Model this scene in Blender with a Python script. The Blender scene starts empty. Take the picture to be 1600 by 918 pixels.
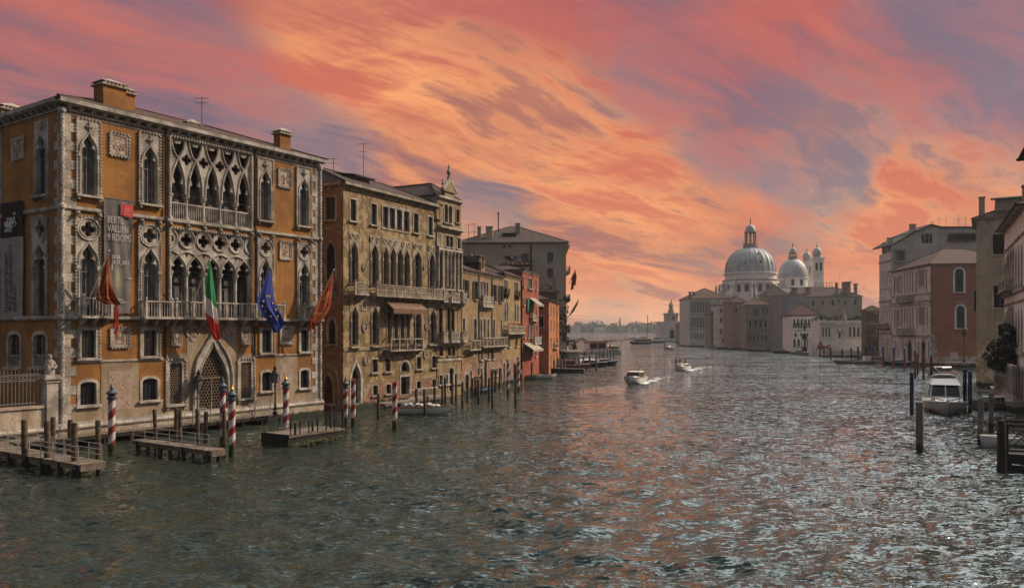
import bpy, bmesh, math, random
import numpy as np
from math import sin, cos, tan, pi, radians as R, sqrt, atan2, hypot, exp
from mathutils import Vector, Matrix, geometry
random.seed(7)
S = bpy.context.scene
C = S.collection

# ------------------------------------------------------------ camera
EYE, FOC, CX, HY = 9.0, 1227.0, 800.0, 515.0
cam = bpy.data.objects.new('camera', bpy.data.cameras.new('camera')); C.objects.link(cam)
cam.location = (0, 0, EYE); cam.rotation_euler = (R(90), 0, 0)
cam.data.sensor_width = 36; cam.data.lens = 36*FOC/1600; cam.data.shift_y = (HY-459)/1600
cam.data.clip_start = .5; cam.data.clip_end = 20000
S.camera = cam

# ------------------------------------------------------------ light, sky, exposure
SUN_AZ, SUN_EL = R(68), R(36)
SUN = Vector((sin(SUN_AZ)*cos(SUN_EL), cos(SUN_AZ)*cos(SUN_EL), sin(SUN_EL)))
sun = bpy.data.objects.new('sun', bpy.data.lights.new('sun', 'SUN')); C.objects.link(sun)
sun.data.energy = 4.4; sun.data.angle = R(.6); sun.data.color = (1, .81, .60)
sun.rotation_euler = SUN.to_track_quat('Z', 'Y').to_euler(); sun.location = (60, 20, 80)
S.view_settings.view_transform = 'Standard'; S.view_settings.look = 'None'
S.view_settings.exposure = 0; S.view_settings.gamma = 1; S.view_settings.use_curve_mapping = False
S.render.engine = 'CYCLES'
S.cycles.use_denoising = True
S.cycles.max_bounces = 6; S.cycles.diffuse_bounces = 2; S.cycles.glossy_bounces = 3
S.cycles.transparent_max_bounces = 8; S.cycles.volume_bounces = 0
S.cycles.sample_clamp_indirect = 4; S.cycles.caustics_reflective = False; S.cycles.caustics_refractive = False

class NT:
    """small helper to write node trees as expressions"""
    def __init__(s, tree): s.t = tree; s.n = tree.nodes; s.l = tree.links
    def put(s, sock, v):
        if isinstance(v, bpy.types.NodeSocket): s.l.new(v, sock)
        elif v is not None:
            try: sock.default_value = v
            except Exception: sock.default_value = (*v, 1) if len(v) == 3 else v
    def node(s, typ, ins=None, **kw):
        n = s.n.new(typ)
        for k, v in kw.items(): setattr(n, k, v)
        for k, v in (ins or {}).items(): s.put(n.inputs[k], v)
        return n
    def math(s, op, a, b=None, c=None, clamp=False):
        n = s.n.new('ShaderNodeMath'); n.operation = op; n.use_clamp = clamp
        s.put(n.inputs[0], a); s.put(n.inputs[1], b); s.put(n.inputs[2], c)
        return n.outputs[0]
    def vmath(s, op, a, b=None, out=0):
        n = s.n.new('ShaderNodeVectorMath'); n.operation = op
        s.put(n.inputs[0], a)
        if b is not None: s.put(n.inputs[1], b)
        return n.outputs[out]
    def ramp(s, f, lo, hi, a=0., b=1.):
        n = s.n.new('ShaderNodeMapRange'); n.interpolation_type = 'SMOOTHSTEP'
        for i, v in enumerate((f, lo, hi, a, b)): s.put(n.inputs[i], v)
        return n.outputs[0]
    def mix(s, f, a, b, mode='MIX'):
        n = s.n.new('ShaderNodeMix'); n.data_type = 'RGBA'; n.blend_type = mode
        s.put(n.inputs[0], f); s.put(n.inputs[6], a); s.put(n.inputs[7], b)
        return n.outputs[2]
    def noise(s, vec, scale, detail=4, rough=.55, dist=0., out=0):
        n = s.n.new('ShaderNodeTexNoise')
        s.put(n.inputs['Vector'], vec); n.inputs['Scale'].default_value = scale
        n.inputs['Detail'].default_value = detail; n.inputs['Roughness'].default_value = rough
        n.inputs['Distortion'].default_value = dist
        return n.outputs[out]
    def mapv(s, vec, scale=(1, 1, 1), rot=(0, 0, 0), loc=(0, 0, 0)):
        n = s.n.new('ShaderNodeMapping'); s.put(n.inputs[0], vec)
        n.inputs['Scale'].default_value = scale; n.inputs['Rotation'].default_value = rot
        n.inputs['Location'].default_value = loc
        return n.outputs[0]

def pxdir(px, py):
    return Vector(((px-CX)/FOC, 1, (HY-py)/FOC)).normalized()

def build_world():
    w = bpy.data.worlds.new('World'); S.world = w; w.use_nodes = True
    t = NT(w.node_tree); t.n.clear()
    sky = t.node('ShaderNodeTexSky', sky_type='NISHITA', sun_disc=False)
    sky.sun_elevation = SUN_EL; sky.sun_rotation = SUN_AZ
    bg_sky = t.node('ShaderNodeBackground', {'Color': sky.outputs[0], 'Strength': .07})
    d = t.node('ShaderNodeTexCoord').outputs['Generated']
    sx = t.node('ShaderNodeSeparateXYZ', {0: d}).outputs
    x, y, z = sx[0], sx[1], sx[2]
    zc = t.math('ADD', t.math('MAXIMUM', z, 0.), .16)
    p = t.node('ShaderNodeCombineXYZ', {0: t.math('DIVIDE', x, zc), 1: t.math('DIVIDE', y, zc)}).outputs[0]
    # warp a little, then stretch the cloud sheet along its wind direction
    wob = t.vmath('SCALE', t.vmath('SUBTRACT', t.noise(p, .7, 3, .55, out=1), (.5, .5, .5)))
    wob.node.inputs['Scale'].default_value = .55
    pw = t.vmath('ADD', p, wob)
    def streak(sa, sc, rot, loc=(0, 0, 0)):
        # wind axis at azimuth rot from +Y towards +X becomes the local Y axis
        return t.mapv(t.mapv(pw, rot=(0, 0, rot)), scale=(sc, sa, 1), loc=loc)
    n_big = t.noise(streak(.38, .95, R(40), (3.1, 1.7, 0)), 1.0, 6, .58)
    n_mid = t.noise(streak(.55, 2.2, R(42), (1.3, 4.2, 2)), 1.0, 9, .60, .1)
    n_fin = t.noise(streak(1.5, 6.5, R(45), (5.3, .2, 5)), 1.0, 9, .66, .1)
    n_rip = t.noise(streak(8.0, 3.4, R(28), (.3, .2, 9)), 1.0, 4, .55, .3)
    def blob(px, py, rad, hard=.12):
        v = pxdir(px, py)
        return t.ramp(t.vmath('DOT_PRODUCT', d, v, out=1), cos(rad), cos(rad*hard))
    def add(*bs):
        r = bs[0]
        for b in bs[1:]: r = t.math('ADD', r, b)
        return r
    mul = lambda a, k: t.math('MULTIPLY', a, k)
    # colour of the lit cloud by height above the horizon
    c = t.mix(t.ramp(z, .0, .09), (.82, .40, .19, 1), (.68, .20, .10, 1))
    c = t.mix(t.ramp(z, .06, .26), c, (.60, .128, .080, 1))
    c = t.mix(t.ramp(z, .24, .40), c, (.47, .120, .110, 1))
    tex = add(mul(n_mid, .50), mul(n_fin, .48), mul(n_rip, .12), -.03)          # about .52 +- .07
    # warm glow: long band from upper left to the right horizon and a second one on the right
    glow = add(blob(560, 170, .20), blob(720, 235, .20), blob(880, 260, .18), blob(1010, 330, .16), blob(640, 330, .13), blob(1310, 255, .13), blob(1430, 320, .13), blob(1560, 350, .12), blob(930, 440, .12))
    glow = t.math('MULTIPLY', t.math('MINIMUM', glow, 1.25), t.ramp(add(tex, mul(n_big, .5)), .66, .84))
    c = t.mix(t.math('MINIMUM', mul(glow, 1.0), .96), c, (1.0, .40, .155, 1))
    # soft red-mauve bodies and darker streaks between the lit edges
    dk = t.ramp(add(mul(n_big, .55), mul(n_mid, .55)), .50, .66)
    c = t.mix(mul(dk, .62), c, t.mix(t.ramp(z, .05, .25), (.42, .15, .105, 1), (.30, .075, .080, 1)))
    dk = t.ramp(tex, .505, .60)
    c = t.mix(mul(dk, .66), c, (.30, .105, .115, 1))
    lt = t.ramp(tex, .54, .38)
    c = t.mix(mul(lt, .24), c, (.88, .26, .14, 1))
    # blue grey openings
    bl = add(mul(n_big, .95), mul(n_mid, .50), mul(n_fin, .30))            # about .88 +- .1
    hole = add(blob(40, 100, .24), blob(180, 160, .22), blob(330, 215, .16), blob(500, 240, .10), blob(1140, 130, .15), blob(1000, 75, .13), blob(1280, 215, .09), blob(1590, 60, .26),
               blob(1275, 325, .08), blob(760, 345, .08), blob(960, 480, .06), blob(1180, 185, .12), blob(1450, 60, .12))
    f = t.ramp(add(bl, mul(t.math('MINIMUM', hole, 1.15), .24)), .92, 1.26)
    c = t.mix(mul(f, .80), c, t.mix(t.ramp(z, .05, .22), (.29, .245, .205, 1), t.mix(t.ramp(tex, .45, .6), (.24, .165, .21, 1), (.15, .135, .19, 1))))
    # unseen sky overhead and behind: added greys that light the water and walls
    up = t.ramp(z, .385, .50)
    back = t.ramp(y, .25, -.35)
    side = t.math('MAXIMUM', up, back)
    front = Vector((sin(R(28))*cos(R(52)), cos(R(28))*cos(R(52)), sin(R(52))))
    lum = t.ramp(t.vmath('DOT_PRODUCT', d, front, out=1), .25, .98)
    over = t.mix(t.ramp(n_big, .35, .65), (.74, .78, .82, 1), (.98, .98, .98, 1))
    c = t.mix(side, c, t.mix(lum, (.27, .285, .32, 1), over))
    # bright lobe added to the unseen sky for silver glints on the water
    glint_lobe = Vector((sin(R(40))*cos(R(48)), cos(R(40))*cos(R(48)), sin(R(48))))
    c = t.mix(t.ramp(t.vmath('DOT_PRODUCT', d, glint_lobe, out=1), cos(R(26)), cos(R(5))), c, (8., 7.9, 7.6, 1))
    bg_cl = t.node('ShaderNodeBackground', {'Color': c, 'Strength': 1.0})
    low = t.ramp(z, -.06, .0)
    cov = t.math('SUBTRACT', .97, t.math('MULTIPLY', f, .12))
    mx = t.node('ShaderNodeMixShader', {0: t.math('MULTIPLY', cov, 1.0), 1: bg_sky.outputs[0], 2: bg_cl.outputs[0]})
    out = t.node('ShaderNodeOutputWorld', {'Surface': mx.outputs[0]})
build_world()

# ------------------------------------------------------------ mesh builder
class MB:
    def __init__(s): s.v = []; s.f = []; s.m = []; s.uv = {}
    def add(s, vs, fs, mi=0):
        o = len(s.v); s.v.extend(vs)
        for f in fs: s.f.append([i+o for i in f]); s.m.append(mi)
    def box(s, x0, x1, y0, y1, z0, z1, mi=0):
        s.add([(x0, y0, z0), (x1, y0, z0), (x1, y1, z0), (x0, y1, z0), (x0, y0, z1), (x1, y0, z1), (x1, y1, z1), (x0, y1, z1)],
              [(0, 3, 2, 1), (4, 5, 6, 7), (0, 1, 5, 4), (1, 2, 6, 5), (2, 3, 7, 6), (3, 0, 4, 7)], mi)
        return s
    def hexa(s, b, t, mi=0):
        """b, t: four bottom and four top points"""
        s.add(list(b)+list(t), [(0, 3, 2, 1), (4, 5, 6, 7), (0, 1, 5, 4), (1, 2, 6, 5), (2, 3, 7, 6), (3, 0, 4, 7)], mi)
        return s
    def beam(s, a, b, w, h=None, mi=0):
        a, b = Vector(a), Vector(b); h = h or w
        d = (b-a).normalized(); up = Vector((0, 0, 1))
        if abs(d.z) > .95: up = Vector((0, 1, 0))
        r = d.cross(up).normalized()*w/2; u = r.cross(d).normalized()*h/2
        s.hexa([a-r-u, a+r-u, a+r+u, a-r+u], [b-r-u, b+r-u, b+r+u, b-r+u], mi)
        return s
    def tube(s, pts, r, n=6, closed=False, mi=0, caps=True):
        pts = [Vector(p) for p in pts]; k = len(pts)
        rs = r if isinstance(r, (list, tuple)) else [r]*k
        o = len(s.v); ref = None
        for i, p in enumerate(pts):
            if closed: d = pts[(i+1) % k]-pts[i-1]
            else: d = pts[min(i+1, k-1)]-pts[max(i-1, 0)]
            if d.length < 1e-9: d = Vector((0, 0, 1))
            d.normalize()
            if ref is None:
                ref = Vector((0, 1, 0)) if abs(d.y) < .9 else Vector((1, 0, 0))
            a = (ref-d*ref.dot(d))
            if a.length < 1e-6: a = d.orthogonal()
            a.normalize(); b = d.cross(a); ref = a
            for j in range(n):
                an = 2*pi*j/n
                s.v.append(tuple(p+a*cos(an)*rs[i]+b*sin(an)*rs[i]))
        for i in range(k if closed else k-1):
            i2 = (i+1) % k
            for j in range(n):
                j2 = (j+1) % n
                s.f.append([o+i*n+j, o+i*n+j2, o+i2*n+j2, o+i2*n+j]); s.m.append(mi)
        if caps and not closed:
            s.f.append([o+j for j in range(n)][::-1]); s.m.append(mi)
            s.f.append([o+(k-1)*n+j for j in range(n)]); s.m.append(mi)
        return s
    def lathe(s, prof, n=12, c=(0, 0, 0), mi=0, a0=0., sx=1, sy=1):
        o = len(s.v); k = len(prof)
        for r, z in prof:
            for j in range(n):
                an = a0+2*pi*j/n
                s.v.append((c[0]+r*cos(an)*sx, c[1]+r*sin(an)*sy, c[2]+z))
        for i in range(k-1):
            for j in range(n):
                j2 = (j+1) % n
                s.f.append([o+i*n+j, o+i*n+j2, o+(i+1)*n+j2, o+(i+1)*n+j]); s.m.append(mi)
        s.f.append([o+j for j in range(n)][::-1]); s.m.append(mi)
        s.f.append([o+(k-1)*n+j for j in range(n)]); s.m.append(mi)
        return s
    def plate(s, loops, y0, y1, mi=0, back=False, sides=True):
        """solid slab in the x-z plane, first loop outer, others holes; y0 front, y1 back"""
        co, ed = [], []
        for lp in loops:
            o = len(co); n = len(lp)
            co += [Vector((p[0], p[1])) for p in lp]
            ed += [(o+i, o+(i+1) % n) for i in range(n)]
        vs, es, fs, *_ = geometry.delaunay_2d_cdt(co, ed, [], 0, 1e-5)
        if len(fs):                                     # keep what lies inside an odd number of loops
            tri = [f for f in fs if len(f) == 3]
            cx = np.array([(vs[a].x+vs[b].x+vs[c].x)/3 for a, b, c in tri]); cz = np.array([(vs[a].y+vs[b].y+vs[c].y)/3 for a, b, c in tri])
            par = np.zeros(len(tri), bool)
            for lp in loops:
                a = np.array([(p[0], p[1]) for p in lp]); b = np.roll(a, 1, 0)
                up = (a[:, 1][:, None] > cz) != (b[:, 1][:, None] > cz)
                dz = (b[:, 1]-a[:, 1])[:, None]; dz = np.where(abs(dz) < 1e-12, 1e-12, dz)
                xi = (b[:, 0]-a[:, 0])[:, None]*(cz-a[:, 1][:, None])/dz+a[:, 0][:, None]
                par ^= ((up & (cx < xi)).sum(0) % 2).astype(bool)
            fs = [f for f, k in zip(tri, par) if k]
        s.add([(v.x, y0, v.y) for v in vs], [list(f) for f in fs], mi)
        if back: s.add([(v.x, y1, v.y) for v in vs], [list(f)[::-1] for f in fs], mi)
        if sides:
            for lp in loops:
                n = len(lp)
                s.add([(p[0], y0, p[1]) for p in lp]+[(p[0], y1, p[1]) for p in lp],
                      [(i, (i+1) % n, n+(i+1) % n, n+i) for i in range(n)], mi)
        return s
    def quad(s, pts, mi=0, uv=None):
        s.add(pts, [tuple(range(len(pts)))], mi)
        if uv: s.uv[len(s.f)-1] = uv
        return s
    def ball(s, c, r, n=8, m=6, mi=0):
        if not isinstance(r, (tuple, list)): r = (r, r, r)
        o = len(s.v)
        for i in range(1, m):
            th = pi*i/m
            for j in range(n):
                an = 2*pi*j/n
                s.v.append((c[0]+r[0]*sin(th)*cos(an), c[1]+r[1]*sin(th)*sin(an), c[2]+r[2]*cos(th)))
        s.v.append((c[0], c[1], c[2]+r[2])); s.v.append((c[0], c[1], c[2]-r[2]))
        t, b = len(s.v)-2, len(s.v)-1
        for i in range(m-2):
            for j in range(n):
                j2 = (j+1) % n
                s.f.append([o+i*n+j, o+(i+1)*n+j, o+(i+1)*n+j2, o+i*n+j2]); s.m.append(mi)
        for j in range(n):
            j2 = (j+1) % n
            s.f.append([t, o+j, o+j2]); s.m.append(mi)
            s.f.append([b, o+(m-2)*n+j2, o+(m-2)*n+j]); s.m.append(mi)
        return s
    def mesh(s, name, mats, smooth=False):
        me = bpy.data.meshes.new(name)
        me.from_pydata([tuple(v) for v in s.v], [], s.f)
        for m in (mats if isinstance(mats, (list, tuple)) else [mats]): me.materials.append(m)
        if any(s.m): me.polygons.foreach_set('material_index', s.m)
        if s.uv:
            ul = me.uv_layers.new(name='UVMap')
            for fi, uv in s.uv.items():
                for li, c in zip(me.polygons[fi].loop_indices, uv): ul.data[li].uv = c
        if smooth:
            me.polygons.foreach_set('use_smooth', [True]*len(me.polygons))
            try: me.set_sharp_from_angle(angle=R(40))
            except Exception: pass
        me.update()
        return me
    def build(s, name, mats, parent=None, loc=None, rz=0., smooth=False):
        o = bpy.data.objects.new(name, s.mesh(name, mats, smooth)); C.objects.link(o)
        if parent is not None: o.parent = parent
        if loc is not None: o.location = loc
        if rz: o.rotation_euler = (0, 0, rz)
        return o

def tag(o, label=None, cat=None, group=None, kind=None):
    if label: o['label'] = label
    if cat: o['category'] = cat
    if group: o['group'] = group
    if kind: o['kind'] = kind
    return o
def thing(name, label, cat, loc=(0, 0, 0), rz=0., group=None):
    o = bpy.data.objects.new(name, None); C.objects.link(o)
    o.location = loc; o.rotation_euler = (0, 0, rz); o.empty_display_size = .3
    return tag(o, label, cat, group)
def dup(root, loc, rz=0., label=None, group=None, scale=None):
    r = root.copy(); C.objects.link(r); r.location = loc; r.rotation_euler = (0, 0, rz)
    if label: r['label'] = label
    if group: r['group'] = group
    if scale: r.scale = scale
    def rec(src, dst):
        for ch in list(src.children):
            c = ch.copy(); C.objects.link(c); c.parent = dst; rec(ch, c)
    rec(root, r)
    return r
def wat(px, py, z=0.):
    """point at height z seen at that place of the photograph"""
    Y = (EYE-z)*FOC/(py-HY)
    return Vector(((px-CX)/FOC*Y, Y, z))
def at(px, py, Y):
    return Vector(((px-CX)/FOC*Y, Y, EYE+(HY-py)/FOC*Y))
# ------------------------------------------------------------ materials
def mat(name, col, col2=None, scale=.5, fine=.25, streak=.0, rough=.85, bump=.15, bscale=14., tide=None, spec=.3, metal=0., patch=None, contrast=(.38, .62)):
    """weathered surface: two tones in soft patches, fine grain, rain streaks, bare patches, a tide mark at the waterline"""
    m = bpy.data.materials.new(name); m.use_nodes = True
    t = NT(m.node_tree); b = t.n['Principled BSDF']
    pos = t.node('ShaderNodeNewGeometry').outputs['Position']
    c = (*col, 1)
    col2 = col2 or tuple(x*.62 for x in col)
    c = t.mix(t.ramp(t.noise(pos, scale, 6, .62), *contrast), c, (*col2, 1))
    if patch:                                   # (colour, threshold, scale)
        pc, th, ps = patch
        c = t.mix(t.ramp(t.noise(pos, ps, 7, .66, .4), th, th+.035), c, t.mix(t.noise(pos, 5., 3), tuple(x*.65 for x in pc)+(1,), (*pc, 1)))
    if streak:
        n = t.noise(t.mapv(pos, scale=(2.2, 2.2, .12)), 1., 5, .65)
        c = t.mix(t.math('MULTIPLY', t.ramp(n, .48, .72), streak), c, tuple(x*.28 for x in col)+(1,))
    if fine:
        n = t.noise(pos, bscale*.5, 5, .7)
        g = t.ramp(n, .25, .75, 1-fine, 1+fine)
        c = t.mix(1., c, t.node('ShaderNodeCombineXYZ', {0: g, 1: g, 2: g}).outputs[0], 'MULTIPLY')
    if tide:
        z = t.node('ShaderNodeSeparateXYZ', {0: pos}).outputs[2]
        zz = t.math('ADD', z, t.math('MULTIPLY', t.math('SUBTRACT', t.noise(pos, 1.3, 4), .5), tide*1.2))
        c = t.mix(t.ramp(zz, tide*.55, tide), (.02, .024, .012, 1), c)
    t.put(b.inputs['Base Color'], c)
    b.inputs['Roughness'].default_value = rough; b.inputs['Metallic'].default_value = metal
    b.inputs['Specular IOR Level'].default_value = spec
    if bump:
        bn = t.node('ShaderNodeBump', {'Strength': bump, 'Distance': .06, 'Height': t.noise(pos, bscale, 5, .65)})
        t.put(b.inputs['Normal'], bn.outputs[0])
    return m

def brickmat(name, c1, c2, mortar, plaster=None, th=.5, tide=.7, scale=1.):
    """brick with plaster left on it in patches; uses the wall's own metres (x along, z up)"""
    m = bpy.data.materials.new(name); m.use_nodes = True
    t = NT(m.node_tree); b = t.n['Principled BSDF']
    ob = t.node('ShaderNodeTexCoord').outputs['Object']
    pos = t.node('ShaderNodeNewGeometry').outputs['Position']
    q = t.node('ShaderNodeSeparateXYZ', {0: ob}).outputs
    uv = t.node('ShaderNodeCombineXYZ', {0: q[0], 1: q[2]}).outputs[0]
    br = t.node('ShaderNodeTexBrick', {'Vector': uv, 'Color1': (*c1, 1), 'Color2': (*c2, 1), 'Mortar': (*mortar, 1)})
    br.inputs['Scale'].default_value = scale; br.inputs['Brick Width'].default_value = .5; br.inputs['Row Height'].default_value = .16
    br.inputs['Mortar Size'].default_value = .02
    c = br.outputs[0]
    g = t.ramp(t.noise(pos, .8, 6, .65), .3, .7, .55, 1.25)
    c = t.mix(1., c, t.node('ShaderNodeCombineXYZ', {0: g, 1: g, 2: g}).outputs[0], 'MULTIPLY')
    hgt = br.outputs[1]
    if plaster:
        n = t.noise(pos, .55, 8, .68, .5)
        pm = t.ramp(n, th, th+.03)
        pcol = t.mix(t.ramp(t.noise(pos, 1.1, 6, .65), .35, .65), (*plaster, 1), tuple(x*.6 for x in plaster)+(1,))
        c = t.mix(pm, c, pcol)
        hgt = t.math('ADD', pm, t.math('MULTIPLY', t.noise(pos, 9., 5, .7), .5))
    if tide:
        zz = t.math('ADD', t.node('ShaderNodeSeparateXYZ', {0: pos}).outputs[2], t.math('MULTIPLY', t.math('SUBTRACT', t.noise(pos, 1.3, 4), .5), tide*1.2))
        c = t.mix(t.ramp(zz, tide*.55, tide), (.02, .024, .012, 1), c)
    t.put(b.inputs['Base Color'], c); b.inputs['Roughness'].default_value = .9; b.inputs['Specular IOR Level'].default_value = .2
    bn = t.node('ShaderNodeBump', {'Strength': .35, 'Distance': .05, 'Height': hgt})
    t.put(b.inputs['Normal'], bn.outputs[0])
    return m

def tilemat(name, c1=(.17, .075, .05), c2=(.075, .045, .038)):
    """Roman tiles: rows of half-round ridges running down the slope (UV in metres, v down the slope)"""
    m = bpy.data.materials.new(name); m.use_nodes = True
    t = NT(m.node_tree); b = t.n['Principled BSDF']
    uv = t.node('ShaderNodeUVMap').outputs[0]
    pos = t.node('ShaderNodeNewGeometry').outputs['Position']
    br = t.node('ShaderNodeTexBrick', {'Vector': uv, 'Color1': (*c1, 1), 'Color2': (*c2, 1), 'Mortar': (.02, .015, .013, 1)}, offset=.0)
    br.inputs['Scale'].default_value = 1; br.inputs['Brick Width'].default_value = .28; br.inputs['Row Height'].default_value = .42
    br.inputs['Mortar Size'].default_value = .035; br.inputs['Mortar Smooth'].default_value = .6
    n = t.noise(pos, 1.2, 6, .7)
    c = t.mix(t.ramp(n, .42, .66), br.outputs[0], (.062, .054, .045, 1))
    g = t.ramp(t.noise(pos, 7., 4, .7), .2, .8, .5, 1.5)
    c = t.mix(1., c, t.node('ShaderNodeCombineXYZ', {0: g, 1: g, 2: g}).outputs[0], 'MULTIPLY')
    t.put(b.inputs['Base Color'], c); b.inputs['Roughness'].default_value = .9; b.inputs['Specular IOR Level'].default_value = .15
    w = t.math('ABSOLUTE', t.math('SINE', t.math('MULTIPLY', t.node('ShaderNodeSeparateXYZ', {0: uv}).outputs[0], pi/.28)))
    bn = t.node('ShaderNodeBump', {'Strength': .9, 'Distance': .12, 'Height': t.math('ADD', w, t.math('MULTIPLY', n, .6))})
    t.put(b.inputs['Normal'], bn.outputs[0])
    return m

def flat(name, col, rough=.6, spec=.4, metal=0., var=.15):
    return mat(name, col, tuple(x*(1-var*1.5) for x in col), scale=1.5, fine=var, rough=rough, bump=.03, spec=spec, metal=metal)

def glassmat(name, col=(.012, .014, .016), rough=.12):
    m = bpy.data.materials.new(name); m.use_nodes = True
    t = NT(m.node_tree); b = t.n['Principled BSDF']
    pos = t.node('ShaderNodeNewGeometry').outputs['Position']
    c = t.mix(t.ramp(t.noise(pos, .45, 3), .35, .7), (*col, 1), tuple(x*2.6 for x in col)+(1,))
    t.put(b.inputs['Base Color'], c); b.inputs['Roughness'].default_value = rough; b.inputs['Specular IOR Level'].default_value = .35
    bn = t.node('ShaderNodeBump', {'Strength': .04, 'Distance': .05, 'Height': t.noise(pos, 1.8, 2)})
    t.put(b.inputs['Normal'], bn.outputs[0])
    return m

M = {}
M['ochre'] = mat('ochre_plaster', (.31, .135, .031), (.19, .083, .022), .4, .2, .45, patch=((.36, .29, .22), .735, .5))
M['ochre_side'] = M['ochre']
M['istria'] = mat('white_stone', (.43, .375, .32), (.22, .19, .16), .8, .3, .5, bump=.3)
M['istria_wet'] = mat('white_stone_base', (.44, .36, .28), (.26, .19, .13), .7, .3, .5, bump=.3, tide=.75, patch=((.25, .11, .05), .66, .8))
M['grime'] = mat('grimed_stone', (.35, .285, .215), (.17, .135, .10), 1.1, .3, .5, bump=.3)
M['relief'] = mat('carved_stone', (.42, .33, .26), (.20, .13, .09), 2.6, .3, 0, bump=1.0, bscale=5.)
M['slab'] = mat('stone_slabs', (.32, .245, .165), (.22, .16, .105), .5, .2, .55, patch=((.27, .25, .24), .70, .35))
M['pinkpanel'] = mat('pink_marble', (.36, .27, .22), (.30, .2, .15), 1.2, .2, .2)
M['barbaro'] = mat('worn_tan_plaster', (.155, .102, .048), (.30, .215, .115), .9, .35, .45, bump=.5, bscale=7, patch=((.24, .125, .07), .60, .7), contrast=(.45, .56))
M['barbaro2'] = mat('worn_cream_plaster', (.29, .205, .11), (.19, .135, .075), .7, .3, .5, bump=.4)
M['barb_side'] = mat('dull_brown_plaster', (.24, .165, .115), (.19, .125, .085), .6, .2, .3)
M['tan'] = mat('tan_plaster', (.245, .16, .075), (.155, .10, .05), .5, .3, .45, bump=.4, patch=((.22, .115, .07), .64, .6))
M['ochre2'] = mat('ochre_tan_plaster', (.265, .175, .07), (.175, .115, .052), .6, .3, .4, bump=.4)
M['brickbase'] = brickmat('brick_and_plaster_base', (.26, .10, .055), (.17, .065, .04), (.25, .2, .15), (.30, .225, .15), .53)
M['red'] = mat('red_plaster', (.27, .06, .027), (.18, .043, .021), .7, .25, .35, bump=.3)
M['orange'] = mat('orange_plaster', (.37, .125, .026), (.26, .085, .02), .6, .22, .3)
M['grey'] = mat('grey_beige_plaster', (.33, .265, .205), (.27, .215, .165), .15, .1, .2)
M['gable'] = mat('pale_grey_render', (.42, .37, .325), (.32, .28, .25), .3, .15, .3)
M['rust'] = mat('rust_plaster', (.33, .14, .085), (.27, .11, .065), .35, .2, .12)
M['olive'] = mat('olive_grey_plaster', (.27, .23, .18), (.21, .18, .135), .5, .2, .35)
M['whitewall'] = mat('whitewashed_wall', (.74, .68, .63), (.60, .54, .49), .5, .15, .3)
M['palegrey'] = mat('pale_grey_plaster', (.60, .55, .50), (.42, .38, .345), .5, .2, .4, tide=.6)
M['darkhouse'] = mat('dark_brown_plaster', (.16, .115, .085), (.10, .075, .06), .4, .3, .4, tide=.6)
M['pinkhouse'] = mat('faded_rose_plaster', (.29, .205, .165), (.20, .145, .12), .5, .25, .4, tide=.6)
M['umber'] = mat('umber_plaster', (.29, .235, .19), (.19, .15, .125), .5, .25, .4, tide=.6)
M['scaff'] = flat('scaffold_sheeting', (.23, .23, .25), .7, .2, var=.1)
M['lead'] = mat('lead_roof', (.38, .38, .385), (.28, .28, .29), .25, .1, .35, rough=.55, bump=.08)
M['tile'] = tilemat('roof_tiles')
M['tile_d'] = tilemat('old_roof_tiles', (.12, .065, .05), (.06, .042, .038))
M['glass'] = glassmat('window_glass')
M['dark'] = flat('dark_interior', (.012, .011, .010), .8, .1)
M['curtain'] = mat('drawn_curtain', (.16, .155, .145), (.075, .075, .072), 1.2, .2, rough=.9)
M['redcurt'] = mat('red_brown_drape', (.10, .045, .035), (.05, .024, .02), 1.2, .2, rough=.9)
M['shut'] = flat('dark_green_shutter', (.018, .020, .017), .6, .3)
M['woodframe'] = flat('dark_window_wood', (.045, .035, .028), .6, .3)
M['greyframe'] = flat('grey_window_wood', (.16, .165, .16), .6, .3)
M['iron'] = flat('wrought_iron', (.02, .02, .022), .5, .4, .6)
M['palewood'] = flat('pale_painted_iron', (.34, .31, .28), .6, .3)
M['bars'] = flat('weathered_bronze_grille', (.21, .15, .10), .5, .4, .3)
M['post'] = mat('weathered_post_wood', (.11, .072, .045), (.05, .033, .022), 3., .35, .4, bump=.5, tide=.9)
M['greypost'] = mat('grey_post_wood', (.16, .145, .135), (.10, .09, .085), 3., .3, .4, bump=.5, tide=.9)
M['deck'] = mat('bleached_deck_planks', (.185, .14, .105), (.11, .083, .063), 1.6, .35, .1, bump=.5, bscale=9)
M['darkdeck'] = mat('tarred_timber', (.030, .024, .020), (.018, .015, .013), 1.6, .3, 0, bump=.4)
M['algae'] = mat('algae_covered_side', (.045, .055, .015), (.018, .018, .010), 3., .4, 0, bump=.8)
M['navy'] = flat('dark_blue_paint', (.012, .018, .085), .5, .4)
M['bluepaint'] = flat('mid_blue_paint', (.03, .075, .22), .5, .4)
M['redpaint'] = flat('red_paint', (.22, .018, .014), .5, .4)
M['hullwhite'] = flat('white_gelcoat', (.60, .58, .55), .3, .5, var=.06)
M['varnish'] = flat('varnished_wood', (.22, .075, .022), .25, .5)
M['hullblack'] = flat('black_lacquer', (.010, .010, .011), .25, .5)
M['hullgrey'] = flat('grey_hull_paint', (.32, .30, .28), .4, .4)
M['bluetarp'] = flat('blue_tarpaulin', (.02, .06, .20), .6, .3)
M['orangepaint'] = flat('orange_band_paint', (.55, .20, .03), .5, .4)
M['cream'] = flat('cream_paint', (.52, .45, .35), .5, .4)
M['canvas'] = flat('brown_awning_canvas', (.15, .082, .050), .8, .2)
M['stripecanvas'] = flat('pale_awning_canvas', (.27, .23, .17), .8, .2)
M['gold'] = flat('gilded_metal', (.65, .36, .06), .3, .5, .8)
M['leaf'] = mat('foliage_leaves', (.055, .080, .020), (.025, .042, .012), 1.2, .4, rough=.6, bump=0)
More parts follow.
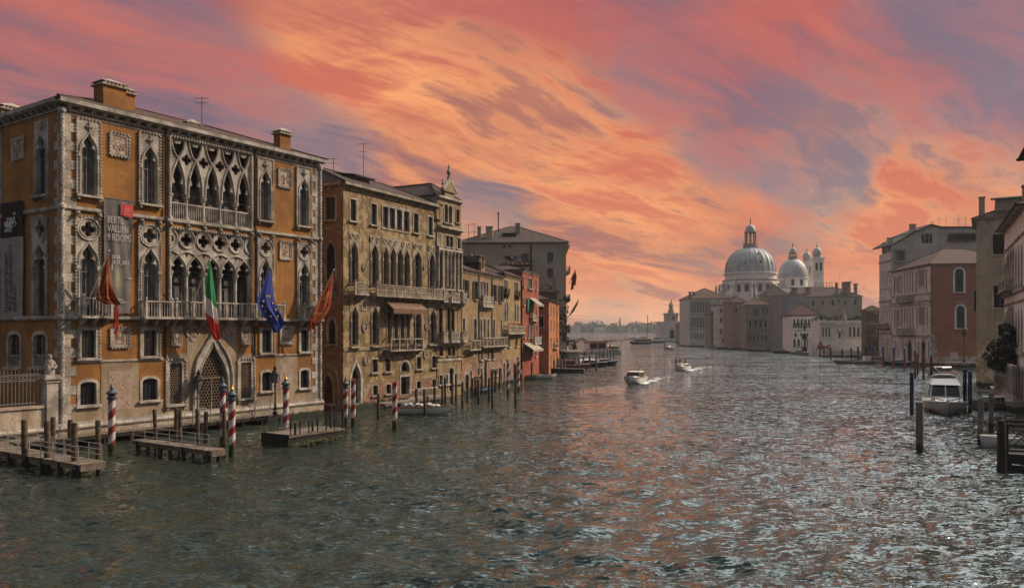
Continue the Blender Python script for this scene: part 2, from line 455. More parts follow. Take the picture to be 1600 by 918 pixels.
M['leafyel'] = mat('yellowing_leaves', (.17, .16, .025), (.06, .08, .018), 1.0, .4, rough=.6, bump=0)
M['leafdark'] = mat('dark_evergreen_leaves', (.014, .018, .009), (.007, .010, .006), 1.5, .4, rough=.6, bump=0)
M['bark'] = mat('tree_bark', (.07, .05, .035), (.035, .026, .02), 4., .3)
M['ink'] = flat('pale_print', (.50, .48, .46), .7, .2, var=.05)
M['inkdark'] = flat('dark_print', (.03, .028, .026), .7, .2)
M['skin'] = flat('skin', (.40, .22, .14), .6, .3)
for k, c in dict(cloth_navy=(.02, .025, .05), cloth_white=(.5, .48, .45), cloth_red=(.25, .03, .02), cloth_black=(.012, .012, .013), cloth_tan=(.25, .18, .11)).items():
    M[k] = flat(k, c, .85, .2)
M['foam'] = flat('white_foam', (.75, .75, .72), .8, .3)

def water_material():
    m = bpy.data.materials.new('canal_water'); m.use_nodes = True
    t = NT(m.node_tree); b = t.n['Principled BSDF']
    pos = t.node('ShaderNodeNewGeometry').outputs['Position']
    b.inputs['Base Color'].default_value = (.020, .026, .019, 1)
    b.inputs['Roughness'].default_value = .04; b.inputs['IOR'].default_value = 1.33
    b.inputs['Specular IOR Level'].default_value = .5; b.inputs['Specular Tint'].default_value = (.37, .72, .90, 1)
    # ripples given straight as slopes, so that they stay as steep far away as they are near
    p1 = t.mapv(pos, scale=(.60, 1.7, 1), rot=(0, 0, R(10)))
    p2 = t.mapv(pos, scale=(.70, 1.8, 1), rot=(0, 0, R(-20)), loc=(7, 3, 0))
    far = t.ramp(t.vmath('LENGTH', pos, out=1), 60, 260, .0, 1.)
    sl = None
    for p, sc, k, det in ((p1, .42, .6, 2), (p2, 1.75, 1.35, 2), (p1, 4.6, 1.3, 2)):
        q = t.vmath('SUBTRACT', t.noise(p, sc, det, .58, .3, out=1), (.5, .5, .5))
        n = t.n.new('ShaderNodeVectorMath'); n.operation = 'SCALE'; t.put(n.inputs[0], q)
        t.put(n.inputs['Scale'], t.math('MULTIPLY', far, k) if sc < .5 else k)
        sl = n.outputs[0] if sl is None else t.vmath('ADD', sl, n.outputs[0])
    # wind patches and old wakes: rougher and calmer lanes
    n = t.n.new('ShaderNodeVectorMath'); n.operation = 'SCALE'; t.put(n.inputs[0], t.vmath('SUBTRACT', t.noise(p1, .11, 3, .6, .4, out=1), (.5, .5, .5)))
    t.put(n.inputs['Scale'], t.math('MULTIPLY', far, .75)); sl = t.vmath('ADD', sl, n.outputs[0])
    n = t.n.new('ShaderNodeVectorMath'); n.operation = 'SCALE'; t.put(n.inputs[0], sl)
    t.put(n.inputs['Scale'], t.ramp(t.noise(t.mapv(pos, scale=(.028, .075, 1), rot=(0, 0, R(12))), 1., 4, .6, .8), .33, .66, .62, 1.45)); sl = n.outputs[0]
    sl = t.vmath('MULTIPLY', sl, (.95, 1.6, 0))
    nor = t.node('ShaderNodeNewGeometry').outputs['Normal']
    t.put(b.inputs['Normal'], t.vmath('NORMALIZE', t.vmath('ADD', nor, sl)))
    return m
M['water'] = water_material()

def build_water():
    # one polar sheet about the bridge foot: fine in front, reaching past the lagoon horizon
    rad = np.concatenate([[0.5, 2., 4., 6.], np.geomspace(8, 330, 330), np.geomspace(345, 9000, 40)])
    ang = np.concatenate([np.linspace(-180, -60, 30, endpoint=False), np.linspace(-60, 60, 620), np.linspace(60, 180, 31)[1:-1]])
    an = np.radians(ang); nr, na = len(rad), len(an)
    rr, aa = np.meshgrid(rad, an, indexing='ij')
    x = rr*np.sin(aa); y = rr*np.cos(aa); z = np.zeros_like(x)
    rng = np.random.RandomState(5)
    dr = np.gradient(rad)[:, None]
    for i in range(70):
        lam = np.exp(rng.uniform(np.log(.5), np.log(4.5)))
        th = rng.normal(R(18), .75)
        kx, ky = 2*pi/lam*np.sin(th), 2*pi/lam*np.cos(th)
        am = .0080*lam**.80
        fade = np.clip((lam/np.maximum(dr, .02)-2.5)/2.5, 0, 1)*np.clip((400-rr)/250, 0, 1)
        ph = kx*x+ky*y+rng.uniform(0, 6.28)
        z += am*fade*(np.sin(ph)+.22*np.sin(2*ph+.6))
    v = np.stack([x, y, z], -1).reshape(-1, 3)
    i, j = np.meshgrid(np.arange(nr-1), np.arange(na), indexing='ij'); j2 = (j+1) % na
    f = np.stack([i*na+j, i*na+j2, (i+1)*na+j2, (i+1)*na+j], -1).reshape(-1, 4)
    me = bpy.data.meshes.new('water')
    me.vertices.add(len(v)); me.vertices.foreach_set('co', v.astype(np.float32).ravel())
    me.loops.add(f.size); me.loops.foreach_set('vertex_index', f.ravel().astype(np.int32))
    me.polygons.add(len(f)); me.polygons.foreach_set('loop_start', np.arange(0, f.size, 4, dtype=np.int32))
    me.update(calc_edges=True)
    me.polygons.foreach_set('use_smooth', [True]*len(f))
    me.materials.append(M['water'])
    o = bpy.data.objects.new('water', me); C.objects.link(o); tag(o, kind='structure')
build_water()
# ------------------------------------------------------------ building kit
def bez(p0, p1, p2, p3, n=6, last=False):
    r = []
    for i in range(n+(1 if last else 0)):
        t = i/n; a = 1-t
        r.append((a**3*p0[0]+3*a*a*t*p1[0]+3*a*t*t*p2[0]+t**3*p3[0], a**3*p0[1]+3*a*a*t*p1[1]+3*a*t*t*p2[1]+t**3*p3[1]))
    return r
def head(kind, w, h):
    """right half of an opening's head from springing to apex, (x, z) from the springing line, h high"""
    a = w/2
    if kind == 'arch': return [(a*cos(pi/2*i/7), h*sin(pi/2*i/7)) for i in range(8)]
    if kind == 'point': return bez((a, 0), (a, h*.55), (a*.45, h*.85), (0, h), 7, True)
    if kind == 'ogee': return bez((a, 0), (a*1.04, h*.62), (a*.36, h*.64), (0, h), 9, True)
    if kind == 'tref':
        return bez((a, 0), (a*1.0, h*.12), (a*.98, h*.3), (a*.55, h*.34), 4)+[(a*.42, h*.33)] + \
               bez((a*.50, h*.40), (a*1.0, h*.62), (a*.36, h*.74), (0, h), 6, True)
    return [(a, 0), (0, 0)]
HEADH = {'arch': .5, 'point': .8, 'ogee': 1.0, 'tref': 1.05, 'seg': .16}
def opening(kind, w, h, hh=None, x=0., z=0.):
    """closed loop of an opening, base centred on (x, z)"""
    a = w/2
    if kind == 'rect': lp = [(-a, 0), (a, 0), (a, h), (-a, h)]
    elif kind == 'seg':
        s = hh or w*.2
        lp = [(-a, 0), (a, 0)]+[(a*cos(pi*i/8), h-s+s*sin(pi*i/8)) for i in range(9)]
    else:
        hh = hh or min(h*.6, w*HEADH[kind])
        hd = head(kind, w, hh); zs = h-hh
        lp = [(-a, 0), (a, 0)]+[(p[0], zs+p[1]) for p in hd]+[(-p[0], zs+p[1]) for p in hd[-2::-1]]
    return [(p[0]+x, p[1]+z) for p in lp]
def grow(lp, d):
    """offset a counter-clockwise loop outward by about d"""
    n = len(lp); r = []
    for i in range(n):
        p, a, b = lp[i], lp[i-1], lp[(i+1) % n]
        t1 = Vector((p[0]-a[0], p[1]-a[1])); t2 = Vector((b[0]-p[0], b[1]-p[1]))
        t1 = t1.normalized() if t1.length > 1e-7 else t2.normalized(); t2 = t2.normalized() if t2.length > 1e-7 else t1
        n1, n2 = Vector((t1.y, -t1.x)), Vector((t2.y, -t2.x))
        m = n1+n2
        m = m/max(m.length_squared/2, .5) if m.length > 1e-3 else n1
        r.append((p[0]+m.x*d, p[1]+m.y*d))
    return r
def rect(x0, x1, z0, z1): return [(x0, z0), (x1, z0), (x1, z1), (x0, z1)]
def quatrefoil(x, z, r, n=7):
    lp = []
    q = r*.46; o = r*.54
    for k in range(4):
        a0 = pi/2*k
        for i in range(n):
            a = a0-pi*.62+pi*1.24*i/(n-1)
            lp.append((x+o*cos(a0)+q*cos(a), z+o*sin(a0)+q*sin(a)))
    return lp
def ring(x, z, r, y, n=20): return [(x+r*cos(2*pi*i/n), y, z+r*sin(2*pi*i/n)) for i in range(n)]

class Face:
    """one upright face of a building: x runs along it, y goes in, z up; pixel look-ups give metres on that face"""
    def __init__(s, root, p0, d):
        s.root = root; s.p = Vector((p0[0], p0[1])); s.d = Vector((d[0], d[1])).normalized(); s.holes = []
        s.ang = atan2(s.d.y, s.d.x)
        rw = Matrix.Translation(root.location) @ Matrix.Rotation(root.rotation_euler.z, 4, 'Z')
        s.loc = rw.inverted() @ Vector((s.p.x, s.p.y, 0)); s.rz = s.ang-root.rotation_euler.z
    def t(s, px):
        a = (px-CX)/FOC
        return (a*s.p.y-s.p.x)/(s.d.x-a*s.d.y)
    def z(s, px, py):
        return EYE+(HY-py)/FOC*(s.p.y+s.d.y*s.t(px))
    def r(s, x0, x1, yt, yb, xm=None):
        """pixel box -> u0, u1, z0, z1 (heights read at the box's middle)"""
        xm = xm if xm is not None else (x0+x1)/2
        return s.t(x0), s.t(x1), s.z(xm, yb), s.z(xm, yt)
    def world(s, u, y, z):
        n = Vector((-s.d.y, s.d.x))
        return Vector((s.p.x+s.d.x*u+n.x*y, s.p.y+s.d.y*u+n.y*y, z))
    def put(s, mb, name, m, parent=None, smooth=False, label=None):
        o = mb.build(name, m, parent or s.root, smooth=smooth)
        if parent is None: o.location = s.loc; o.rotation_euler = (0, 0, s.rz)
        if label: o['label'] = label
        return o
    def wall(s, u0, u1, z0, z1, m, name='wall', th=.35, extra=None, label=None):
        mb = MB(); outer = extra or rect(u0, u1, z0, z1)
        hs = [h for h in s.holes if min(p[1] for p in h) > z0+.01 and max(p[1] for p in h) < z1-.01 and min(p[0] for p in h) > u0 and max(p[0] for p in h) < u1]
        mb.plate([outer]+hs, 0, th)
        return s.put(mb, name, m, label=label)

def clipz(lp, zlo, zhi):
    def cut(q, z, sgn):
        r = []
        for i in range(len(q)):
            a, b = q[i-1], q[i]; ia, ib = sgn*(a[1]-z) >= 0, sgn*(b[1]-z) >= 0
            if ia != ib: f = (z-a[1])/(b[1]-a[1]); r.append((a[0]+(b[0]-a[0])*f, z))
            if ib: r.append(b)
        return r
    lp = cut(lp, zlo, 1)
    return cut(lp, zhi, -1) if len(lp) > 2 else []
def facing_base(F_, u0, u1, z0, z1, m, name='brick_base', y=-.03):
    """thin lower skin over a wall, open at the same doors and windows"""
    hs = [clipz(grow(h, .02), z0+.01, z1-.01) for h in F_.holes]
    hs = [h for h in hs if len(h) > 2 and min(p[0] for p in h) > u0 and max(p[0] for p in h) < u1]
    mb = MB(); mb.plate([rect(u0, u1, z0, z1)]+hs, y, -.002)
    return F_.put(mb, name, M[m])

def pane_mesh(lp, y, style, w, h, z0, x0):
    """glass and its bars; slots: 0 glass, 1 bars, 2 cloth"""
    mb = MB(); mb.plate([grow(lp, .06)], y, y+.05, 0, sides=False)
    hr = z0+h
    if style in ('casement', 'curtain', 'french'):
        t = min(.06, w*.05)
        mb.box(x0-t/2, x0+t/2, y-.05, y-.002, z0, z0+h*.97, 1)
        for f in ((.62,) if style != 'french' else (.3, .62)):
            mb.box(x0-w/2, x0+w/2, y-.048, y-.003, z0+h*f-t/2, z0+h*f+t/2, 1)
        for s in (-1, 1):
            mb.box(x0+s*(w/2-.02)-t/2, x0+s*(w/2-.02)+t/2, y-.046, y-.004, z0, z0+h*.8, 1)
    if style == 'curtain':
        for s in (-1, 1):
            for k in range(3):
                xx = x0+s*w*(.46-.1*k); mb.box(xx-w*.045, xx+w*.045, y-.035+.008*k, y-.005, z0, z0+h*(.80 if k else .86), 2)
    if style == 'grid':
        n = max(2, round(w/.35)); k = max(2, round(h/.4))
        for i in range(1, n): mb.box(x0-w/2+w*i/n-.015, x0-w/2+w*i/n+.015, y-.05, y-.01, z0, z0+h, 1)
        for i in range(1, k): mb.box(x0-w/2, x0+w/2, y-.045, y-.012, z0+h*i/k-.015, z0+h*i/k+.015, 1)
    return mb

def beads(mb, u0, u1, z0, z1, y, s=.14, sides='tblr'):
    """dentilled rope border round a rectangle"""
    def run(a, b, fx):
        n = max(1, int((b-a)/(s*1.7)))
        for i in range(n):
            c = a+(b-a)*(i+.5)/n; fx(c)
    if 'l' in sides: run(z0, z1, lambda c: mb.box(u0-s/2, u0+s/2, y-s*.6, y+.02, c-s*.45, c+s*.45))
    if 'r' in sides: run(z0, z1, lambda c: mb.box(u1-s/2, u1+s/2, y-s*.6, y+.02, c-s*.45, c+s*.45))
    if 't' in sides: run(u0, u1, lambda c: mb.box(c-s*.45, c+s*.45, y-s*.62, y+.02, z1-s/2, z1+s/2))
    if 'b' in sides: run(u0, u1, lambda c: mb.box(c-s*.45, c+s*.45, y-s*.62, y+.02, z0-s/2, z0+s/2))

def window(F, u, z, w, h, kind='rect', frame=.14, proud=.06, depth=.30, style='casement', glass='glass', bar='greyframe', stone='istria', sill=.12,
           outer=None, bead=False, finial=False, shutters=None, hh=None, name='window', fbot=True, cloth='curtain'):
    """cuts the wall, sets a stone frame and a recessed pane; returns the frame"""
    lp = opening(kind, w, h, hh, u, z)
    F.holes.append(grow(lp, .03))
    mb = MB()
    if outer: o = rect(*outer)
    else: o = grow(lp, frame)
    if not outer: o = [(p[0], max(p[1], z-.02)) for p in o]
    mb.plate([o, lp], -proud, depth)
    if bead and outer: beads(mb, outer[0], outer[1], outer[2], outer[3], -proud, bead if bead is not True else .14, 'tlr')
    if kind in ('ogee', 'tref', 'point', 'arch') and outer:
        hhh = hh or min(h*.6, w*HEADH[kind])
        e = head('ogee' if kind == 'tref' else kind, w+.24, hhh+.22); zs = z+h-hhh
        pts = [(u+p[0], -proud-.02, zs+p[1]) for p in e]+[(u-p[0], -proud-.02, zs+p[1]) for p in e[-2::-1]]
        mb.tube(pts, .08, 5)
        mb.box(u-w/2-.24, u-w/2-.02, -proud-.08, -proud+.02, zs-.28, zs); mb.box(u+w/2+.02, u+w/2+.24, -proud-.08, -proud+.02, zs-.28, zs)
        for s in (-1, 1): mb.tube([(u+s*(w/2+.11), -proud-.02, z), (u+s*(w/2+.11), -proud-.02, zs-.2)], .085, 6)
        if finial:
            zt = z+h+.28
            mb.lathe([(.04, 0), (.08, .12), (.20, .34), (.09, .5), (.13, .6), (.02, .78)], 6, (u, -proud-.03, zt))
            for s in (-1, 1): mb.ball((u+s*.2, -proud-.05, zt+.34), .11, 6, 4)
    if sill:
        x0, x1 = (outer[0], outer[1]) if outer else (u-w/2-frame-.06, u+w/2+frame+.06)
        mb.box(x0-.08, x1+.08, -proud-sill-.08, -proud+.03, z-.2, z-.021)
        if sill > .15:
            for s in (x0+.12, x1-.12): mb.box(s-.09, s+.09, -proud-sill+.02, -.003, z-.42, z-.203)
    fr = F.put(mb, name, M[stone])
    pm = pane_mesh(lp, depth-.06, style, w, h, z, u)
    pm.build('pane', [M[glass], M[bar], M[cloth]], fr)
    if shutters:
        for s in (-1, 1):
            sb = MB(); x = u+s*(w/2+.02+shutters/2)
            zt = z+h-(h*.1 if kind != 'rect' else 0)
            a0, a1 = sorted((x-shutters/2+.015, x+shutters/2-.015))
            sb.box(a0, a1, -proud-.075, -proud-.025, z+.02, zt-.03)
            for k in range(int((zt-z)/.22)): sb.box(a0+.05, a1-.05, -proud-.087, -proud-.075, z+.1+k*.22, z+.22+k*.22)
            sb.build('shutter', M['shut'], fr)
    return fr

def balcony(F, u0, u1, z, proj=.9, h=.95, m='istria', kind='baluster', corbels=None, name='balcony', pitch=.27, slab=.2):
    mb = MB(); y = -proj
    mb.box(u0-.1, u1+.1, y-.1, -.004, z-slab, z)
    n = corbels or max(2, round((u1-u0)/1.3)+1)
    for i in range(n):
        c = u0+.25+(u1-u0-.5)*i/(n-1)
        mb.hexa([(c-.12, -.25, z-.75), (c+.12, -.25, z-.75), (c+.12, -.004, z-.75), (c-.12, -.004, z-.75)],
                [(c-.13, y+.05, z-slab-.003), (c+.13, y+.05, z-slab-.003), (c+.13, -.004, z-slab-.003), (c-.13, -.004, z-slab-.003)])
    mb.box(u0-.06, u1+.06, y-.06, y+.14, z+h-.13, z+h)
    for a in (u0, u1-.12): mb.box(a, a+.12, y+.142, -.01, z+h-.12, z+h-.005)
    npost = max(2, round((u1-u0)/1.7)+1)
    ps = [u0+.09+(u1-u0-.18)*i/(npost-1) for i in range(npost)]
    for p in ps:
        mb.box(p-.1, p+.1, y-.03, y+.12, z+.003, z+h-.133)
        if p in (ps[0], ps[-1]): mb.lathe([(.05, 0), (.13, .1), (.1, .22), (.02, .32)], 6, (p, y+.04, z+h))
    o = F.put(mb, name, M[m])
    bb = MB()
    def run(a, b, fx):
        k = max(1, round((b-a)/pitch))
        for i in range(k): fx(a+(b-a)*(i+.5)/k)
    hb = h-.14
    if kind == 'baluster':
        prof = [(.055, 0), (.055, .06), (.035, .12), (.05, hb*.5), (.032, hb*.8), (.055, hb*.9), (.055, hb)]
        for a, b in zip(ps, ps[1:]): run(a+.1, b-.1, lambda c: bb.lathe(prof, 6, (c, y+.05, z+.002)))
        for e in (u0+.06, u1-.06): run(y+.2, -.15, lambda c: bb.lathe(prof, 6, (e, c, z+.002)))
    elif kind == 'fret':
        for a, b in zip(ps, ps[1:]):
            k = max(1, round((b-a)/.85))
            for i in range(k):
                x0 = a+.1+(b-a-.2)*i/k; x1 = a+.1+(b-a-.2)*(i+1)/k
                for f in (.12, .5, .88): bb.box(x0, x1, y, y+.09, z+hb*f-.05, z+hb*f+.05)
                for f in (.06, .35, .65, .94): bb.box(x0+(x1-x0)*f-.045, x0+(x1-x0)*f+.045, y+.01, y+.08, z+.002, z+hb)
        for e in (u0+.06, u1-.06):
            for f in (.12, .5, .88): bb.box(e-.05, e+.05, y+.15, -.02, z+hb*f-.05, z+hb*f+.05)
    elif kind == 'iron':
        run(u0+.1, u1-.1, lambda c: bb.box(c-.015, c+.015, y+.03, y+.06, z+.002, z+hb))
    bb.build('balustrade', M[m if kind != 'iron' else 'iron'], o)
    return o

def cornice(F, u0, u1, z, h=.7, proj=.6, m='istria', pitch=.9, bs=.26, name='cornice', ret=0.):
    mb = MB()
    mb.box(u0-ret, u1+ret, -proj, -.004, z+h*.55, z+h)
    mb.box(u0-ret*.7, u1+ret*.7, -proj*.8, -.006, z+h*.42, z+h*.547)
    mb.box(u0, u1, -.12, -.008, z-.1, z+.05)
    n = max(2, round((u1-u0)/pitch))
    for i in range(n):
        c = u0+(u1-u0)*(i+.5)/n
        mb.hexa([(c-bs/2, -.2, z+.02), (c+bs/2, -.2, z+.02), (c+bs/2, -.01, z+.02), (c-bs/2, -.01, z+.02)],
                [(c-bs/2, -proj*.75, z+h*.417), (c+bs/2, -proj*.75, z+h*.417), (c+bs/2, -.01, z+h*.417), (c-bs/2, -.01, z+h*.417)])
    return F.put(mb, name, M[m])

def course(F, u0, u1, z, h=.22, proj=.16, m='istria', name='string_course'):
    mb = MB(); mb.box(u0, u1, -proj, -.003, z-h/2, z+h/2); mb.box(u0, u1, -proj*.6, -.004, z-h*.9, z-h/2-.002)
    return F.put(mb, name, M[m])

def roof(root, x0, x1, y0, y1, z, rise, over=.5, m='tile', kind='hip', name='roof', ridge=None, axis=None):
    """hipped or gabled tiled roof over a rectangle in the root's own metres"""
    x0 -= over; x1 += over; y0 -= over; y1 += over
    w, d = x1-x0, y1-y0; mb = MB()
    ax = axis or ('x' if w >= d else 'y')
    if ax == 'x':
        ins = (min(w*.45, d/2) if kind == 'hip' else 0) if ridge is None else ridge
        A, B = (x0+ins, (y0+y1)/2, z+rise), (x1-ins, (y0+y1)/2, z+rise)
        c = [(x0, y0, z), (x1, y0, z), (x1, y1, z), (x0, y1, z)]
        sl = hypot(d/2, rise); se = hypot(ins, rise)
        mb.quad([c[0], c[1], B, A], 0, [(x0, sl), (x1, sl), (B[0], 0), (A[0], 0)])
        mb.quad([c[2], c[3], A, B], 0, [(x1, sl), (x0, sl), (A[0], 0), (B[0], 0)])
        mb.quad([c[3], c[0], A], 0, [(y1, se), (y0, se), ((y0+y1)/2, 0)]); mb.quad([c[1], c[2], B], 0, [(y0, se), (y1, se), ((y0+y1)/2, 0)])
    else:
        ins = (min(d*.45, w/2) if kind == 'hip' else 0) if ridge is None else ridge
        A, B = ((x0+x1)/2, y0+ins, z+rise), ((x0+x1)/2, y1-ins, z+rise)
        c = [(x0, y0, z), (x1, y0, z), (x1, y1, z), (x0, y1, z)]
        sl = hypot(w/2, rise); se = hypot(ins, rise)
        mb.quad([c[1], c[2], B, A], 0, [(y0, sl), (y1, sl), (B[1], 0), (A[1], 0)])
        mb.quad([c[3], c[0], A, B], 0, [(y1, sl), (y0, sl), (A[1], 0), (B[1], 0)])
        mb.quad([c[0], c[1], A], 0, [(x0, se), (x1, se), ((x0+x1)/2, 0)]); mb.quad([c[2], c[3], B], 0, [(x1, se), (x0, se), ((x0+x1)/2, 0)])
    # ridge and hip tiles, eaves board
    for a, b in [(A, B)]+([(c[0], A), (c[3], A), (c[1], B), (c[2], B)] if kind == 'hip' and ax == 'x' else [(c[0], A), (c[1], A), (c[2], B), (c[3], B)] if kind == 'hip' else []):
        if (Vector(a)-Vector(b)).length > .1: mb.tube([a, b], .13, 5)
    mb.box(x0+.02, x1-.02, y0+.02, y1-.02, z-.14, z-.012)
    o = mb.build(name, M[m], root)
    return o

def chimney(parent, x, y, z0, z1, w=1., d=1., m='ochre', cap='tile', name='chimney'):
    mb = MB(); mb.box(x-w/2, x+w/2, y-d/2, y+d/2, z0, z1)
    c = parent
    o = mb.build(name, M[m], parent)
    cb = MB(); e = .18
    if cap == 'tile':
        cb.box(x-w/2-e, x+w/2+e, y-d/2-e, y+d/2+e, z1, z1+.14)
        n = max(3, int(w/.3))
        for i in range(n): cb.box(x-w/2+w*(i+.2)/n, x-w/2+w*(i+.8)/n, y-d/2-e+.04, y+d/2+e-.04, z1+.14, z1+.34)
        cb.hexa([(x-w/2-e, y-d/2-e, z1+.34), (x+w/2+e, y-d/2-e, z1+.34), (x+w/2+e, y+d/2+e, z1+.34), (x-w/2-e, y+d/2+e, z1+.34)],
                [(x-.15, y-.15, z1+.75), (x+.15, y-.15, z1+.75), (x+.15, y+.15, z1+.75), (x-.15, y+.15, z1+.75)])
    elif cap == 'flare':
        cb.lathe([(w*.45, 0), (w*.95, .9), (w*.95, 1.15), (w*.7, 1.2)], 8, (x, y, z1), a0=pi/8)
    else:
        cb.box(x-w/2-.1, x+w/2+.1, y-d/2-.1, y+d/2+.1, z1, z1+.16)
    cb.build('chimney_cap', M['grime'], o)
    return o

def rest(root, x0, x1, y0, y1, z0, z1, m, skip=''):
    """the plain far faces of a block in the root's metres"""
    mb = MB()
    if 'b' not in skip: mb.box(x0, x1, y1-.3, y1, z0, z1)
    if 'r' not in skip: mb.box(x1-.3, x1-.002, y0+.36, y1-.302, z0, z1)
    if 'l' not in skip: mb.box(x0+.002, x0+.3, y0+.36, y1-.302, z0, z1)
    mb.box(x0+.3, x1-.3, y0+.36, y1-.3, z1-.5, z1-.2)
    return mb.build('far_wall', M[m], root)

def antenna(F_or_pt, z0, z1, label):
    p = F_or_pt
    t = thing('roof_antenna', label, 'antenna', (p[0], p[1], z0))
    h = z1-z0
    mb = MB(); mb.tube([(0, 0, 0), (0, 0, h)], .035, 5); mb.build('mast', M['iron'], t)
    mb = MB()
    for k, f in enumerate((.97, .80)):
        z = h*f
        mb.beam((-.7+.2*k, 0, z), (.7-.2*k, 0, z), .03)
        for i in range(5): mb.beam((-.6+.3*i, -.35+.04*i, z+.02), (-.6+.3*i, .35-.04*i, z+.02), .02)
    mb.build('aerial', M['iron'], t)
    return t

def lettering(text, size, m, parent, loc, rot=(pi/2, 0, 0), name='lettering', depth=.004, align='LEFT', spacing=1., xs=1., thin=0.):
    cu = bpy.data.curves.new(name, 'FONT'); cu.body = text; cu.size = size; cu.extrude = depth; cu.align_x = align
    cu.space_line = spacing; cu.offset = thin; cu.resolution_u = 2
    tmp = bpy.data.objects.new('tmp', cu); C.objects.link(tmp)
    dg = bpy.context.evaluated_depsgraph_get()
    me = bpy.data.meshes.new_from_object(tmp.evaluated_get(dg))
    bpy.data.objects.remove(tmp); me.materials.clear(); me.materials.append(M[m])
    o = bpy.data.objects.new(name, me); C.objects.link(o); o.parent = parent
    o.location = loc; o.rotation_euler = rot; o.scale = (xs, 1, 1)
    return o

def win(F_, x0, x1, yt, yb, kind='rect', **kw):
    u0, u1, z0, z1 = F_.r(x0, x1, yt, yb)
    return window(F_, (u0+u1)/2, z0, u1-u0, z1-z0, kind, **kw)
def bal(F_, x0, x1, yr, yf, **kw):
    u0, u1, z0, z1 = F_.r(x0, x1, yr, yf)
    return balcony(F_, u0, u1, z0, h=z1-z0, **kw)
# ------------------------------------------------------------ the ochre gothic palace
P0 = Vector((-34.95, 61.0)); P1 = Vector((-20.35, 83.0)); DF = (P1-P0).normalized(); LF = (P1-P0).length
pal = thing('gothic_palace', 'ochre gothic palace with white traceried loggias and carved stone frames', 'palace', (P0.x, P0.y, 0), atan2(DF.y, DF.x))
F = Face(pal, P0, DF)
DEP = 17.0
E = Vector((-DF.y, DF.x))                       # inward
SB = P0+E*DEP
G = Face(pal, SB, -E)                           # the side face towards the garden, x runs to the corner
ZC, ZB = F.z(97, 169), 0.0                      # cornice foot
Z2, Z1 = F.z(97, 322), F.z(97, 495)             # string courses
ZT = F.z(97, 668)                               # torus above the plinth

def gothic_window(fc, xs, top, sillpx, op, apex, base, bead=.15, fin=True, kind='tref', style='curtain', sill=.2):
    u0, u1, zb, zt = fc.r(xs[0], xs[1], top, sillpx)
    o0, o1, ob, oa = fc.r(op[0], op[1], apex, base)
    w = o1-o0; u = (o0+o1)/2
    return window(fc, u, ob, w, oa-ob, kind, outer=(u0, u1, ob-.02, zt), bead=bead, finial=fin, style=style, sill=sill, depth=.38, proud=.09, hh=min((oa-ob)*.55, w*1.15))

# second floor single windows
ZW0, ZW1 = F.z(138, 305), F.z(138, 211)
def upper(x0, x1, o0, o1, fc=F, style='curtain'):
    u0, u1 = fc.t(x0), fc.t(x1); a0, a1 = fc.t(o0), fc.t(o1); w = a1-a0
    w = min(w, (u1-u0)-.62); u = (u0+u1)/2
    window(fc, u, ZW0, w, ZW1-ZW0, 'tref', outer=(u0, u1, ZW0-.02, F.z(138, 187)), bead=.15, finial=True, style=style, sill=.2, depth=.38, proud=.09, hh=1.55)
upper(119, 156.5, 124.5, 148); upper(216.6, 249.8, 222, 243.5); upper(401.8, 425.9, 406, 421); upper(462.8, 485.4, 467, 480)

# piano nobile single windows: roundel with quatrefoil over a cusped arch
ZL0 = Z1+.12
ZRC = F.z(136, 358); ZLA = F.z(136, 382); ZLT = F.z(136, 339)
def nobile(x0, x1, fc=F, style='curtain', blind=False):
    u0, u1 = fc.t(x0), fc.t(x1); u = (u0+u1)/2; w = (u1-u0)-.62; rr = (u1-u0)/2-.1
    lp = opening('tref', w, ZLA-ZL0, 1.7, u, ZL0); qf = quatrefoil(u, ZRC, rr*.68)
    fc.holes.append(grow(lp, .03)); fc.holes.append(grow(qf, .03)) if not blind else None
    mb = MB(); mb.plate([rect(u0, u1, ZL0-.02, ZLT), lp, qf], -.1, .38)
    beads(mb, u0, u1, ZL0, ZLT, -.1, .15, 'tlr')
    mb.tube(ring(u, ZRC, rr, -.12), .085, 6, True); mb.tube(ring(u, ZRC, rr*.76, -.1), .05, 5, True)
    zs = ZLA-1.7; e = head('ogee', w+.26, 1.95)
    mb.tube([(u+p[0], -.12, zs+p[1]) for p in e]+[(u-p[0], -.12, zs+p[1]) for p in e[-2::-1]], .085, 6)
    for s in (-1, 1):
        mb.tube([(u+s*(w/2+.12), -.12, ZL0), (u+s*(w/2+.12), -.12, zs-.25)], .085, 6)
        mb.box(u+s*(w/2+.13)-.15, u+s*(w/2+.13)+.15, -.24, -.09, zs-.3, zs)
    fr = fc.put(mb, 'window', M['istria'])
    pm = pane_mesh(lp, .32, style, w, ZLA-ZL0, ZL0, u)
    if not blind: pm.plate([grow(qf, .05)], .32, .36, 0, sides=False)
    pm.build('pane', [M['glass'], M['greyframe'], M['curtain']], fr)
    return u0, u1
wn = [nobile(117.5, 156), nobile(215.5, 250.4), nobile(401.8, 426.6), nobile(463.5, 485.4)]

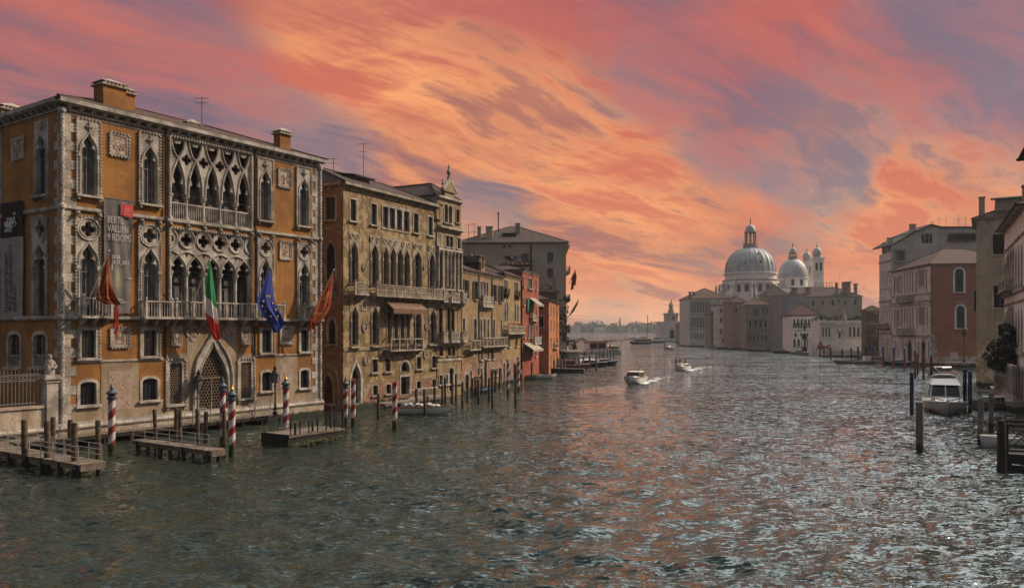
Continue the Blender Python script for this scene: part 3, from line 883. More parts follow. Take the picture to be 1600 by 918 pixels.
# the two loggias
LX0, LX1 = F.t(264.2), F.t(392.3); BW = (LX1-LX0)/5
def colonnette(mb, x, z0, z1, y, r=.16):
    h = z1-z0
    mb.lathe([(r*1.6, 0), (r*1.6, .12), (r*1.25, .2), (r*1.02, .3), (r*.95, h-.62), (r*1.2, h-.58), (r*1.05, h-.5), (r*1.9, h-.16), (r*2.0, h-.08), (r*2.0, h)], 10, (x, y, z0))
    for k in range(6):
        a = pi*k/3; mb.ball((x+cos(a)*r*1.5, y+sin(a)*r*1.5, z1-.3), r*.5, 5, 4)
def loggia(z0, z1, zc, za, lower, zrail):
    F.holes.append(rect(LX0+.1, LX1-.1, z0+.02, z1-.05))
    axes = [LX0+BW*i for i in range(6)]; mids = [LX0+BW*(i+.5) for i in range(5)]
    fb = MB(); fb.plate([rect(LX0-.12, LX1+.12, z0-.02, z1+.12), rect(LX0+.14, LX1-.14, z0+.03, z1-.12)], -.12, .4)
    beads(fb, LX0, LX1, z0, z1+.02, -.12, .16, 'tlr')
    root = F.put(fb, 'loggia', M['istria'])
    mb = MB(); loops = [rect(LX0+.1, LX1-.1, zc-.02, z1-.1)]
    aw = BW-.34; hz = za-zc
    for m_ in mids:
        hd = head('tref', aw, hz)
        lp = [(m_-aw/2, zc-.019), (m_+aw/2, zc-.019)]+[(m_+p[0], zc+.02+p[1]) for p in hd]+[(m_-p[0], zc+.02+p[1]) for p in hd[-2::-1]]
        loops.append(lp)
    if lower:
        zr = ZRC; rr = BW/2-.02
        for a in axes[1:-1]:
            loops.append(quatrefoil(a, zr, rr*.70))
            zt = zr-rr-.16
            loops.append([(a, zt-.62), (a+.24, zt-.08), (a, zt-.16), (a-.24, zt-.08)])
        for m_ in mids: loops.append([(m_, zr+.28), (m_+.2, z1-.22), (m_-.2, z1-.22)])
        for a, s in ((axes[0], 1), (axes[-1], -1)):
            loops.append([(a+s*(.18+.32*sin(pi*i/8)), zr-.34*cos(pi*i/8)) for i in range(9)][::s])
    else:
        zx = za+.30
        for m_ in mids:            # hung half-roundels along the top
            lp = [(m_, zx+.16), (m_+.13*BW, zx+.34), (m_+.27*BW, zx+.68), (m_+.37*BW, z1-.62), (m_+.39*BW, z1-.24), (m_+.2*BW, z1-.24), (m_+.13*BW, z1-.52), (m_-.13*BW, z1-.52), (m_-.2*BW, z1-.24), (m_-.39*BW, z1-.24), (m_-.37*BW, z1-.62), (m_-.27*BW, zx+.68), (m_-.13*BW, zx+.34)]
            loops.append(lp)
        for a in axes[1:-1]: loops.append(quatrefoil(a, za+.28, .50))
    mb.plate(loops, .02, .30, back=True)
    if lower:
        for a in axes[1:-1]:
            mb.tube(ring(a, zr, rr-.05, .0, 24), .1, 6, True); mb.tube(ring(a, zr, rr*.78, .01, 20), .05, 5, True)
        for a, s in ((axes[0], 1), (axes[-1], -1)):
            mb.tube([(a+s*(.1+(rr-.15)*sin(pi*i/10)), .0, zr-(rr-.05)*cos(pi*i/10)) for i in range(11)], .09, 6)
        for m_ in mids:
            e = bez((aw/2+.12, 0), (aw/2+.14, hz*.55), (aw*.30, hz*.75), (0, hz*1.08), 8, True)
            # each rib runs on past the apex and over the next column
            ext = bez((0, hz*1.08), (-aw*.2, hz*1.26), (-BW*.35, hz*1.32), (-BW*.62, hz*1.34), 5, True)
            for s in (-1, 1):
                q = [(m_+s*p[0], -.0, zc+p[1]) for p in e+ext[1:]]
                mb.tube([v for v in q if LX0+.1 < v[0] < LX1-.1], .095, 6)
    else:
        for i, a in enumerate(axes):
            for s in (-1, 1):
                e = bez((a+s*.14, zc+.05), (a+s*.16, zc+hz*.62), (a+s*BW*.30, zc+hz*.86), (a+s*BW*.5, zx-.02), 8) + \
                    bez((a+s*BW*.5, zx-.02), (a+s*BW*.74, zx+.30), (a+s*BW*.86, z1-.75), (a+s*BW*.90, z1-.12), 8, True)
                q = [(p[0], -.0, p[1]) for p in e if LX0+.1 < p[0] < LX1-.1]
                if len(q) > 2: mb.tube(q, .095, 6)
    F.put(mb, 'tracery', M['istria'], parent=root)
    for a in axes:
        cb = MB(); x = min(max(a, LX0+.2), LX1-.2)
        colonnette(cb, x, z0+.02, zc, .14, .17 if a in axes[1:-1] else .13)
        F.put(cb, 'column', M['istria'], parent=root)
    for i, m_ in enumerate(mids):
        op = rect(m_-BW/2, m_+BW/2, z0+.02, z1-.02)
        pm = pane_mesh(op, 1.05, 'dark' if (not lower and i == 1) else 'curtain', BW*.9, (zc-z0)*1.08, z0, m_)
        F.put(pm, 'pane', [M['glass'], M['greyframe'], M['curtain']], parent=root)
    sh = MB(); sh.box(LX0-.1, LX1+.1, .45, 1.1, z1-.04, z1); sh.box(LX0-.1, LX0-.05, .36, 1.1, z0, z1); sh.box(LX1+.05, LX1+.1, .36, 1.1, z0, z1); sh.box(LX0-.1, LX1+.1, .36, 1.1, z0-.05, z0)
    F.put(sh, 'reveal', M['ochre'], parent=root)
    if not lower:
        bb = MB(); hb = zrail-z0
        bb.box(LX0+.1, LX1-.1, .02, .2, zrail-.14, zrail)
        for m_ in mids:
            k = 7
            for j in range(k):
                x = m_-BW/2+.2+(BW-.4)*(j+.5)/k
                bb.lathe([(.06, 0), (.06, .1), (.036, .16), (.055, hb*.45), (.034, hb*.75), (.06, hb-.2), (.06, hb-.14)], 6, (x, .11, z0))
        F.put(bb, 'balustrade', M['istria'], parent=root)
ZU0 = F.z(266, 341); ZU1 = F.z(264.2, 212)
loggia(ZU0, ZU1, F.z(291, 305), F.z(277, 250)-.1, False, F.z(278, 316))
ZN1 = F.z(264.2, 355)
loggia(ZL0, ZN1, F.z(291.4, 424), F.z(304, 404)+.1, True, 0)

# string courses, cornice, corner work
for z, pr in ((Z2, .2), (Z1, .3)):
    course(F, .02, LF-.02, z, .24, pr); course(G, .02, DEP+.1, z, .24, pr*.9)
co = cornice(F, -.05, LF+.05, ZC, .74, .66, pitch=.95, bs=.3, ret=.4)
cornice(G, 0, DEP+.05, ZC, .74, .64, pitch=.95, bs=.3)
for zz in (ZC-.3,):
    course(F, .02, LF-.02, zz, .12, .08)
def lionheads(xs, z):
    mb = MB()
    for x in xs:
        mb.ball((x, -.28, z-.42), (.16, .2, .2), 7, 5); mb.tube([(x, -.02, z-.3), (x, -.3, z-.38)], .12, 6); mb.ball((x, -.5, z-.5), .09, 6, 4)
    F.put(mb, 'corbel_heads', M['grime'])
lionheads([F.t(x) for x in (119, 153, 219, 247, 264, 291, 317, 342, 367, 391, 403, 424, 464, 484)], Z2)
def quoins(fc, ua, ub, right):
    mb = MB(); z = ZT+.3; k = 0
    while z < ZC-.5:
        w = .95 if k % 2 else .52
        a, b = (ua, ua+w) if not right else (ub-w, ub)
        mb.box(a, b, -.055, -.002, z+.012, z+.72); z += .735; k += 1
    fc.put(mb, 'quoins', M['istria'])
quoins(F, .12, 0, False); quoins(F, 0, LF-.12, True); quoins(G, 0, DEP-.14, True)
def rope(pt, name='rope_column'):
    mb = MB(); w = F.world(pt, -.06, 0)
    lw = (pt, -.06)
    mb.tube([(lw[0], lw[1], ZT+.2), (lw[0], lw[1], ZC-.1)], .15, 8)
    for k in range(3):
        pts = []; z = ZT+.2; 
        while z < ZC-.1:
            a = 2*pi*((z)/1.05+k/3); pts.append((lw[0]+.16*cos(a), lw[1]+.16*sin(a), z)); z += .13
        mb.tube(pts, .07, 4)
    for z in (ZT+.1, Z1, Z2, ZC-.15): mb.lathe([(.24, -.2), (.30, -.1), (.30, .1), (.24, .2)], 10, (lw[0], lw[1], z))
    F.put(mb, name, M['istria'])
rope(-.05); rope(LF+.02)

# carved square panels
def panel(fc, x0, x1, yt, yb, mn='relief', bd=.15, name='carved_panel', ins=.24):
    u0, u1, z0, z1 = fc.r(x0, x1, yt, yb)
    mb = MB(); mb.plate([rect(u0, u1, z0, z1), rect(u0+ins, u1-ins, z0+ins, z1-ins)], -.08, .0)
    if bd: beads(mb, u0, u1, z0, z1, -.07, bd)
    o = fc.put(mb, name, M['istria'])
    pb = MB(); pb.box(u0+ins-.02, u1-ins+.02, -.03, -.006, z0+ins-.02, z1-ins+.02)
    rnd = random.Random(int(x0)); cx, cz = (u0+u1)/2, (z0+z1)/2
    for k in range(14):
        a = rnd.uniform(0, 6.28); r_ = rnd.uniform(0, .8)
        pb.ball((cx+cos(a)*r_*(u1-u0-2*ins)/2, -.03, cz+sin(a)*r_*(z1-z0-2*ins)/2), (rnd.uniform(.06, .16), .05, rnd.uniform(.06, .2)), 6, 4)
    pb.build('relief', M['relief'], o)
panel(F, 171, 201.5, 208.5, 245); panel(F, 434.2, 454.6, 264.5, 293.5); panel(F, 436.6, 455, 377.5, 405.5)
panel(F, 172, 202.4, 511, 543); panel(F, 437, 457.8, 510, 537.5)
panel(F, 267, 283, 509, 540, bd=.12); panel(F, 376, 391, 510, 538.5, bd=.12)
panel(G, 18.5, 39, 214, 250, bd=0, ins=.3)

# ground and mezzanine windows
def sqwin(x0, x1, yt, yb):
    u0, u1, z0, z1 = F.r(x0, x1, yt, yb)
    window(F, (u0+u1)/2, z0+.22, (u1-u0)-.66, z1-z0-.5, 'rect', outer=(u0, u1, z0+.2, z1), bead=.15, style='casement', sill=.12, depth=.34, bar='woodframe')
ZSQ = (F.z(138, 510), F.z(138, 563))
for x0, x1 in ((120.4, 155.8), (218.6, 249.8), (405, 428), (466.5, 485.6)):
    u0, u1 = F.t(x0), F.t(x1)
    window(F, (u0+u1)/2, ZSQ[1]+.22, (u1-u0)-.66, ZSQ[0]-ZSQ[1]-.5, 'rect', outer=(u0, u1, ZSQ[1]+.2, ZSQ[0]), bead=.15, style='casement', sill=.12, depth=.34, bar='woodframe')
ZG = (F.z(138, 591), F.z(138, 638))
for x0, x1 in ((120, 155), (218, 250), (406, 427.5), (466.5, 485.5)):
    u0, u1 = F.t(x0), F.t(x1)
    window(F, (u0+u1)/2, ZG[1]+.3, (u1-u0)-.5, ZG[0]-ZG[1]-.55, 'seg', frame=.24, style='grid', bar='iron', sill=.14, depth=.34)
def grille(x0, x1, yt, yb):
    u0, u1, z0, z1 = F.r(x0, x1, yt, yb); u = (u0+u1)/2; w = (u1-u0)-.72; h = z1-z0-.6
    fr = window(F, u, z0+.24, w, h, 'rect', outer=(u0, u1, z0+.22, z1), bead=.18, style='none', sill=.16, depth=.42)
    lattice(fr, rect(u-w/2, u+w/2, z0+.24, z0+.24+h), .12)
def lattice(parent, lp, y, step=.27):
    """honeycomb grille filling a loop"""
    mb = MB(); xs = [p[0] for p in lp]; zs = [p[1] for p in lp]
    def inside(x, z):
        c = False; n = len(lp)
        for i in range(n):
            (x0, z0), (x1, z1) = lp[i], lp[i-1]
            if (z0 > z) != (z1 > z) and x < (x1-x0)*(z-z0)/(z1-z0)+x0: c = not c
        return c
    s = step; hx = s*.87
    j = 0; z = min(zs)
    while z < max(zs):
        x = min(xs)+(hx/2 if j % 2 else 0)
        while x < max(xs):
            if inside(x, z):
                for a in (30, 90, 150):
                    q = (x+hx/2*0, z)
                c = [(x+s*.52*cos(R(60*k+30)), z+s*.52*sin(R(60*k+30))) for k in range(6)]
                for k in (0, 1, 2):
                    mb.beam((c[k][0], y, c[k][1]), (c[k+1][0], y, c[k+1][1]), .06, .05)
            x += hx
        z += s*.76; j += 1
    mb.build('lattice_grille', M['bars'], parent)
grille(259, 290, 561, 635); grille(370.9, 397.4, 560, 625)

# portal with ogee arch and bronze lattice
uo0, uo1 = F.t(299), F.t(363.5); um = F.t(329.5)
zp0 = ZT-.35; zi = F.z(329.5, 535); zo = F.z(329.5, 515)
wi = (F.t(351.5)-F.t(305.5)); wo = uo1-uo0
um = (uo0+uo1)/2
lp = opening('ogee', wi, zi-zp0, 4.6, um, zp0); F.holes.append(grow(lp, .05))
mb = MB(); ol = opening('ogee', wo-.3, zo-zp0, 5.2, um, zp0-.03)
mb.plate([ol, lp], -.14, .5)
hd = head('ogee', wo-.3, 5.2); zs = zo-.03-5.2
mb.tube([(um+(wo-.3)/2, -.16, zp0)]+[(um+p[0], -.16, zs+p[1]) for p in hd]+[(um-p[0], -.16, zs+p[1]) for p in hd[-2::-1]]+[(um-(wo-.3)/2, -.16, zp0)], .13, 6)
hd = head('ogee', wi+.1, 4.66); zs = zi-4.6
mb.tube([(um+(wi+.1)/2, -.15, zp0)]+[(um+p[0], -.15, zs+p[1]) for p in hd]+[(um-p[0], -.15, zs+p[1]) for p in hd[-2::-1]]+[(um-(wi+.1)/2, -.15, zp0)], .08, 6)
for s in (-1, 1): mb.box(um+s*wo/2*.86-.3, um+s*wo/2*.86+.3, -.22, -.1, zs-.35, zs+.05)
mb.lathe([(.06, -.1), (.2, .25), (.09, .5), (.03, .95)], 6, (um, -.15, zo-.05))
door = F.put(mb, 'portal', M['istria'])
pb = MB(); pb.plate([grow(lp, .06)], .44, .5, 0, sides=False); pb.build('door_leaf', M['dark'], door)
lattice(door, grow(lp, -.05), .2, .36)
bb = MB(); zmid = F.z(329.5, 590); bb.box(um-wi/2, um+wi/2, .12, .2, zmid-.07, zmid+.07); bb.box(um-.06, um+.06, .13, .19, zp0, zmid); bb.build('transom_bar', M['bars'], door)
def quat(x, y):
    u, z = F.t(x), F.z(x, y); mb = MB()
    mb.plate([quatrefoil(u, z, .72), quatrefoil(u, z, .5)], -.1, .0)
    o = F.put(mb, 'carved_quatrefoil', M['istria']); b2 = MB(); b2.ball((u, -.04, z), (.36, .09, .36), 8, 6); b2.build('relief', M['relief'], o)
quat(301.5, 520.5); quat(356, 519.5)

# white stone facing on the ground floor, between and below the windows
ZLG = F.z(138, 564)
def facing(x0, x1, z0, z1, mn='slab', y=-.03):
    u0, u1 = F.t(x0), F.t(x1)
    lp = rect(u0, u1, z0, z1); hs = [grow(h, .06) for h in F.holes if min(p[0] for p in h) > u0+.1 and max(p[0] for p in h) < u1-.1 and min(p[1] for p in h) > z0+.1 and max(p[1] for p in h) < z1-.1]
    mb = MB(); mb.plate([lp]+hs, y, -.001); F.put(mb, 'stone_facing', M[mn])
zl = ZG[1]+.05
facing(104.5, 254.5, ZT, zl); facing(157.5, 216.5, zl+.006, ZLG)
facing(291.5, 370, ZT-.62, Z1-.35, y=-.034); facing(257.5, 291, ZT, F.z(275, 552), y=-.031); facing(370.4, 399, ZT, F.z(385, 552), y=-.031)
facing(400, 494, ZT, zl); facing(430, 464.5, zl+.006, ZLG)
course(F, F.t(119), F.t(255), ZLG, .16, .12, name='ledge'); course(F, F.t(400), F.t(486), ZLG, .16, .12, name='ledge')
def pinkpanel(x0, x1, yt, yb):
    u0, u1, z0, z1 = F.r(x0, x1, yt, yb); mb = MB(); mb.box(u0, u1, -.048, -.034, z0, z1)
    o = F.put(mb, 'marble_panel', M['pinkpanel']); b2 = MB(); w, h = u1-u0, z1-z0
    for sx in (0, 1):
        for k in range(5):
            b2.ball((u0+(.08+.09*k if not sx else .92-.09*k)*w, -.05, z1-h*(.14+.075*k)), (.10, .02, .11), 6, 4)
            b2.ball((u0+(.1+.07*k if not sx else .9-.07*k)*w, -.05, z0+h*(.12+.05*k)), (.08, .02, .09), 6, 4)
    b2.build('stain', M['relief'], o)
pinkpanel(170, 205, 579, 640); pinkpanel(437, 457, 567, 612)

# plinth: torus and battered base
def plinth(fc, u0, u1, name='plinth'):
    mb = MB(); mb.box(u0, u1, -.30, .0, -1.5, ZT-.16); o = fc.put(mb, name, M['istria_wet'])
    tb = MB(); tb.tube([(u0, -.26, ZT-.02), (u1, -.26, ZT-.02)], .19, 8); tb.box(u0, u1, -.18, -.003, ZT+.12, ZT+.34)
    tb.build('torus_moulding', M['istria'], o)
plinth(F, -.32, LF+.32)
# down pipes
for x in (257, 396.5):
    mb = MB(); u = F.t(x); mb.tube([(u, -.16, ZC+.1), (u, -.16, Z2+.3), (u, -.34, Z2), (u, -.34, Z1+1), (u, -.16, Z1-.6), (u, -.12, ZLG)], .09, 6); F.put(mb, 'downpipe', M['iron'])

# balconies
ZBF = Z1+.12
for x0, x1 in ((119.5, 166.5), (217.5, 261), (465.5, 495)):
    balcony(F, F.t(x0), F.t(x1), ZBF, .95, F.z(140, 465)-ZBF if x0 < 200 else 1.35, corbels=3)
balcony(F, F.t(264.8), F.t(436), ZBF, .95, 1.4, corbels=9)

# side face
def side_upper(x0, x1):
    u0, u1 = G.t(x0), G.t(x1)
    window(G, (u0+u1)/2, ZW0, (u1-u0)-.75, ZW1-ZW0, 'tref', outer=(u0, u1, ZW0-.02, F.z(138, 187)), bead=0, finial=True, style='casement', sill=.24, depth=.38, hh=1.5)
side_upper(54, 76.5); side_upper(-16, 3)
def side_nob(x0, x1): nobile(x0, x1, G, 'casement')
side_nob(52, 76); side_nob(-17, 1)
for x0, x1 in ((10.8, 34.5), (50, 76)):
    u0, u1, z0, z1 = G.r(x0, x1, 516, 579)
    fr = window(G, (u0+u1)/2, z0+.3, (u1-u0)-.66, z1-z0-.6, 'seg', frame=.3, style='casement', bar='woodframe', sill=.16, depth=.34)
    bb = MB(); a0, a1 = (u0+.33), (u1-.33); bb.box(a0, a1, -.04, .06, z0+1.2, z0+1.3); bb.box(a0, a1, -.04, .06, z0+.32, z0+.4)
    for k in range(4):
        for j in range(2): bb.tube(ring(a0+(a1-a0)*(k+.5)/4, z0+.58+.4*j, .17, .01, 10), .04, 4, True)
    bb.build('parapet_fretwork', M['istria'], fr)

F.wall(0, LF, -1, ZC+.5, M['ochre']); G.wall(0, DEP-.002, -1, ZC+.5, M['ochre_side'])
rest(pal, 0, LF, 0, DEP, -1, ZC+.5, 'ochre', 'l')
rf = roof(pal, 0, LF, 0, DEP, ZC+.78, 3.1, .6, 'tile')
# chimneys: a wide capped one near the corner, its twin behind, one at the right
chimney(pal, 5.6, 3.2, ZC+.7, ZC+3.5, 2.0, 1.5, 'ochre', 'tile'); chimney(pal, 7.5, 4.4, ZC+.7, ZC+3.6, 1.3, 1.4, 'ochre', 'tile')
chimney(pal, 22.8, 1.6, ZC+.7, ZC+2.8, 1.35, 1.0, 'ochre', 'tile')
chimney(pal, .9, 10.5, ZC+.7, ZC+1.5, 1.8, 1.3, 'grime', 'tile')
chimney(pal, 14.3, 4.5, ZC+1.2, ZC+2.2, 1.6, .8, 'rust', 'tile')
w = F.world(15.1, 4, 0); antenna(w, ZC+2.6, ZC+5.2, 'thin forked antenna standing on the roof of the ochre gothic palace')

# ------------------------------------------------------------ banners
def banner_front():
    u0, u1 = F.t(164.5)-.28, F.t(211)-.4; zt = F.z(164, 311); zb = F.z(170, 489); w = u1-u0-.5; h = zt-zb
    t = thing('exhibition_banner', 'tall dark grey exhibition banner with a red square hanging on the ochre palace front', 'banner')
    t.location = F.world(u0, -.30, zb); t.rotation_euler = (0, 0, F.ang)
    wt = u1-u0
    def surf(s, v):
        fold = .10*(sin(s*9+v*3)*.6+sin(s*17-v*5+1)*.4)*(.35+.65*sin(pi*min(1, v*1.1)))
        x = s*(wt*(1-.10*v)) if True else 0
        return (x, fold-.04-.12*sin(pi*v)*0, h*(1-v)+.28*s*(-1)*(1-v)*0)
    mb = MB(); nx, nz = 22, 44; o = 0
    for j in range(nz+1):
        for i in range(nx+1): mb.v.append(surf(i/nx, j/nz))
    for j in range(nz):
        for i in range(nx):
            a = j*(nx+1)+i; mb.f.append([a, a+1, a+nx+2, a+nx+1]); mb.m.append(0)
            mb.uv[len(mb.f)-1] = [(i/nx, j/nz), ((i+1)/nx, j/nz), ((i+1)/nx, (j+1)/nz), (i/nx, (j+1)/nz)]
    m = bpy.data.materials.new('printed_banner_cloth'); m.use_nodes = True
    n = NT(m.node_tree); b = n.n['Principled BSDF']; uv = n.node('ShaderNodeUVMap').outputs[0]
    q = n.node('ShaderNodeSeparateXYZ', {0: uv}).outputs; pos = n.node('ShaderNodeNewGeometry').outputs['Position']
    c = n.mix(n.ramp(n.noise(pos, .7, 4), .3, .7), (.075, .062, .058, 1), (.12, .105, .098, 1))
    # pale green glass bowl printed low on the cloth
    gx = n.math('MULTIPLY', n.ramp(q[0], .04, .16), n.ramp(q[0], .78, .60)); gz = n.math('MULTIPLY', n.ramp(q[1], .60, .68), n.ramp(q[1], .79, .745))
    pr = n.math('MULTIPLY', n.math('MULTIPLY', gx, gz), n.ramp(n.noise(n.mapv(uv, scale=(7, 5, 1)), 1., 3), .35, .6))
    c = n.mix(n.math('MULTIPLY', pr, .85), c, (.30, .30, .07, 1))
    c = n.mix(n.math('MULTIPLY', n.ramp(q[1], .55, .62), n.ramp(q[1], .86, .78)), c, n.mix(n.noise(n.mapv(uv, scale=(9, 1.5, 1)), 1., 3), c, (.16, .14, .11, 1)))
    n.put(b.inputs['Base Color'], c); b.inputs['Roughness'].default_value = .75
    cl = mb.build('cloth', m, t, smooth=True)
    def word(tx, s, v, size, name='lettering', mm='ink', sp=1., xs=1., thin=0.):
        x, y, z = surf(s, v)
        return lettering(tx, size, mm, t, (x, -.20, z), name=name, spacing=sp, xs=xs, thin=thin)
    word('BERTIL\nVALLIEN_\n9 ROOMS', .08, .21, .84, sp=.84, xs=.56, thin=-.012)
    word('20.08\n25.11_2012', .24, .52, .44, sp=.95, xs=.72)
    word('Istituto Veneto\ndi Scienze, Lettere\ned Arti', .22, .885, .22, sp=.9, xs=.8)
    mb = MB()
    def bar(s0, s1, v0, v1, mi=0): 
        a = surf(s0, v0); c2 = surf(s1, v1); mb.box(a[0], c2[0], -.19, -.18, c2[2], a[2], mi)
    bar(.86, .875, .37, .43); bar(.24, .27, .57, .62); bar(.86, 1.0, .683, .69); bar(.08, .19, .875, .885)
    mb.build('small_lettering', M['ink'], t)
    mb = MB(); bar(.55, .62, .018, .13); bar(.635, .99, .03, .14)
    rs = mb.build('red_square', flat('red_banner_print', (.50, .055, .05), .7, .2), t)
    mb = MB()
    for k, (a, b_) in enumerate(((.66, .86), (.66, .9), (.66, .84), (.66, .92))):
        p, p2 = surf(a, .065+.016*k), surf(b_, .071+.016*k); mb.box(p[0], p2[0], -.197, -.191, p2[2], p[2])
    mb.build('small_print', flat('pale_red_print', (.60, .22, .2), .7, .2), rs)
    mb = MB(); mb.tube([(-.15, .02, h+.05), (wt+.15, .02, h+.05)], .06, 6); mb.build('batten', M['iron'], t); mb = MB(); mb.tube([(-.05, .02, -.05), (wt*.9+.1, .02, -.05)], .05, 6); mb.build('batten', M['iron'], t)
banner_front()
def banner_side():
    u0, u1 = G.t(4.5), G.t(40); zt = G.z(22, 316); zm = G.z(22, 371); zb = G.z(20, 494); w = u1-u0
    t = thing('institute_banner', 'narrow black and grey banner with upright lettering on the shaded palace side', 'banner')
    t.location = G.world(u0, -.2, zb); t.rotation_euler = (0, 0, G.ang); h = zt-zb; hm = zm-zb
    mb = MB()
    for j in range(12):
        for i in range(8):
            f = lambda i, j: (w*i/8, .03*sin(i*1.3+j*.4), hm*j/12)
            mb.quad([f(i, j), f(i+1, j), f(i+1, j+1), f(i, j+1)])
    mb.build('grey_cloth', flat('grey_banner_cloth', (.27, .255, .24), .8, .2), t, smooth=True)
    mb = MB()
    for j in range(6):
        for i in range(8):
            f = lambda i, j: (w*i/8, .03*sin(i*1.3+j*.4), hm+(h-hm)*j/6)
            mb.quad([f(i, j), f(i+1, j), f(i+1, j+1), f(i, j+1)])
    bl = mb.build('black_cloth', flat('black_banner_cloth', (.014, .013, .013), .8, .2), t, smooth=True)
    # the pale leaf-like emblem: a fan of rounded outlines
    mb = MB(); cx, cz = w*.5, hm+(h-hm)*.30
    for k, (a, l, wd) in enumerate(((200, 1.05, .36), (160, 1.15, .40), (122, .98, .36), (84, .85, .34), (48, 1.1, .4), (14, 1.05, .34), (270, .5, .4))):
        a = R(a); pts = []
        for i in range(14):
            tt = 2*pi*i/14; lx = l*.5*(1-cos(tt))*.92+.06; ly = wd*.5*sin(tt)
            pts.append((cx+lx*cos(a)-ly*sin(a), -.08, cz+lx*sin(a)*.9+ly*cos(a)))
        mb.tube(pts, .05, 4, True)
        if k in (1, 3, 4, 0): mb.add([(cx+(p[0]-cx)*.9+.02, -.06, cz+(p[2]-cz)*.9) for p in pts], [tuple(range(14))])
    mb.build('emblem', M['ink'], bl)
    lettering('IstitutoVeneto\ndiScienzeLettere\nedArti', .92, 'inkdark', t, (w*.36, -.08, .35), rot=(pi/2, -pi/2, 0), spacing=.78, xs=.92)
banner_side()

# ------------------------------------------------------------ flags
def flagmat(kind):
    m = bpy.data.materials.new(kind+'_flag_cloth'); m.use_nodes = True
    n = NT(m.node_tree); b = n.n['Principled BSDF']; uv = n.node('ShaderNodeUVMap').outputs[0]
    q = n.node('ShaderNodeSeparateXYZ', {0: uv}).outputs
    if kind == 'tricolour':
        # bands run slantwise because the cloth hangs from one corner
        v = n.math('ADD', q[1], n.math('MULTIPLY', q[0], -.16))
        c = n.mix(n.ramp(v, .40, .41), (.02, .16, .055, 1), (.52, .48, .45, 1))
        c = n.mix(n.ramp(v, .60, .61), c, (.50, .035, .025, 1))
    elif kind == 'blue': c = (.022, .035, .19, 1)
    else:
        c = n.mix(n.ramp(n.noise(n.mapv(uv, scale=(3, 4, 1)), 1., 3), .4, .6), (.12, .008, .008, 1), (.20, .016, .011, 1))
        r1 = n.noise(n.mapv(uv, scale=(9, 12, 1)), 1., 2, .6, 1.2)
        g = n.math('MULTIPLY', n.ramp(n.math('ABSOLUTE', n.math('SUBTRACT', r1, .5)), .022, .008), .8)
        edge = n.math('MAXIMUM', n.ramp(n.math('ABSOLUTE', n.math('SUBTRACT', q[0], .12)), .05, .03), n.ramp(n.math('ABSOLUTE', n.math('SUBTRACT', q[0], .88)), .05, .03))
        edge = n.math('MAXIMUM', edge, n.ramp(n.math('ABSOLUTE', n.math('SUBTRACT', q[1], .74)), .03, .015))
        lion = n.math('MULTIPLY', n.ramp(n.math('ABSOLUTE', n.math('SUBTRACT', q[1], .46)), .18, .13), n.ramp(n.math('ABSOLUTE', n.math('SUBTRACT', q[0], .5)), .25, .18))
        lion = n.math('MULTIPLY', lion, n.ramp(n.noise(n.mapv(uv, scale=(6, 7, 1)), 1., 3, .6, 1.), .46, .54))
        g = n.math('MAXIMUM', n.math('MAXIMUM', g, n.math('MULTIPLY', edge, .7)), lion)
        c = n.mix(n.math('MULTIPLY', g, .8), c, (.36, .16, .03, 1))
    n.put(b.inputs['Base Color'], c); b.inputs['Roughness'].default_value = .8; b.inputs['Specular IOR Level'].default_value = .2
    return m
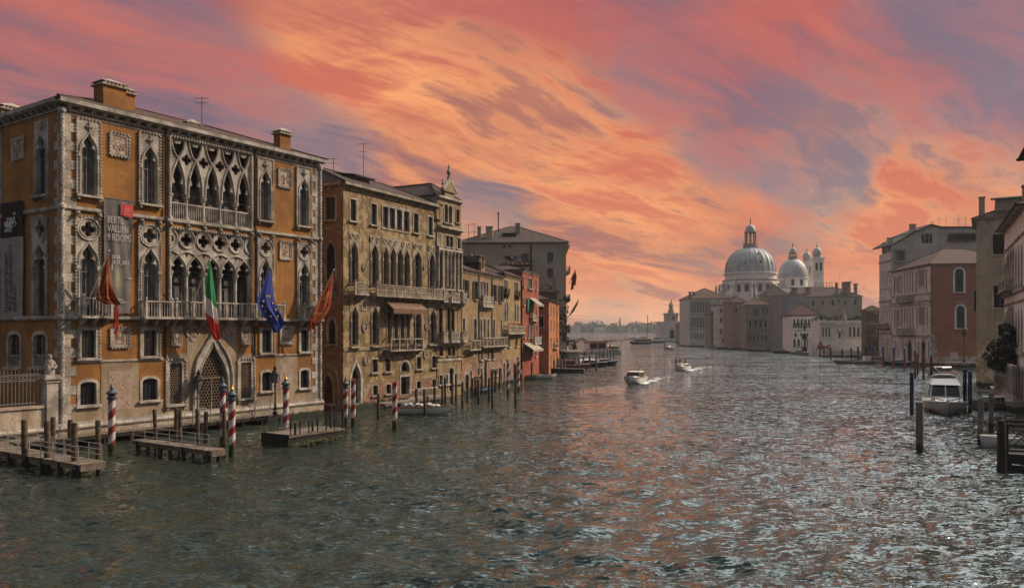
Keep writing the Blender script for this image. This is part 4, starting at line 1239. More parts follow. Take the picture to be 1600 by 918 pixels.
def flag(name, label, outline, pole, kind, yout, tails=None, fold=.16, stars=None):
    """outline: rows of (x left, x right, y) in the photograph from the tip down; pole: foot and tip pixels"""
    t = thing(name, label, 'flag')
    foot = (F.t(pole[0]), -.7, F.z(pole[0], pole[1]))
    t.location = F.world(*foot); t.rotation_euler = (0, 0, F.ang)
    rows = []
    for (xl, xr, y) in outline:
        xm = (xl+xr)/2; rows.append((F.t(xl)-foot[0], F.t(xr)-foot[0], F.z(xm, y)-foot[2]))
    K = len(rows)
    def surf(s, v):
        p = v*(K-1); i = min(int(p), K-2); f = p-i
        a = rows[i][0]*(1-f)+rows[i+1][0]*f; b = rows[i][1]*(1-f)+rows[i+1][1]*f; z = rows[i][2]*(1-f)+rows[i+1][2]*f
        yy = -yout*(1-.25*v)+fold*(sin(s*8+v*2.2)+.5*sin(s*15-v*4))*min(1, v*1.6)
        return Vector((a+(b-a)*s, yy, z))
    nx, nz = 18, 30; mb = MB()
    for j in range(nz+1):
        for i in range(nx+1): mb.v.append(tuple(surf(i/nx, j/nz)))
    for j in range(nz):
        for i in range(nx):
            a = j*(nx+1)+i; mb.f.append([a, a+1, a+nx+2, a+nx+1]); mb.m.append(0)
            mb.uv[len(mb.f)-1] = [(i/nx, j/nz), ((i+1)/nx, j/nz), ((i+1)/nx, (j+1)/nz), (i/nx, (j+1)/nz)]
    cl = mb.build('cloth', flagmat(kind), t, smooth=True)
    if stars:
        for (s, v) in stars:
            p = surf(s, v); sb = MB()
            pts = [(p.x+(.15 if i % 2 == 0 else .06)*sin(pi*i/5), p.y-.05, p.z+(.15 if i % 2 == 0 else .06)*cos(pi*i/5)) for i in range(10)]
            sb.add(pts+[(a, b+.03, c) for a, b, c in pts], [tuple(range(10))[::-1]]+[(i, (i+1) % 10, 10+(i+1) % 10, 10+i) for i in range(10)])
            sb.build('star', M['starcol'], cl)
    if tails:
        tb = MB()
        for (x0, y0, x1, y1) in tails:
            a = Vector((F.t(x0)-foot[0], -yout*.75, F.z(x0, y0)-foot[2])); b = Vector((F.t(x1)-foot[0], -yout*.72, F.z(x1, y1)-foot[2]))
            for k in range(6):
                f = k/6; p, q2 = a.lerp(b, f), a.lerp(b, f+1/6)
                tb.tube([p+Vector((.05*sin(k*2), 0, 0)), q2+Vector((.05*sin(k*2+2), .03, 0))], [.12, .09] if k < 5 else [.12, .16], 5)
        tb.build('tassels', M['tassel'], t)
    pb = MB(); tip = Vector((F.t(pole[2])-foot[0], -yout, F.z(pole[2], pole[3])-foot[2]+.1))
    pb.tube([(0, .6, -.9), tip*1.02], .055, 6); pb.ball(tuple(tip*1.03), .11, 6, 5); pb.build('flagpole', M['palewood'], t)
    return t
M['starcol'] = flat('yellow_star_print', (.60, .42, .03), .7, .2); M['tassel'] = flat('red_tassel', (.34, .04, .015), .8, .2)
flag('lion_banner', 'crimson and gold swallowtail banner drooping before the left balcony of the ochre palace',
     [(147, 148.5, 400), (141, 151, 422), (138, 154, 440), (134, 159, 456), (133, 164, 468), (150, 169, 476)], (131, 468, 147.5, 398), 'lion', 1.3,
     tails=[(164, 474, 166, 490), (166, 488, 165, 522), (163, 480, 162, 512)])
flag('tricolour_flag', 'green, white and red flag hanging from a slanting pole over the portal',
     [(302.5, 304, 410), (299.5, 309, 430), (298, 313, 452), (298, 316.5, 474), (301, 318.5, 496), (308, 320.5, 516), (316, 321.5, 530)], (294.5, 472, 303, 408), 'tricolour', 1.6)
flag('starred_flag', 'deep blue flag with a ring of yellow stars hanging right of the portal',
     [(395, 397, 422), (388, 402, 445), (379, 407, 468), (381, 413, 482), (393, 420, 496), (404, 423, 508), (409, 411.5, 519)], (404, 474, 396, 421), 'blue', 1.6,
     stars=[(.46, .30), (.66, .30), (.30, .37), (.24, .46), (.80, .40), (.84, .52), (.26, .55), (.33, .64), (.80, .64), (.58, .70)])
flag('lion_banner', 'crimson and gold swallowtail banner blown clear of the palace right corner',
     [(496, 498.5, 428), (488, 498.5, 448), (480, 498, 464), (473, 496, 480), (468, 487, 494), (466, 478, 504)], (489, 474, 497.5, 426), 'lion', 1.5,
     tails=[(467, 498, 467, 516), (473, 502, 473, 522)])

# ------------------------------------------------------------ garden wall with railing and statue pillar, left of the palace
gw = thing('garden_wall', 'pale stone garden wall topped by white iron railings beside the ochre palace', 'wall', (P0.x, P0.y, 0), F.ang)
u0, u1 = -16, F.t(88)-.02
zw, zf = F.z(40, 639), F.z(40, 588)
mb = MB(); mb.box(u0, u1, 0, .5, -1, zw); mb.box(u0, u1, -.12, .62, zw+.002, zw+.2); mb.build('stone_base', M['istria_wet'], gw)
mb = MB(); mb.tube([(u0, -.16, ZT-.02), (-.35, -.16, ZT-.02)], .18, 8); mb.build('torus_moulding', M['istria'], gw)
mb = MB()
mb.box(u0, u1-.9, .2, .26, zw+.4, zw+.46); mb.box(u0, u1-.9, .2, .26, zf-.35, zf-.29); mb.box(u0, u1-.9, .2, .26, zf+.1, zf+.16)
x = u0
while x < u1-.9:
    mb.box(x-.017, x+.017, .2, .24, zw+.2, zf+(.55 if int(x*10) % 3 else .3)); mb.tube(ring(x+.13, zf-.09, .12, .22, 8), .025, 4, True)
    mb.ball((x, .22, zw+1.6), .05, 5, 4); x += .26
mb.build('railing', M['greyframe'], gw)
pl = thing('statue_pillar', 'square stone gate pillar carrying a small carved figure beside the palace corner', 'pillar', F.world(F.t(80), .2, 0)[:], F.ang)
zp = F.z(80, 588); mb = MB(); mb.box(-.42, .42, -.42, .42, -1, zp-.2); mb.box(-.5, .5, -.5, .5, 1.4, 1.75); mb.build('shaft', M['istria'], pl)
mb = MB(); mb.box(-.62, .62, -.62, .62, zp-.2, zp-.02); mb.box(-.5, .5, -.5, .5, zp-.45, zp-.202); mb.box(-.52, .52, -.52, .52, zp-.018, zp+.14); mb.build('capital', M['istria'], pl)
mb = MB(); zz = zp+.14
mb.lathe([(.34, 0), (.36, .25), (.30, .5), (.36, .85), (.30, 1.05), (.14, 1.2), (.17, 1.35), (.16, 1.5), (.05, 1.58)], 9, (0, 0, zz)); mb.ball((-.22, -.15, zz+.55), (.18, .2, .35), 7, 5); mb.tube([(.25, -.1, zz+1.0), (.3, -.3, zz+.6), (.1, -.38, zz+.5)], .09, 6)
mb.build('carved_figure', M['istria'], pl, smooth=True)
# ------------------------------------------------------------ the worn tan gothic palace
B0 = Vector((-18.9, 88.0)); DB = Vector((.53, 1)).normalized()
bar = thing('worn_gothic_palace', 'worn tan gothic palace with peeling plaster, long fret balcony and brown awning', 'palace', (B0.x, B0.y, 0), atan2(DB.y, DB.x))
H = Face(bar, B0, DB); EB = Vector((-DB.y, DB.x)); BD = 14.0
HS = Face(bar, B0+EB*BD, -EB)
LB = H.t(682); ZBC = H.z(537.5, 292); ZBG = H.z(560, 600)
for x0, x1 in ((546.5, 557), (579.3, 588.6), (645.9, 653.6), (668.8, 675.8)):
    u = (H.t(x0)+H.t(x1))/2; window(H, u, H.z(552, 345), 1.05, H.z(552, 311.5)-H.z(552, 345), 'rect', frame=.16, style='casement', bar='woodframe')
zq0, zq1 = H.z(552, 345), H.z(552, 311.5)
for x in (602, 612.7, 623.8, 634.5): window(H, H.t(x), zq0, 1.1, zq1-zq0, 'rect', frame=.17, style='casement', bar='woodframe', sill=0)
mb = MB(); mb.plate([rect(H.t(596.5), H.t(640), zq0-.3, zq1+.3), rect(H.t(596.5)+.12, H.t(640)-.12, zq0-.18, zq1+.18)], -.1, -.002); H.put(mb, 'window_surround', M['istria'])
def bgoth(x0, x1, ya, yb, xr=None, outer=True, cloth='redcurt', style='curtain', fin=False):
    u0, u1 = H.t(x0), H.t(x1); u = (u0+u1)/2; xm = xr or (x0+x1)/2; za, zb = H.z(xm, ya), H.z(xm, yb); w = u1-u0-.5
    o = (u0, u1, zb-.02, za+1.15) if outer else None
    return window(H, u, zb, w, za-zb, 'ogee', outer=o, frame=.2, style=style, depth=.4, sill=0, stone='grime', hh=min(1.5, w*1.35), cloth=cloth)
for x0, x1 in ((545.5, 560), (577.5, 592), (645, 659), (668.5, 680)): bgoth(x0, x1, 378, 446, 553)
ub = [H.t(x) for x in (597, 607.6, 618.8, 629.6, 640)]
for a, b in zip(ub, ub[1:]):
    zb, za = H.z(553, 446), H.z(553, 378); window(H, (a+b)/2, zb, b-a-.42, za-zb, 'ogee', outer=(a+.004, b-.004, zb-.02, za+1.15), frame=.2, style='curtain', depth=.4, sill=0, stone='grime', hh=1.5, cloth='redcurt')
mb = MB()
zr = H.z(553, 369)
for x in (549, 556.5, 580, 589.5, 601, 608, 618, 629, 637, 648, 656, 670, 678.5):
    mb.tube([(H.t(x)+.27*cos(2*pi*i/10), -.09, zr+.27*sin(2*pi*i/10)) for i in range(10)], .07, 5, True)
H.put(mb, 'roundels', M['grime'])
zbf = H.z(553, 458.5)
balcony(H, H.t(544.5), H.t(565), zbf, .95, 1.25, 'grime', 'fret', corbels=3)
balcony(H, H.t(578), H.t(665.5), zbf, 1.0, 1.25, 'grime', 'fret', corbels=10)
balcony(H, H.t(668.5), H.t(688) , zbf, .9, 1.25, 'grime', 'fret', corbels=3)
course(H, .0, LB, H.z(553, 460), .2, .12, 'grime')
# lower floor
for x0, x1 in ((546.5, 560.5), (578.5, 592.5), (647, 658.5), (669.5, 682)): bgoth(x0, x1, 479, 538, 553, style='casement')
zl0, zl1 = H.z(553, 537), H.z(553, 486)
for a, b in ((604, 613), (614.5, 623), (624.5, 632.5), (634, 641)):
    window(H, (H.t(a)+H.t(b))/2, zl0, H.t(b)-H.t(a)-.3, zl1-zl0, 'rect', frame=.14, style='curtain', stone='grime', sill=0, cloth='curtain', glass='dark', bar='redcurt')
zg = H.z(553, 548)
balcony(H, H.t(600), H.t(651.5), zg, 1.0, 1.35, 'grime', 'iron', corbels=7, pitch=.16)
mb = MB(); a, b = H.t(599), H.t(653); zt_, zm_, zb_ = H.z(605, 467), H.z(605, 483), H.z(605, 491)
mb.hexa([(a, -1.5, zm_), (b, -1.5, zm_), (b, -.02, zt_-.06), (a, -.02, zt_-.06)], [(a, -1.52, zm_+.05), (b, -1.52, zm_+.05), (b, -.02, zt_), (a, -.02, zt_)])
n = 34
for i in range(n):
    x0, x1 = a+(b-a)*i/n, a+(b-a)*(i+1)/n
    mb.quad([(x0, -1.51, zm_+.04), (x1, -1.51, zm_+.04), (x1, -1.53, zb_+.2), ((x0+x1)/2, -1.53, zb_), (x0, -1.53, zb_+.2)])
H.put(mb, 'awning', M['canvas'])
for x0, x1, y in ((546, 561, 545), (579, 593, 545), (647, 660, 541), (668, 684, 540)):
    mb = MB(); z_ = H.z(553, 541); mb.box(H.t(x0), H.t(x1), -.4, -.003, z_-.2, z_); H.put(mb, 'window_ledge', M['grime'])
course(H, 0, LB, H.z(553, 546), .18, .1, 'grime')
# small niches and medallions between the windows
for x, y, r_ in ((569, 511, .42), (666, 509, .4), (571, 563, .36), (664, 553, .36), (568.5, 417, .34), (663, 416, .3)):
    mb = MB(); u, z_ = H.t(x), H.z(x, y); mb.tube([(u+r_*cos(2*pi*i/14), -.07, z_+r_*1.25*sin(2*pi*i/14)) for i in range(14)], .09, 5, True); mb.ball((u, -.02, z_), (r_*.7, .1, r_*.9), 8, 5)
    H.put(mb, 'medallion', M['grime'])
for x0, x1 in ((564.5, 573), (657.5, 665)):
    mb = MB(); u0, u1, z0, z1 = H.r(x0, x1, 468.5, 485); mb.plate([rect(u0, u1, z0, z1), rect(u0+.15, u1-.15, z0+.15, z1-.15)], -.06, -.001); H.put(mb, 'plaster_frame', M['istria'])
# ground floor
u0, u1 = H.t(546), H.t(566.5); zt_, zb_ = H.z(556, 566), .55
window(H, (u0+u1)/2, zb_, u1-u0-.75, zt_-zb_, 'ogee', outer=None, frame=.34, depth=.6, style='grid', bar='iron', glass='dark', sill=0, hh=2.2, name='water_gate')
for x0, x1 in ((580.6, 590.5), (601, 610), (650.5, 658.5), (674, 682)):
    window(H, (H.t(x0)+H.t(x1))/2, H.z(586, 581), 1.05, H.z(586, 561)-H.z(586, 581), 'rect', frame=.18, style='casement', bar='redcurt', stone='grime', sill=.14)
for x0, x1 in ((582, 590.5), (603, 610.5), (650, 658), (674, 682)):
    window(H, (H.t(x0)+H.t(x1))/2, H.z(586, 617), .95, H.z(586, 601.5)-H.z(586, 617), 'seg', frame=.2, style='grid', bar='iron', stone='grime', sill=.1)
ud = H.t(633); window(H, ud, .9, 1.9, H.z(633, 588)-.9, 'rect', frame=.25, depth=.6, style='grid', bar='iron', glass='dark', stone='istria', sill=0, name='door')
window(H, ud, H.z(633, 580), 1.9, 1.25, 'arch', frame=.25, depth=.5, style='grid', bar='iron', glass='dark', stone='istria', sill=0, hh=1.1)
cornice(H, -.3, LB, ZBC-.1, .65, .6, 'grime', .55, .2)
# side face on the narrow canal
zs2 = HS.z(517, 311); 
win(HS, 509, 524, 308, 343, 'rect', style='casement', bar='woodframe', frame=.22, sill=.18)
win(HS, 509, 523.5, 378, 436, 'point', style='grid', bar='woodframe', frame=.22, hh=1.4)
win(HS, 513, 524.5, 496, 537, 'point', style='casement', bar='woodframe', frame=.28, hh=1.3, sill=.2)
win(HS, 505, 520, 585, 630, 'point', style='casement', glass='redcurt', bar='woodframe', frame=.28, hh=1.5)
u0, u1 = HS.t(499), HS.t(529); zz = HS.z(514, 585)
mb = MB(); hd = head('point', u1-u0, 2.4); um_ = (u0+u1)/2
mb.tube([(u1, -.04, 0)]+[(um_+p[0], -.04, zz-1+p[1]) for p in hd]+[(um_-p[0], -.04, zz-1+p[1]) for p in hd[-2::-1]]+[(u0, -.04, 0)], .1, 5); HS.put(mb, 'blind_arch', M['grime'])
mb = MB(); q = HS.r(506, 519, 568.5, 577); mb.box(q[0], q[1], -.06, -.003, q[2], q[3]); pl_ = HS.put(mb, 'street_plate', M['istria'])
lettering('RIO DE\nL ORSO', .34, 'inkdark', pl_, (q[0]+.08, -.07, q[3]-.38), spacing=.8, xs=.8)
balcony(HS, HS.t(500), HS.t(527), HS.z(514, 457), .8, 1.25, 'grime', 'fret', corbels=3)
for z_ in (HS.z(530, 356), HS.z(530, 487), HS.z(530, 551)): course(HS, 0, BD, z_, .16, .1, 'grime')
cornice(HS, 0, BD+.1, ZBC-.1, .65, .6, 'grime', .8, .2)
H.wall(0, LB, -1, ZBC+.3, M['barbaro']); facing_base(H, .004, LB-.004, -1, ZBG, 'brickbase'); HS.wall(0, BD-.003, -1, ZBC+.3, M['barb_side'])
rest(bar, 0, LB, 0, BD, -1, ZBC+.3, 'barb_side', 'lr')
mb = MB(); mb.box(-.1, LB, -.5, -.003, -1, .45); mb.build('water_step', M['istria_wet'], bar)
roof(bar, 0, LB, 0, BD, ZBC+.58, 3.0, .6, 'tile_d', ridge=3.5)
mb = MB(); rx = 5.2; mb.box(rx, rx+3.0, 2.8, 6, ZBC+1.0, ZBC+2.5); dm = mb.build('dormer', M['barb_side'], bar)
mb = MB(); mb.hexa([(rx-.4, 2.2, ZBC+2.3), (rx+3.4, 2.2, ZBC+2.3), (rx+3.4, 6.5, ZBC+3.0), (rx-.4, 6.5, ZBC+3.0)], [(rx-.4, 2.2, ZBC+2.5), (rx+3.4, 2.2, ZBC+2.5), (rx+3.4, 6.5, ZBC+3.2), (rx-.4, 6.5, ZBC+3.2)]); mb.build('dormer_roof', M['tile_d'], dm)
mb = MB(); mb.box(rx+.5, rx+1.2, 2.78, 2.799, ZBC+1.5, ZBC+2.2); mb.box(rx+1.7, rx+2.4, 2.78, 2.799, ZBC+1.5, ZBC+2.2); mb.build('dormer_window', M['glass'], dm)
antenna(H.world(12.3, 7, 0), ZBC+2.6, ZBC+8.3, 'tall thin mast on the tiled roof of the worn tan gothic palace')
antenna(HS.world(10, 3, 0), ZBC+1.2, ZBC+4.2, 'short looped aerial on the worn palace roof beside the narrow side canal')

# ------------------------------------------------------------ its taller baroque neighbour
Q0 = B0+DB*(LB+.02)-EB*.12
baro = thing('baroque_palace', 'tall narrow baroque palace with broken pediment, pinnacles and two rows of balconies', 'palace', (Q0.x, Q0.y, 0), atan2(DB.y, DB.x))
K = Face(baro, Q0, DB); LQ = K.t(720.5)
KS = Face(baro, Q0+EB*18, -EB)
ZQ = K.z(683, 304); ZQM = K.z(683, 353); ZQL = K.z(683, 388)
XR = 686.
def row(xs, yt, yb, w, kind='rect', **kw):
    for x in xs: window(K, K.t(x), K.z(XR, yb), w, K.z(XR, yt)-K.z(XR, yb), kind, **kw)
row((684.5, 715), 320, 341, .8, style='grid', bar='woodframe', frame=.14, stone='barbaro2')
row((697, 703.5), 316, 345, .85, 'arch', style='casement', bar='woodframe', frame=.16, stone='istria')
row((686.2, 699.2, 705.2, 717), 365.5, 383, .85, style='casement', bar='woodframe', frame=.14, stone='istria')
row((687.5, 718.5), 392, 450, 1.0, 'arch', style='casement', bar='woodframe', glass='dark', frame=.2, stone='istria', hh=.5)
row((700.4, 705.8), 392, 450, .95, 'arch', style='casement', bar='woodframe', glass='dark', frame=.2, stone='istria', hh=.5)
row((688.2, 718.6), 481, 529, .95, style='casement', bar='woodframe', glass='dark', frame=.12, stone='barbaro2')
row((701, 707.2), 481, 529, .9, style='casement', bar='woodframe', glass='dark', frame=.12, stone='barbaro2')
row((689, 718.3), 535, 556, 1.0, style='casement', bar='redcurt', frame=.12, stone='barbaro2')
row((702, 708), 535, 556, .95, style='casement', bar='redcurt', frame=.12, stone='barbaro2')
row((689, 699, 711, 718), 586, 601, .8, style='grid', bar='iron', frame=.12, stone='istria')
window(K, K.t(705), .6, 1.2, K.z(705, 574)-.6, 'arch', frame=.22, style='grid', bar='iron', glass='dark', sill=0, name='water_gate')
for yr, yf in ((452, 470), (516, 533)):
    z_ = K.z(XR, yf)
    for a, b in ((685.5, 691.5), (697.5, 709.5), (715.8, 721.5)): balcony(K, K.t(a), K.t(b), z_, .85, 1.2, 'istria', 'fret', corbels=3)
mb = MB(); z0 = K.z(XR, 447); 
for x in (684, 690.7, 697.6, 703.1, 708.6, 714.6, 720): mb.lathe([(.16, z0), (.13, z0+.2), (.12, ZQL-.9), (.22, ZQL-.5), (.24, ZQL-.25)], 8, (K.t(x), -.14, 0))
K.put(mb, 'half_columns', M['istria'])
for z_, p_ in ((ZQM, .55), (ZQL, .3), (K.z(XR, 471), .2), (K.z(XR, 534), .15), (K.z(XR, 562), .15)): course(K, -.02, LQ+.05, z_, .3, p_, 'istria')
course(K, -.02, LQ+.05, ZQ-.15, .3, .35, 'istria')
K.wall(0, LQ, -1, ZQ, M['barbaro2'])
# attic gable: raised middle with a broken pediment and pinnacles
ua, ub_ = K.t(694), K.t(708.5); um_ = (ua+ub_)/2; zg0 = ZQ+.0; zg1 = K.z(699, 300)
mb = MB(); mb.box(ua, ub_, -.1, .5, ZQ+.002, zg1)
mb.plate([[(ua-.5, zg1), (ub_+.5, zg1), (ub_+.5, zg1+.25), (um_, zg1+1.7), (ua-.5, zg1+.25)]], -.3, .4, back=True); pd = K.put(mb, 'attic_gable', M['barbaro2'])
mb = MB()
for s in (-1, 1): mb.beam((um_+s*(ub_-ua+1.2)/2, -.2, zg1+.3), (um_, -.2, zg1+1.85), .3, .5)
mb.build('pediment_moulding', M['istria'], pd)
for x, s in ((um_, 1.5), (ua-.3, 1.0), (ub_+.3, 1.0)):
    zb_ = zg1+(1.75 if x == um_ else .3)
    mb = MB(); mb.lathe([(.2*s, 0), (.2*s, .2*s), (.09*s, .35*s), (.22*s, .65*s), (.18*s, .8*s), (.06*s, 1.0*s), (.11*s, 1.15*s), (.02, 1.4*s)], 8, (x, 0, zb_)); mb.build('pinnacle', M['grime'], pd)
KS.wall(0, 17.99, -1, ZQ-.02, M['grey']); rest(baro, 0, LQ, 0, 18, -1, ZQ-.1, 'grey', 'l')
roof(baro, 0, LQ, .4, 18, ZQ+.05, 2.2, .35, 'tile_d', axis='y', ridge=3.)

# ------------------------------------------------------------ helper for the plainer houses
def house(name, label, p0, d, L, depth, ztop, wallm, sidem=None, group=None, cat='house', zb=-1, roofm='tile_d', rise=2.2, cornm='grime', over=.45, base=None, pitch=.6, left=True, rk='hip', right=False, axis=None, ridge=None, corn=True):
    """block with a front along d and (optionally) a side face meeting its left or right end"""
    p0 = Vector((p0[0], p0[1])); d = Vector((d[0], d[1])).normalized(); e = Vector((-d.y, d.x))
    t = thing(name, label, cat, (p0.x, p0.y, 0), atan2(d.y, d.x), group)
    f = Face(t, p0, d); f.L = L; f.D = depth
    f.left = Face(t, p0+e*depth, -e) if left else None
    f.right = Face(t, p0+d*L, e) if right else None
    def finish(splits=None):
        zs = splits or [(zb, ztop, wallm, 'wall')]
        for a, b, m_, nm in zs: f.wall(0, L, a, b, M[m_], name=nm)
        if left: f.left.wall(0, depth-.003, zb, ztop, M[sidem or wallm])
        if right: f.right.wall(.003, depth, zb, ztop, M[sidem or wallm])
        rest(t, 0, L, 0, depth, zb, ztop-.05, sidem or wallm, ('l' if left else '')+('r' if right else ''))
        if corn:
            cornice(f, 0, L, ztop-.1, .42, over*.8, cornm, pitch, .18)
            if left: cornice(f.left, 0, depth+.1, ztop-.1, .42, over*.8, cornm, pitch, .18)
            if right: cornice(f.right, -.1, depth, ztop-.1, .42, over*.8, cornm, pitch, .18)
        if rise: roof(t, 0, L, 0, depth, ztop+(.36 if corn else .05), rise, over, roofm, rk, axis=axis, ridge=ridge)
        return t
    f.finish = finish; f.t_ = t
    return f

# tan house
T0 = Vector((at(721.5, 500, 111.5).x, 111.5)); T1 = Vector((at(785.4, 500, 129.5).x, 129.5)); TD = T1-T0
ZTA = EYE+(HY-424)/FOC*113
tan_ = house('tan_house', 'long tan plastered house with dark open shutters and a small gabled dormer', T0, TD, TD.length, 12, ZTA, 'tan', 'barb_side', pitch=.8)
F2 = tan_
X = 724
zz = lambda y, x=745: F2.z(x, y)
for x0, x1, yt, yb in ((737.2, 748.3, 438.5, 467), (766.6, 776.6, 443.5, 467.5), (779.5, 785, 445, 468.5), (722.5, 732.5, 436.5, 466.5)):
    u = (F2.t(x0)+F2.t(x1))/2; u = max(u, 1.0); w = min(2.2, F2.t(x1)-F2.t(x0))*.5
    z0, z1 = F2.z(740, 467), F2.z(740, 439)
    window(F2, u, z0, max(.8, w), z1-z0, 'rect', frame=.08, style='casement', glass='dark', bar='woodframe', shutters=.72, stone='grime')
z0, z1 = F2.z(758, 468), F2.z(758, 440.5)
for x in (752.2, 756.9, 761.3): window(F2, F2.t(x), z0, .8, z1-z0, 'rect', frame=.12, style='curtain', sill=0)
balcony(F2, F2.t(749.5), F2.t(765), F2.z(757, 478), .6, 1.5, 'istria', 'fret', corbels=4)
for x, w in ((724.5, 1.0), (742.3, 1.2), (751.5, .8), (757, .8), (762.5, .8), (771.5, .95), (783.2, .8)):
    z0, z1 = F2.z(745, 530), F2.z(745, 497)
    window(F2, max(F2.t(x), .75), z0, w, z1-z0, 'arch', frame=.16, style='casement', bar='woodframe', sill=0)
balcony(F2, F2.t(725.5), F2.t(741), F2.z(733, 545), .95, 1.3, 'grime', 'baluster', corbels=4); balcony(F2, F2.t(746), F2.t(784.5), F2.z(760, 540), .95, 1.3, 'grime', 'baluster', corbels=8)
for x in (752.5, 763, 770): window(F2, F2.t(x), F2.z(760, 561), .9, F2.z(760, 547)-F2.z(760, 561), 'rect', frame=.12, style='grid', bar='iron')
for x, w, yt in ((728.7, 1.2, 583), (735.5, .8, 578), (758.4, 1.4, 561), (786-1.5, .9, 574)):
    window(F2, min(F2.t(x), F2.L-.9), .35, w, F2.z(x, yt)-.35, 'arch', frame=.2, depth=.5, style='grid', bar='iron', glass='dark', sill=0, name='water_door')
for x in (747, 752, 771, 776): window(F2, F2.t(x), F2.z(x, 586), .8, 1.1, 'rect', frame=.14, style='grid', bar='iron')
mb = MB()
for x in (747.5, 768): u = F2.t(x); mb.tube([(u, -.1, ZTA), (u, -.1, 4)], .08, 5); 
F2.put(mb, 'downpipes', M['iron'])
mb = MB(); q = F2.r(734.3, 740.3, 550, 557.5); mb.box(q[0], q[1], -.06, -.003, q[2], q[3]); F2.put(mb, 'wall_notice', M['istria'])
zbb = F2.z(750, 564)
F2.finish(); facing_base(F2, .004, F2.L-.004, -1, zbb, 'brickbase')
# gabled dormer
u = F2.t(755.5); zd = ZTA+.3; ztd = zz(402, 755)
mb = MB(); mb.plate([[(u-1.0, zd), (u+1.0, zd), (u+.72, zd+1.4), (u+.72, ztd-.7), (u+1.05, ztd-.7), (u, ztd+.35), (u-1.05, ztd-.7), (u-.72, ztd-.7), (u-.72, zd+1.4)], opening('arch', .8, 2.0, .4, u, zd+.7)], .1, .5, back=True)
dd = F2.put(mb, 'dormer', M['tan']); mb = MB(); mb.box(u-.5, u+.5, .44, .48, zd+.6, zd+2.8); F2.put(mb, 'dormer_window', M['glass'], parent=dd)
mb = MB(); mb.hexa([(u-.9, .5, ztd-.75), (u+.9, .5, ztd-.75), (u+.9, 5, ztd-.75), (u-.9, 5, ztd-.75)], [(u-.05, .5, ztd+.3), (u+.05, .5, ztd+.3), (u+.05, 5, ztd+.3), (u-.05, 5, ztd+.3)]); mb.box(u-.7, u+.7, .502, 5, zd, ztd-.755); F2.put(mb, 'dormer_back', M['tile_d'], parent=dd)
# long raised attic behind with its own small roof
mb = MB(); mb.box(3, 15, 6, 11, ZTA+.8, ZTA+3.4); at_ = mb.build('attic', M['barb_side'], F2.t_)
roof(F2.t_, 2.6, 15.4, 5.6, 11.4, ZTA+3.42, 1.4, .4, 'tile', name='attic_roof')
chimney(F2.t_, 12.5, 3.4, ZTA+.5, ZTA+3.4, .5, .5, 'barb_side', 'plain')

# narrow ochre house
O1 = Vector((at(813.3, 500, 141).x, 141)); OD = O1-T1
ZOA = EYE+(HY-434.5)/FOC*138
F3 = house('narrow_ochre_house', 'narrow ochre house with paired gothic windows and red flowers on its balcony', T1+OD.normalized()*.02, OD, OD.length-.03, 11, ZOA, 'ochre2', 'tan', pitch=.5)
for x in (788.5, 791.8, 805, 808.3):
    window(F3, F3.t(x), F3.z(797, 457), .85, F3.z(797, 439)-F3.z(797, 457), 'rect', frame=.12, style='casement', bar='woodframe', glass='dark')
for x in (790, 806.7): balcony(F3, max(.15, F3.t(x)-1.1), F3.t(x)+1.1, F3.z(797, 460.5), .4, .7, 'iron', 'iron', corbels=2, slab=.1)
for x in (788.8, 792.6, 805, 808.8):
    window(F3, F3.t(x), F3.z(797, 501), .95, F3.z(797, 470)-F3.z(797, 501), 'ogee', frame=.2, style='casement', bar='woodframe', glass='dark', sill=0, hh=1.2)
balcony(F3, .3, F3.L-.1, F3.z(797, 520), .9, 1.3, 'grime', 'fret', corbels=5)
for x in (795, 807): window(F3, F3.t(x), F3.z(797, 541), 1.3, F3.z(797, 524)-F3.z(797, 541), 'rect', frame=.12, style='casement', bar='woodframe', glass='dark')
for x, yt in ((786.8, 566), (796, 572), (806, 566)): window(F3, max(.8, F3.t(x)), .5, 1.1, max(2.2, F3.z(x, yt)-.5), 'arch', frame=.18, style='grid', bar='iron', glass='dark', sill=0, name='water_door')
zb3 = F3.z(797, 561); F3.finish(); facing_base(F3, .004, F3.L-.004, -1, zb3, 'brickbase')
mb = MB(); rnd = random.Random(3)
for k in range(60): mb.ball((rnd.uniform(1.5, F3.L-.4), -.8+rnd.uniform(-.15, .2), F3.z(797, 520)+1.35+rnd.uniform(0, .3)), rnd.uniform(.06, .13), 5, 4)
tag(mb.build('geraniums', flat('red_geraniums', (.42, .04, .015), .7, .2), F3.t_), kind='stuff')

# red house
R0 = Vector((at(814.2, 500, 141.5).x, 141.5)); R1 = Vector((at(840.2, 500, 154).x, 154)); RD = R1-R0; RE = Vector((RD.y, -RD.x)).normalized()
R0 = R0+RE*.25; ZRA = EYE+(HY-427)/FOC*147.5
F4 = house('red_house', 'tall narrow red house with pale awnings and a flower-decked balcony', R0, RD, RD.length, 11, ZRA, 'red', 'red', pitch=.5, cornm='istria', rise=1.5)
for x, w in ((818, .8), (837.5, .7)): window(F4, F4.t(x), F4.z(828, 450), w, F4.z(828, 435)-F4.z(828, 450), 'rect', frame=.12, style='grid', bar='greyframe')
window(F4, F4.t(828), F4.z(828, 451), 3.0, F4.z(828, 435)-F4.z(828, 451), 'rect', frame=.14, style='grid', bar='istria', sill=.2)
for x, w, yt, yb in ((818.3, .8, 466, 477), (829.5, 1.8, 466, 489), (838, .7, 478, 488)): window(F4, F4.t(x), F4.z(828, yb), w, F4.z(828, yt)-F4.z(828, yb), 'rect', frame=.1, style='casement', bar='woodframe', glass='dark')
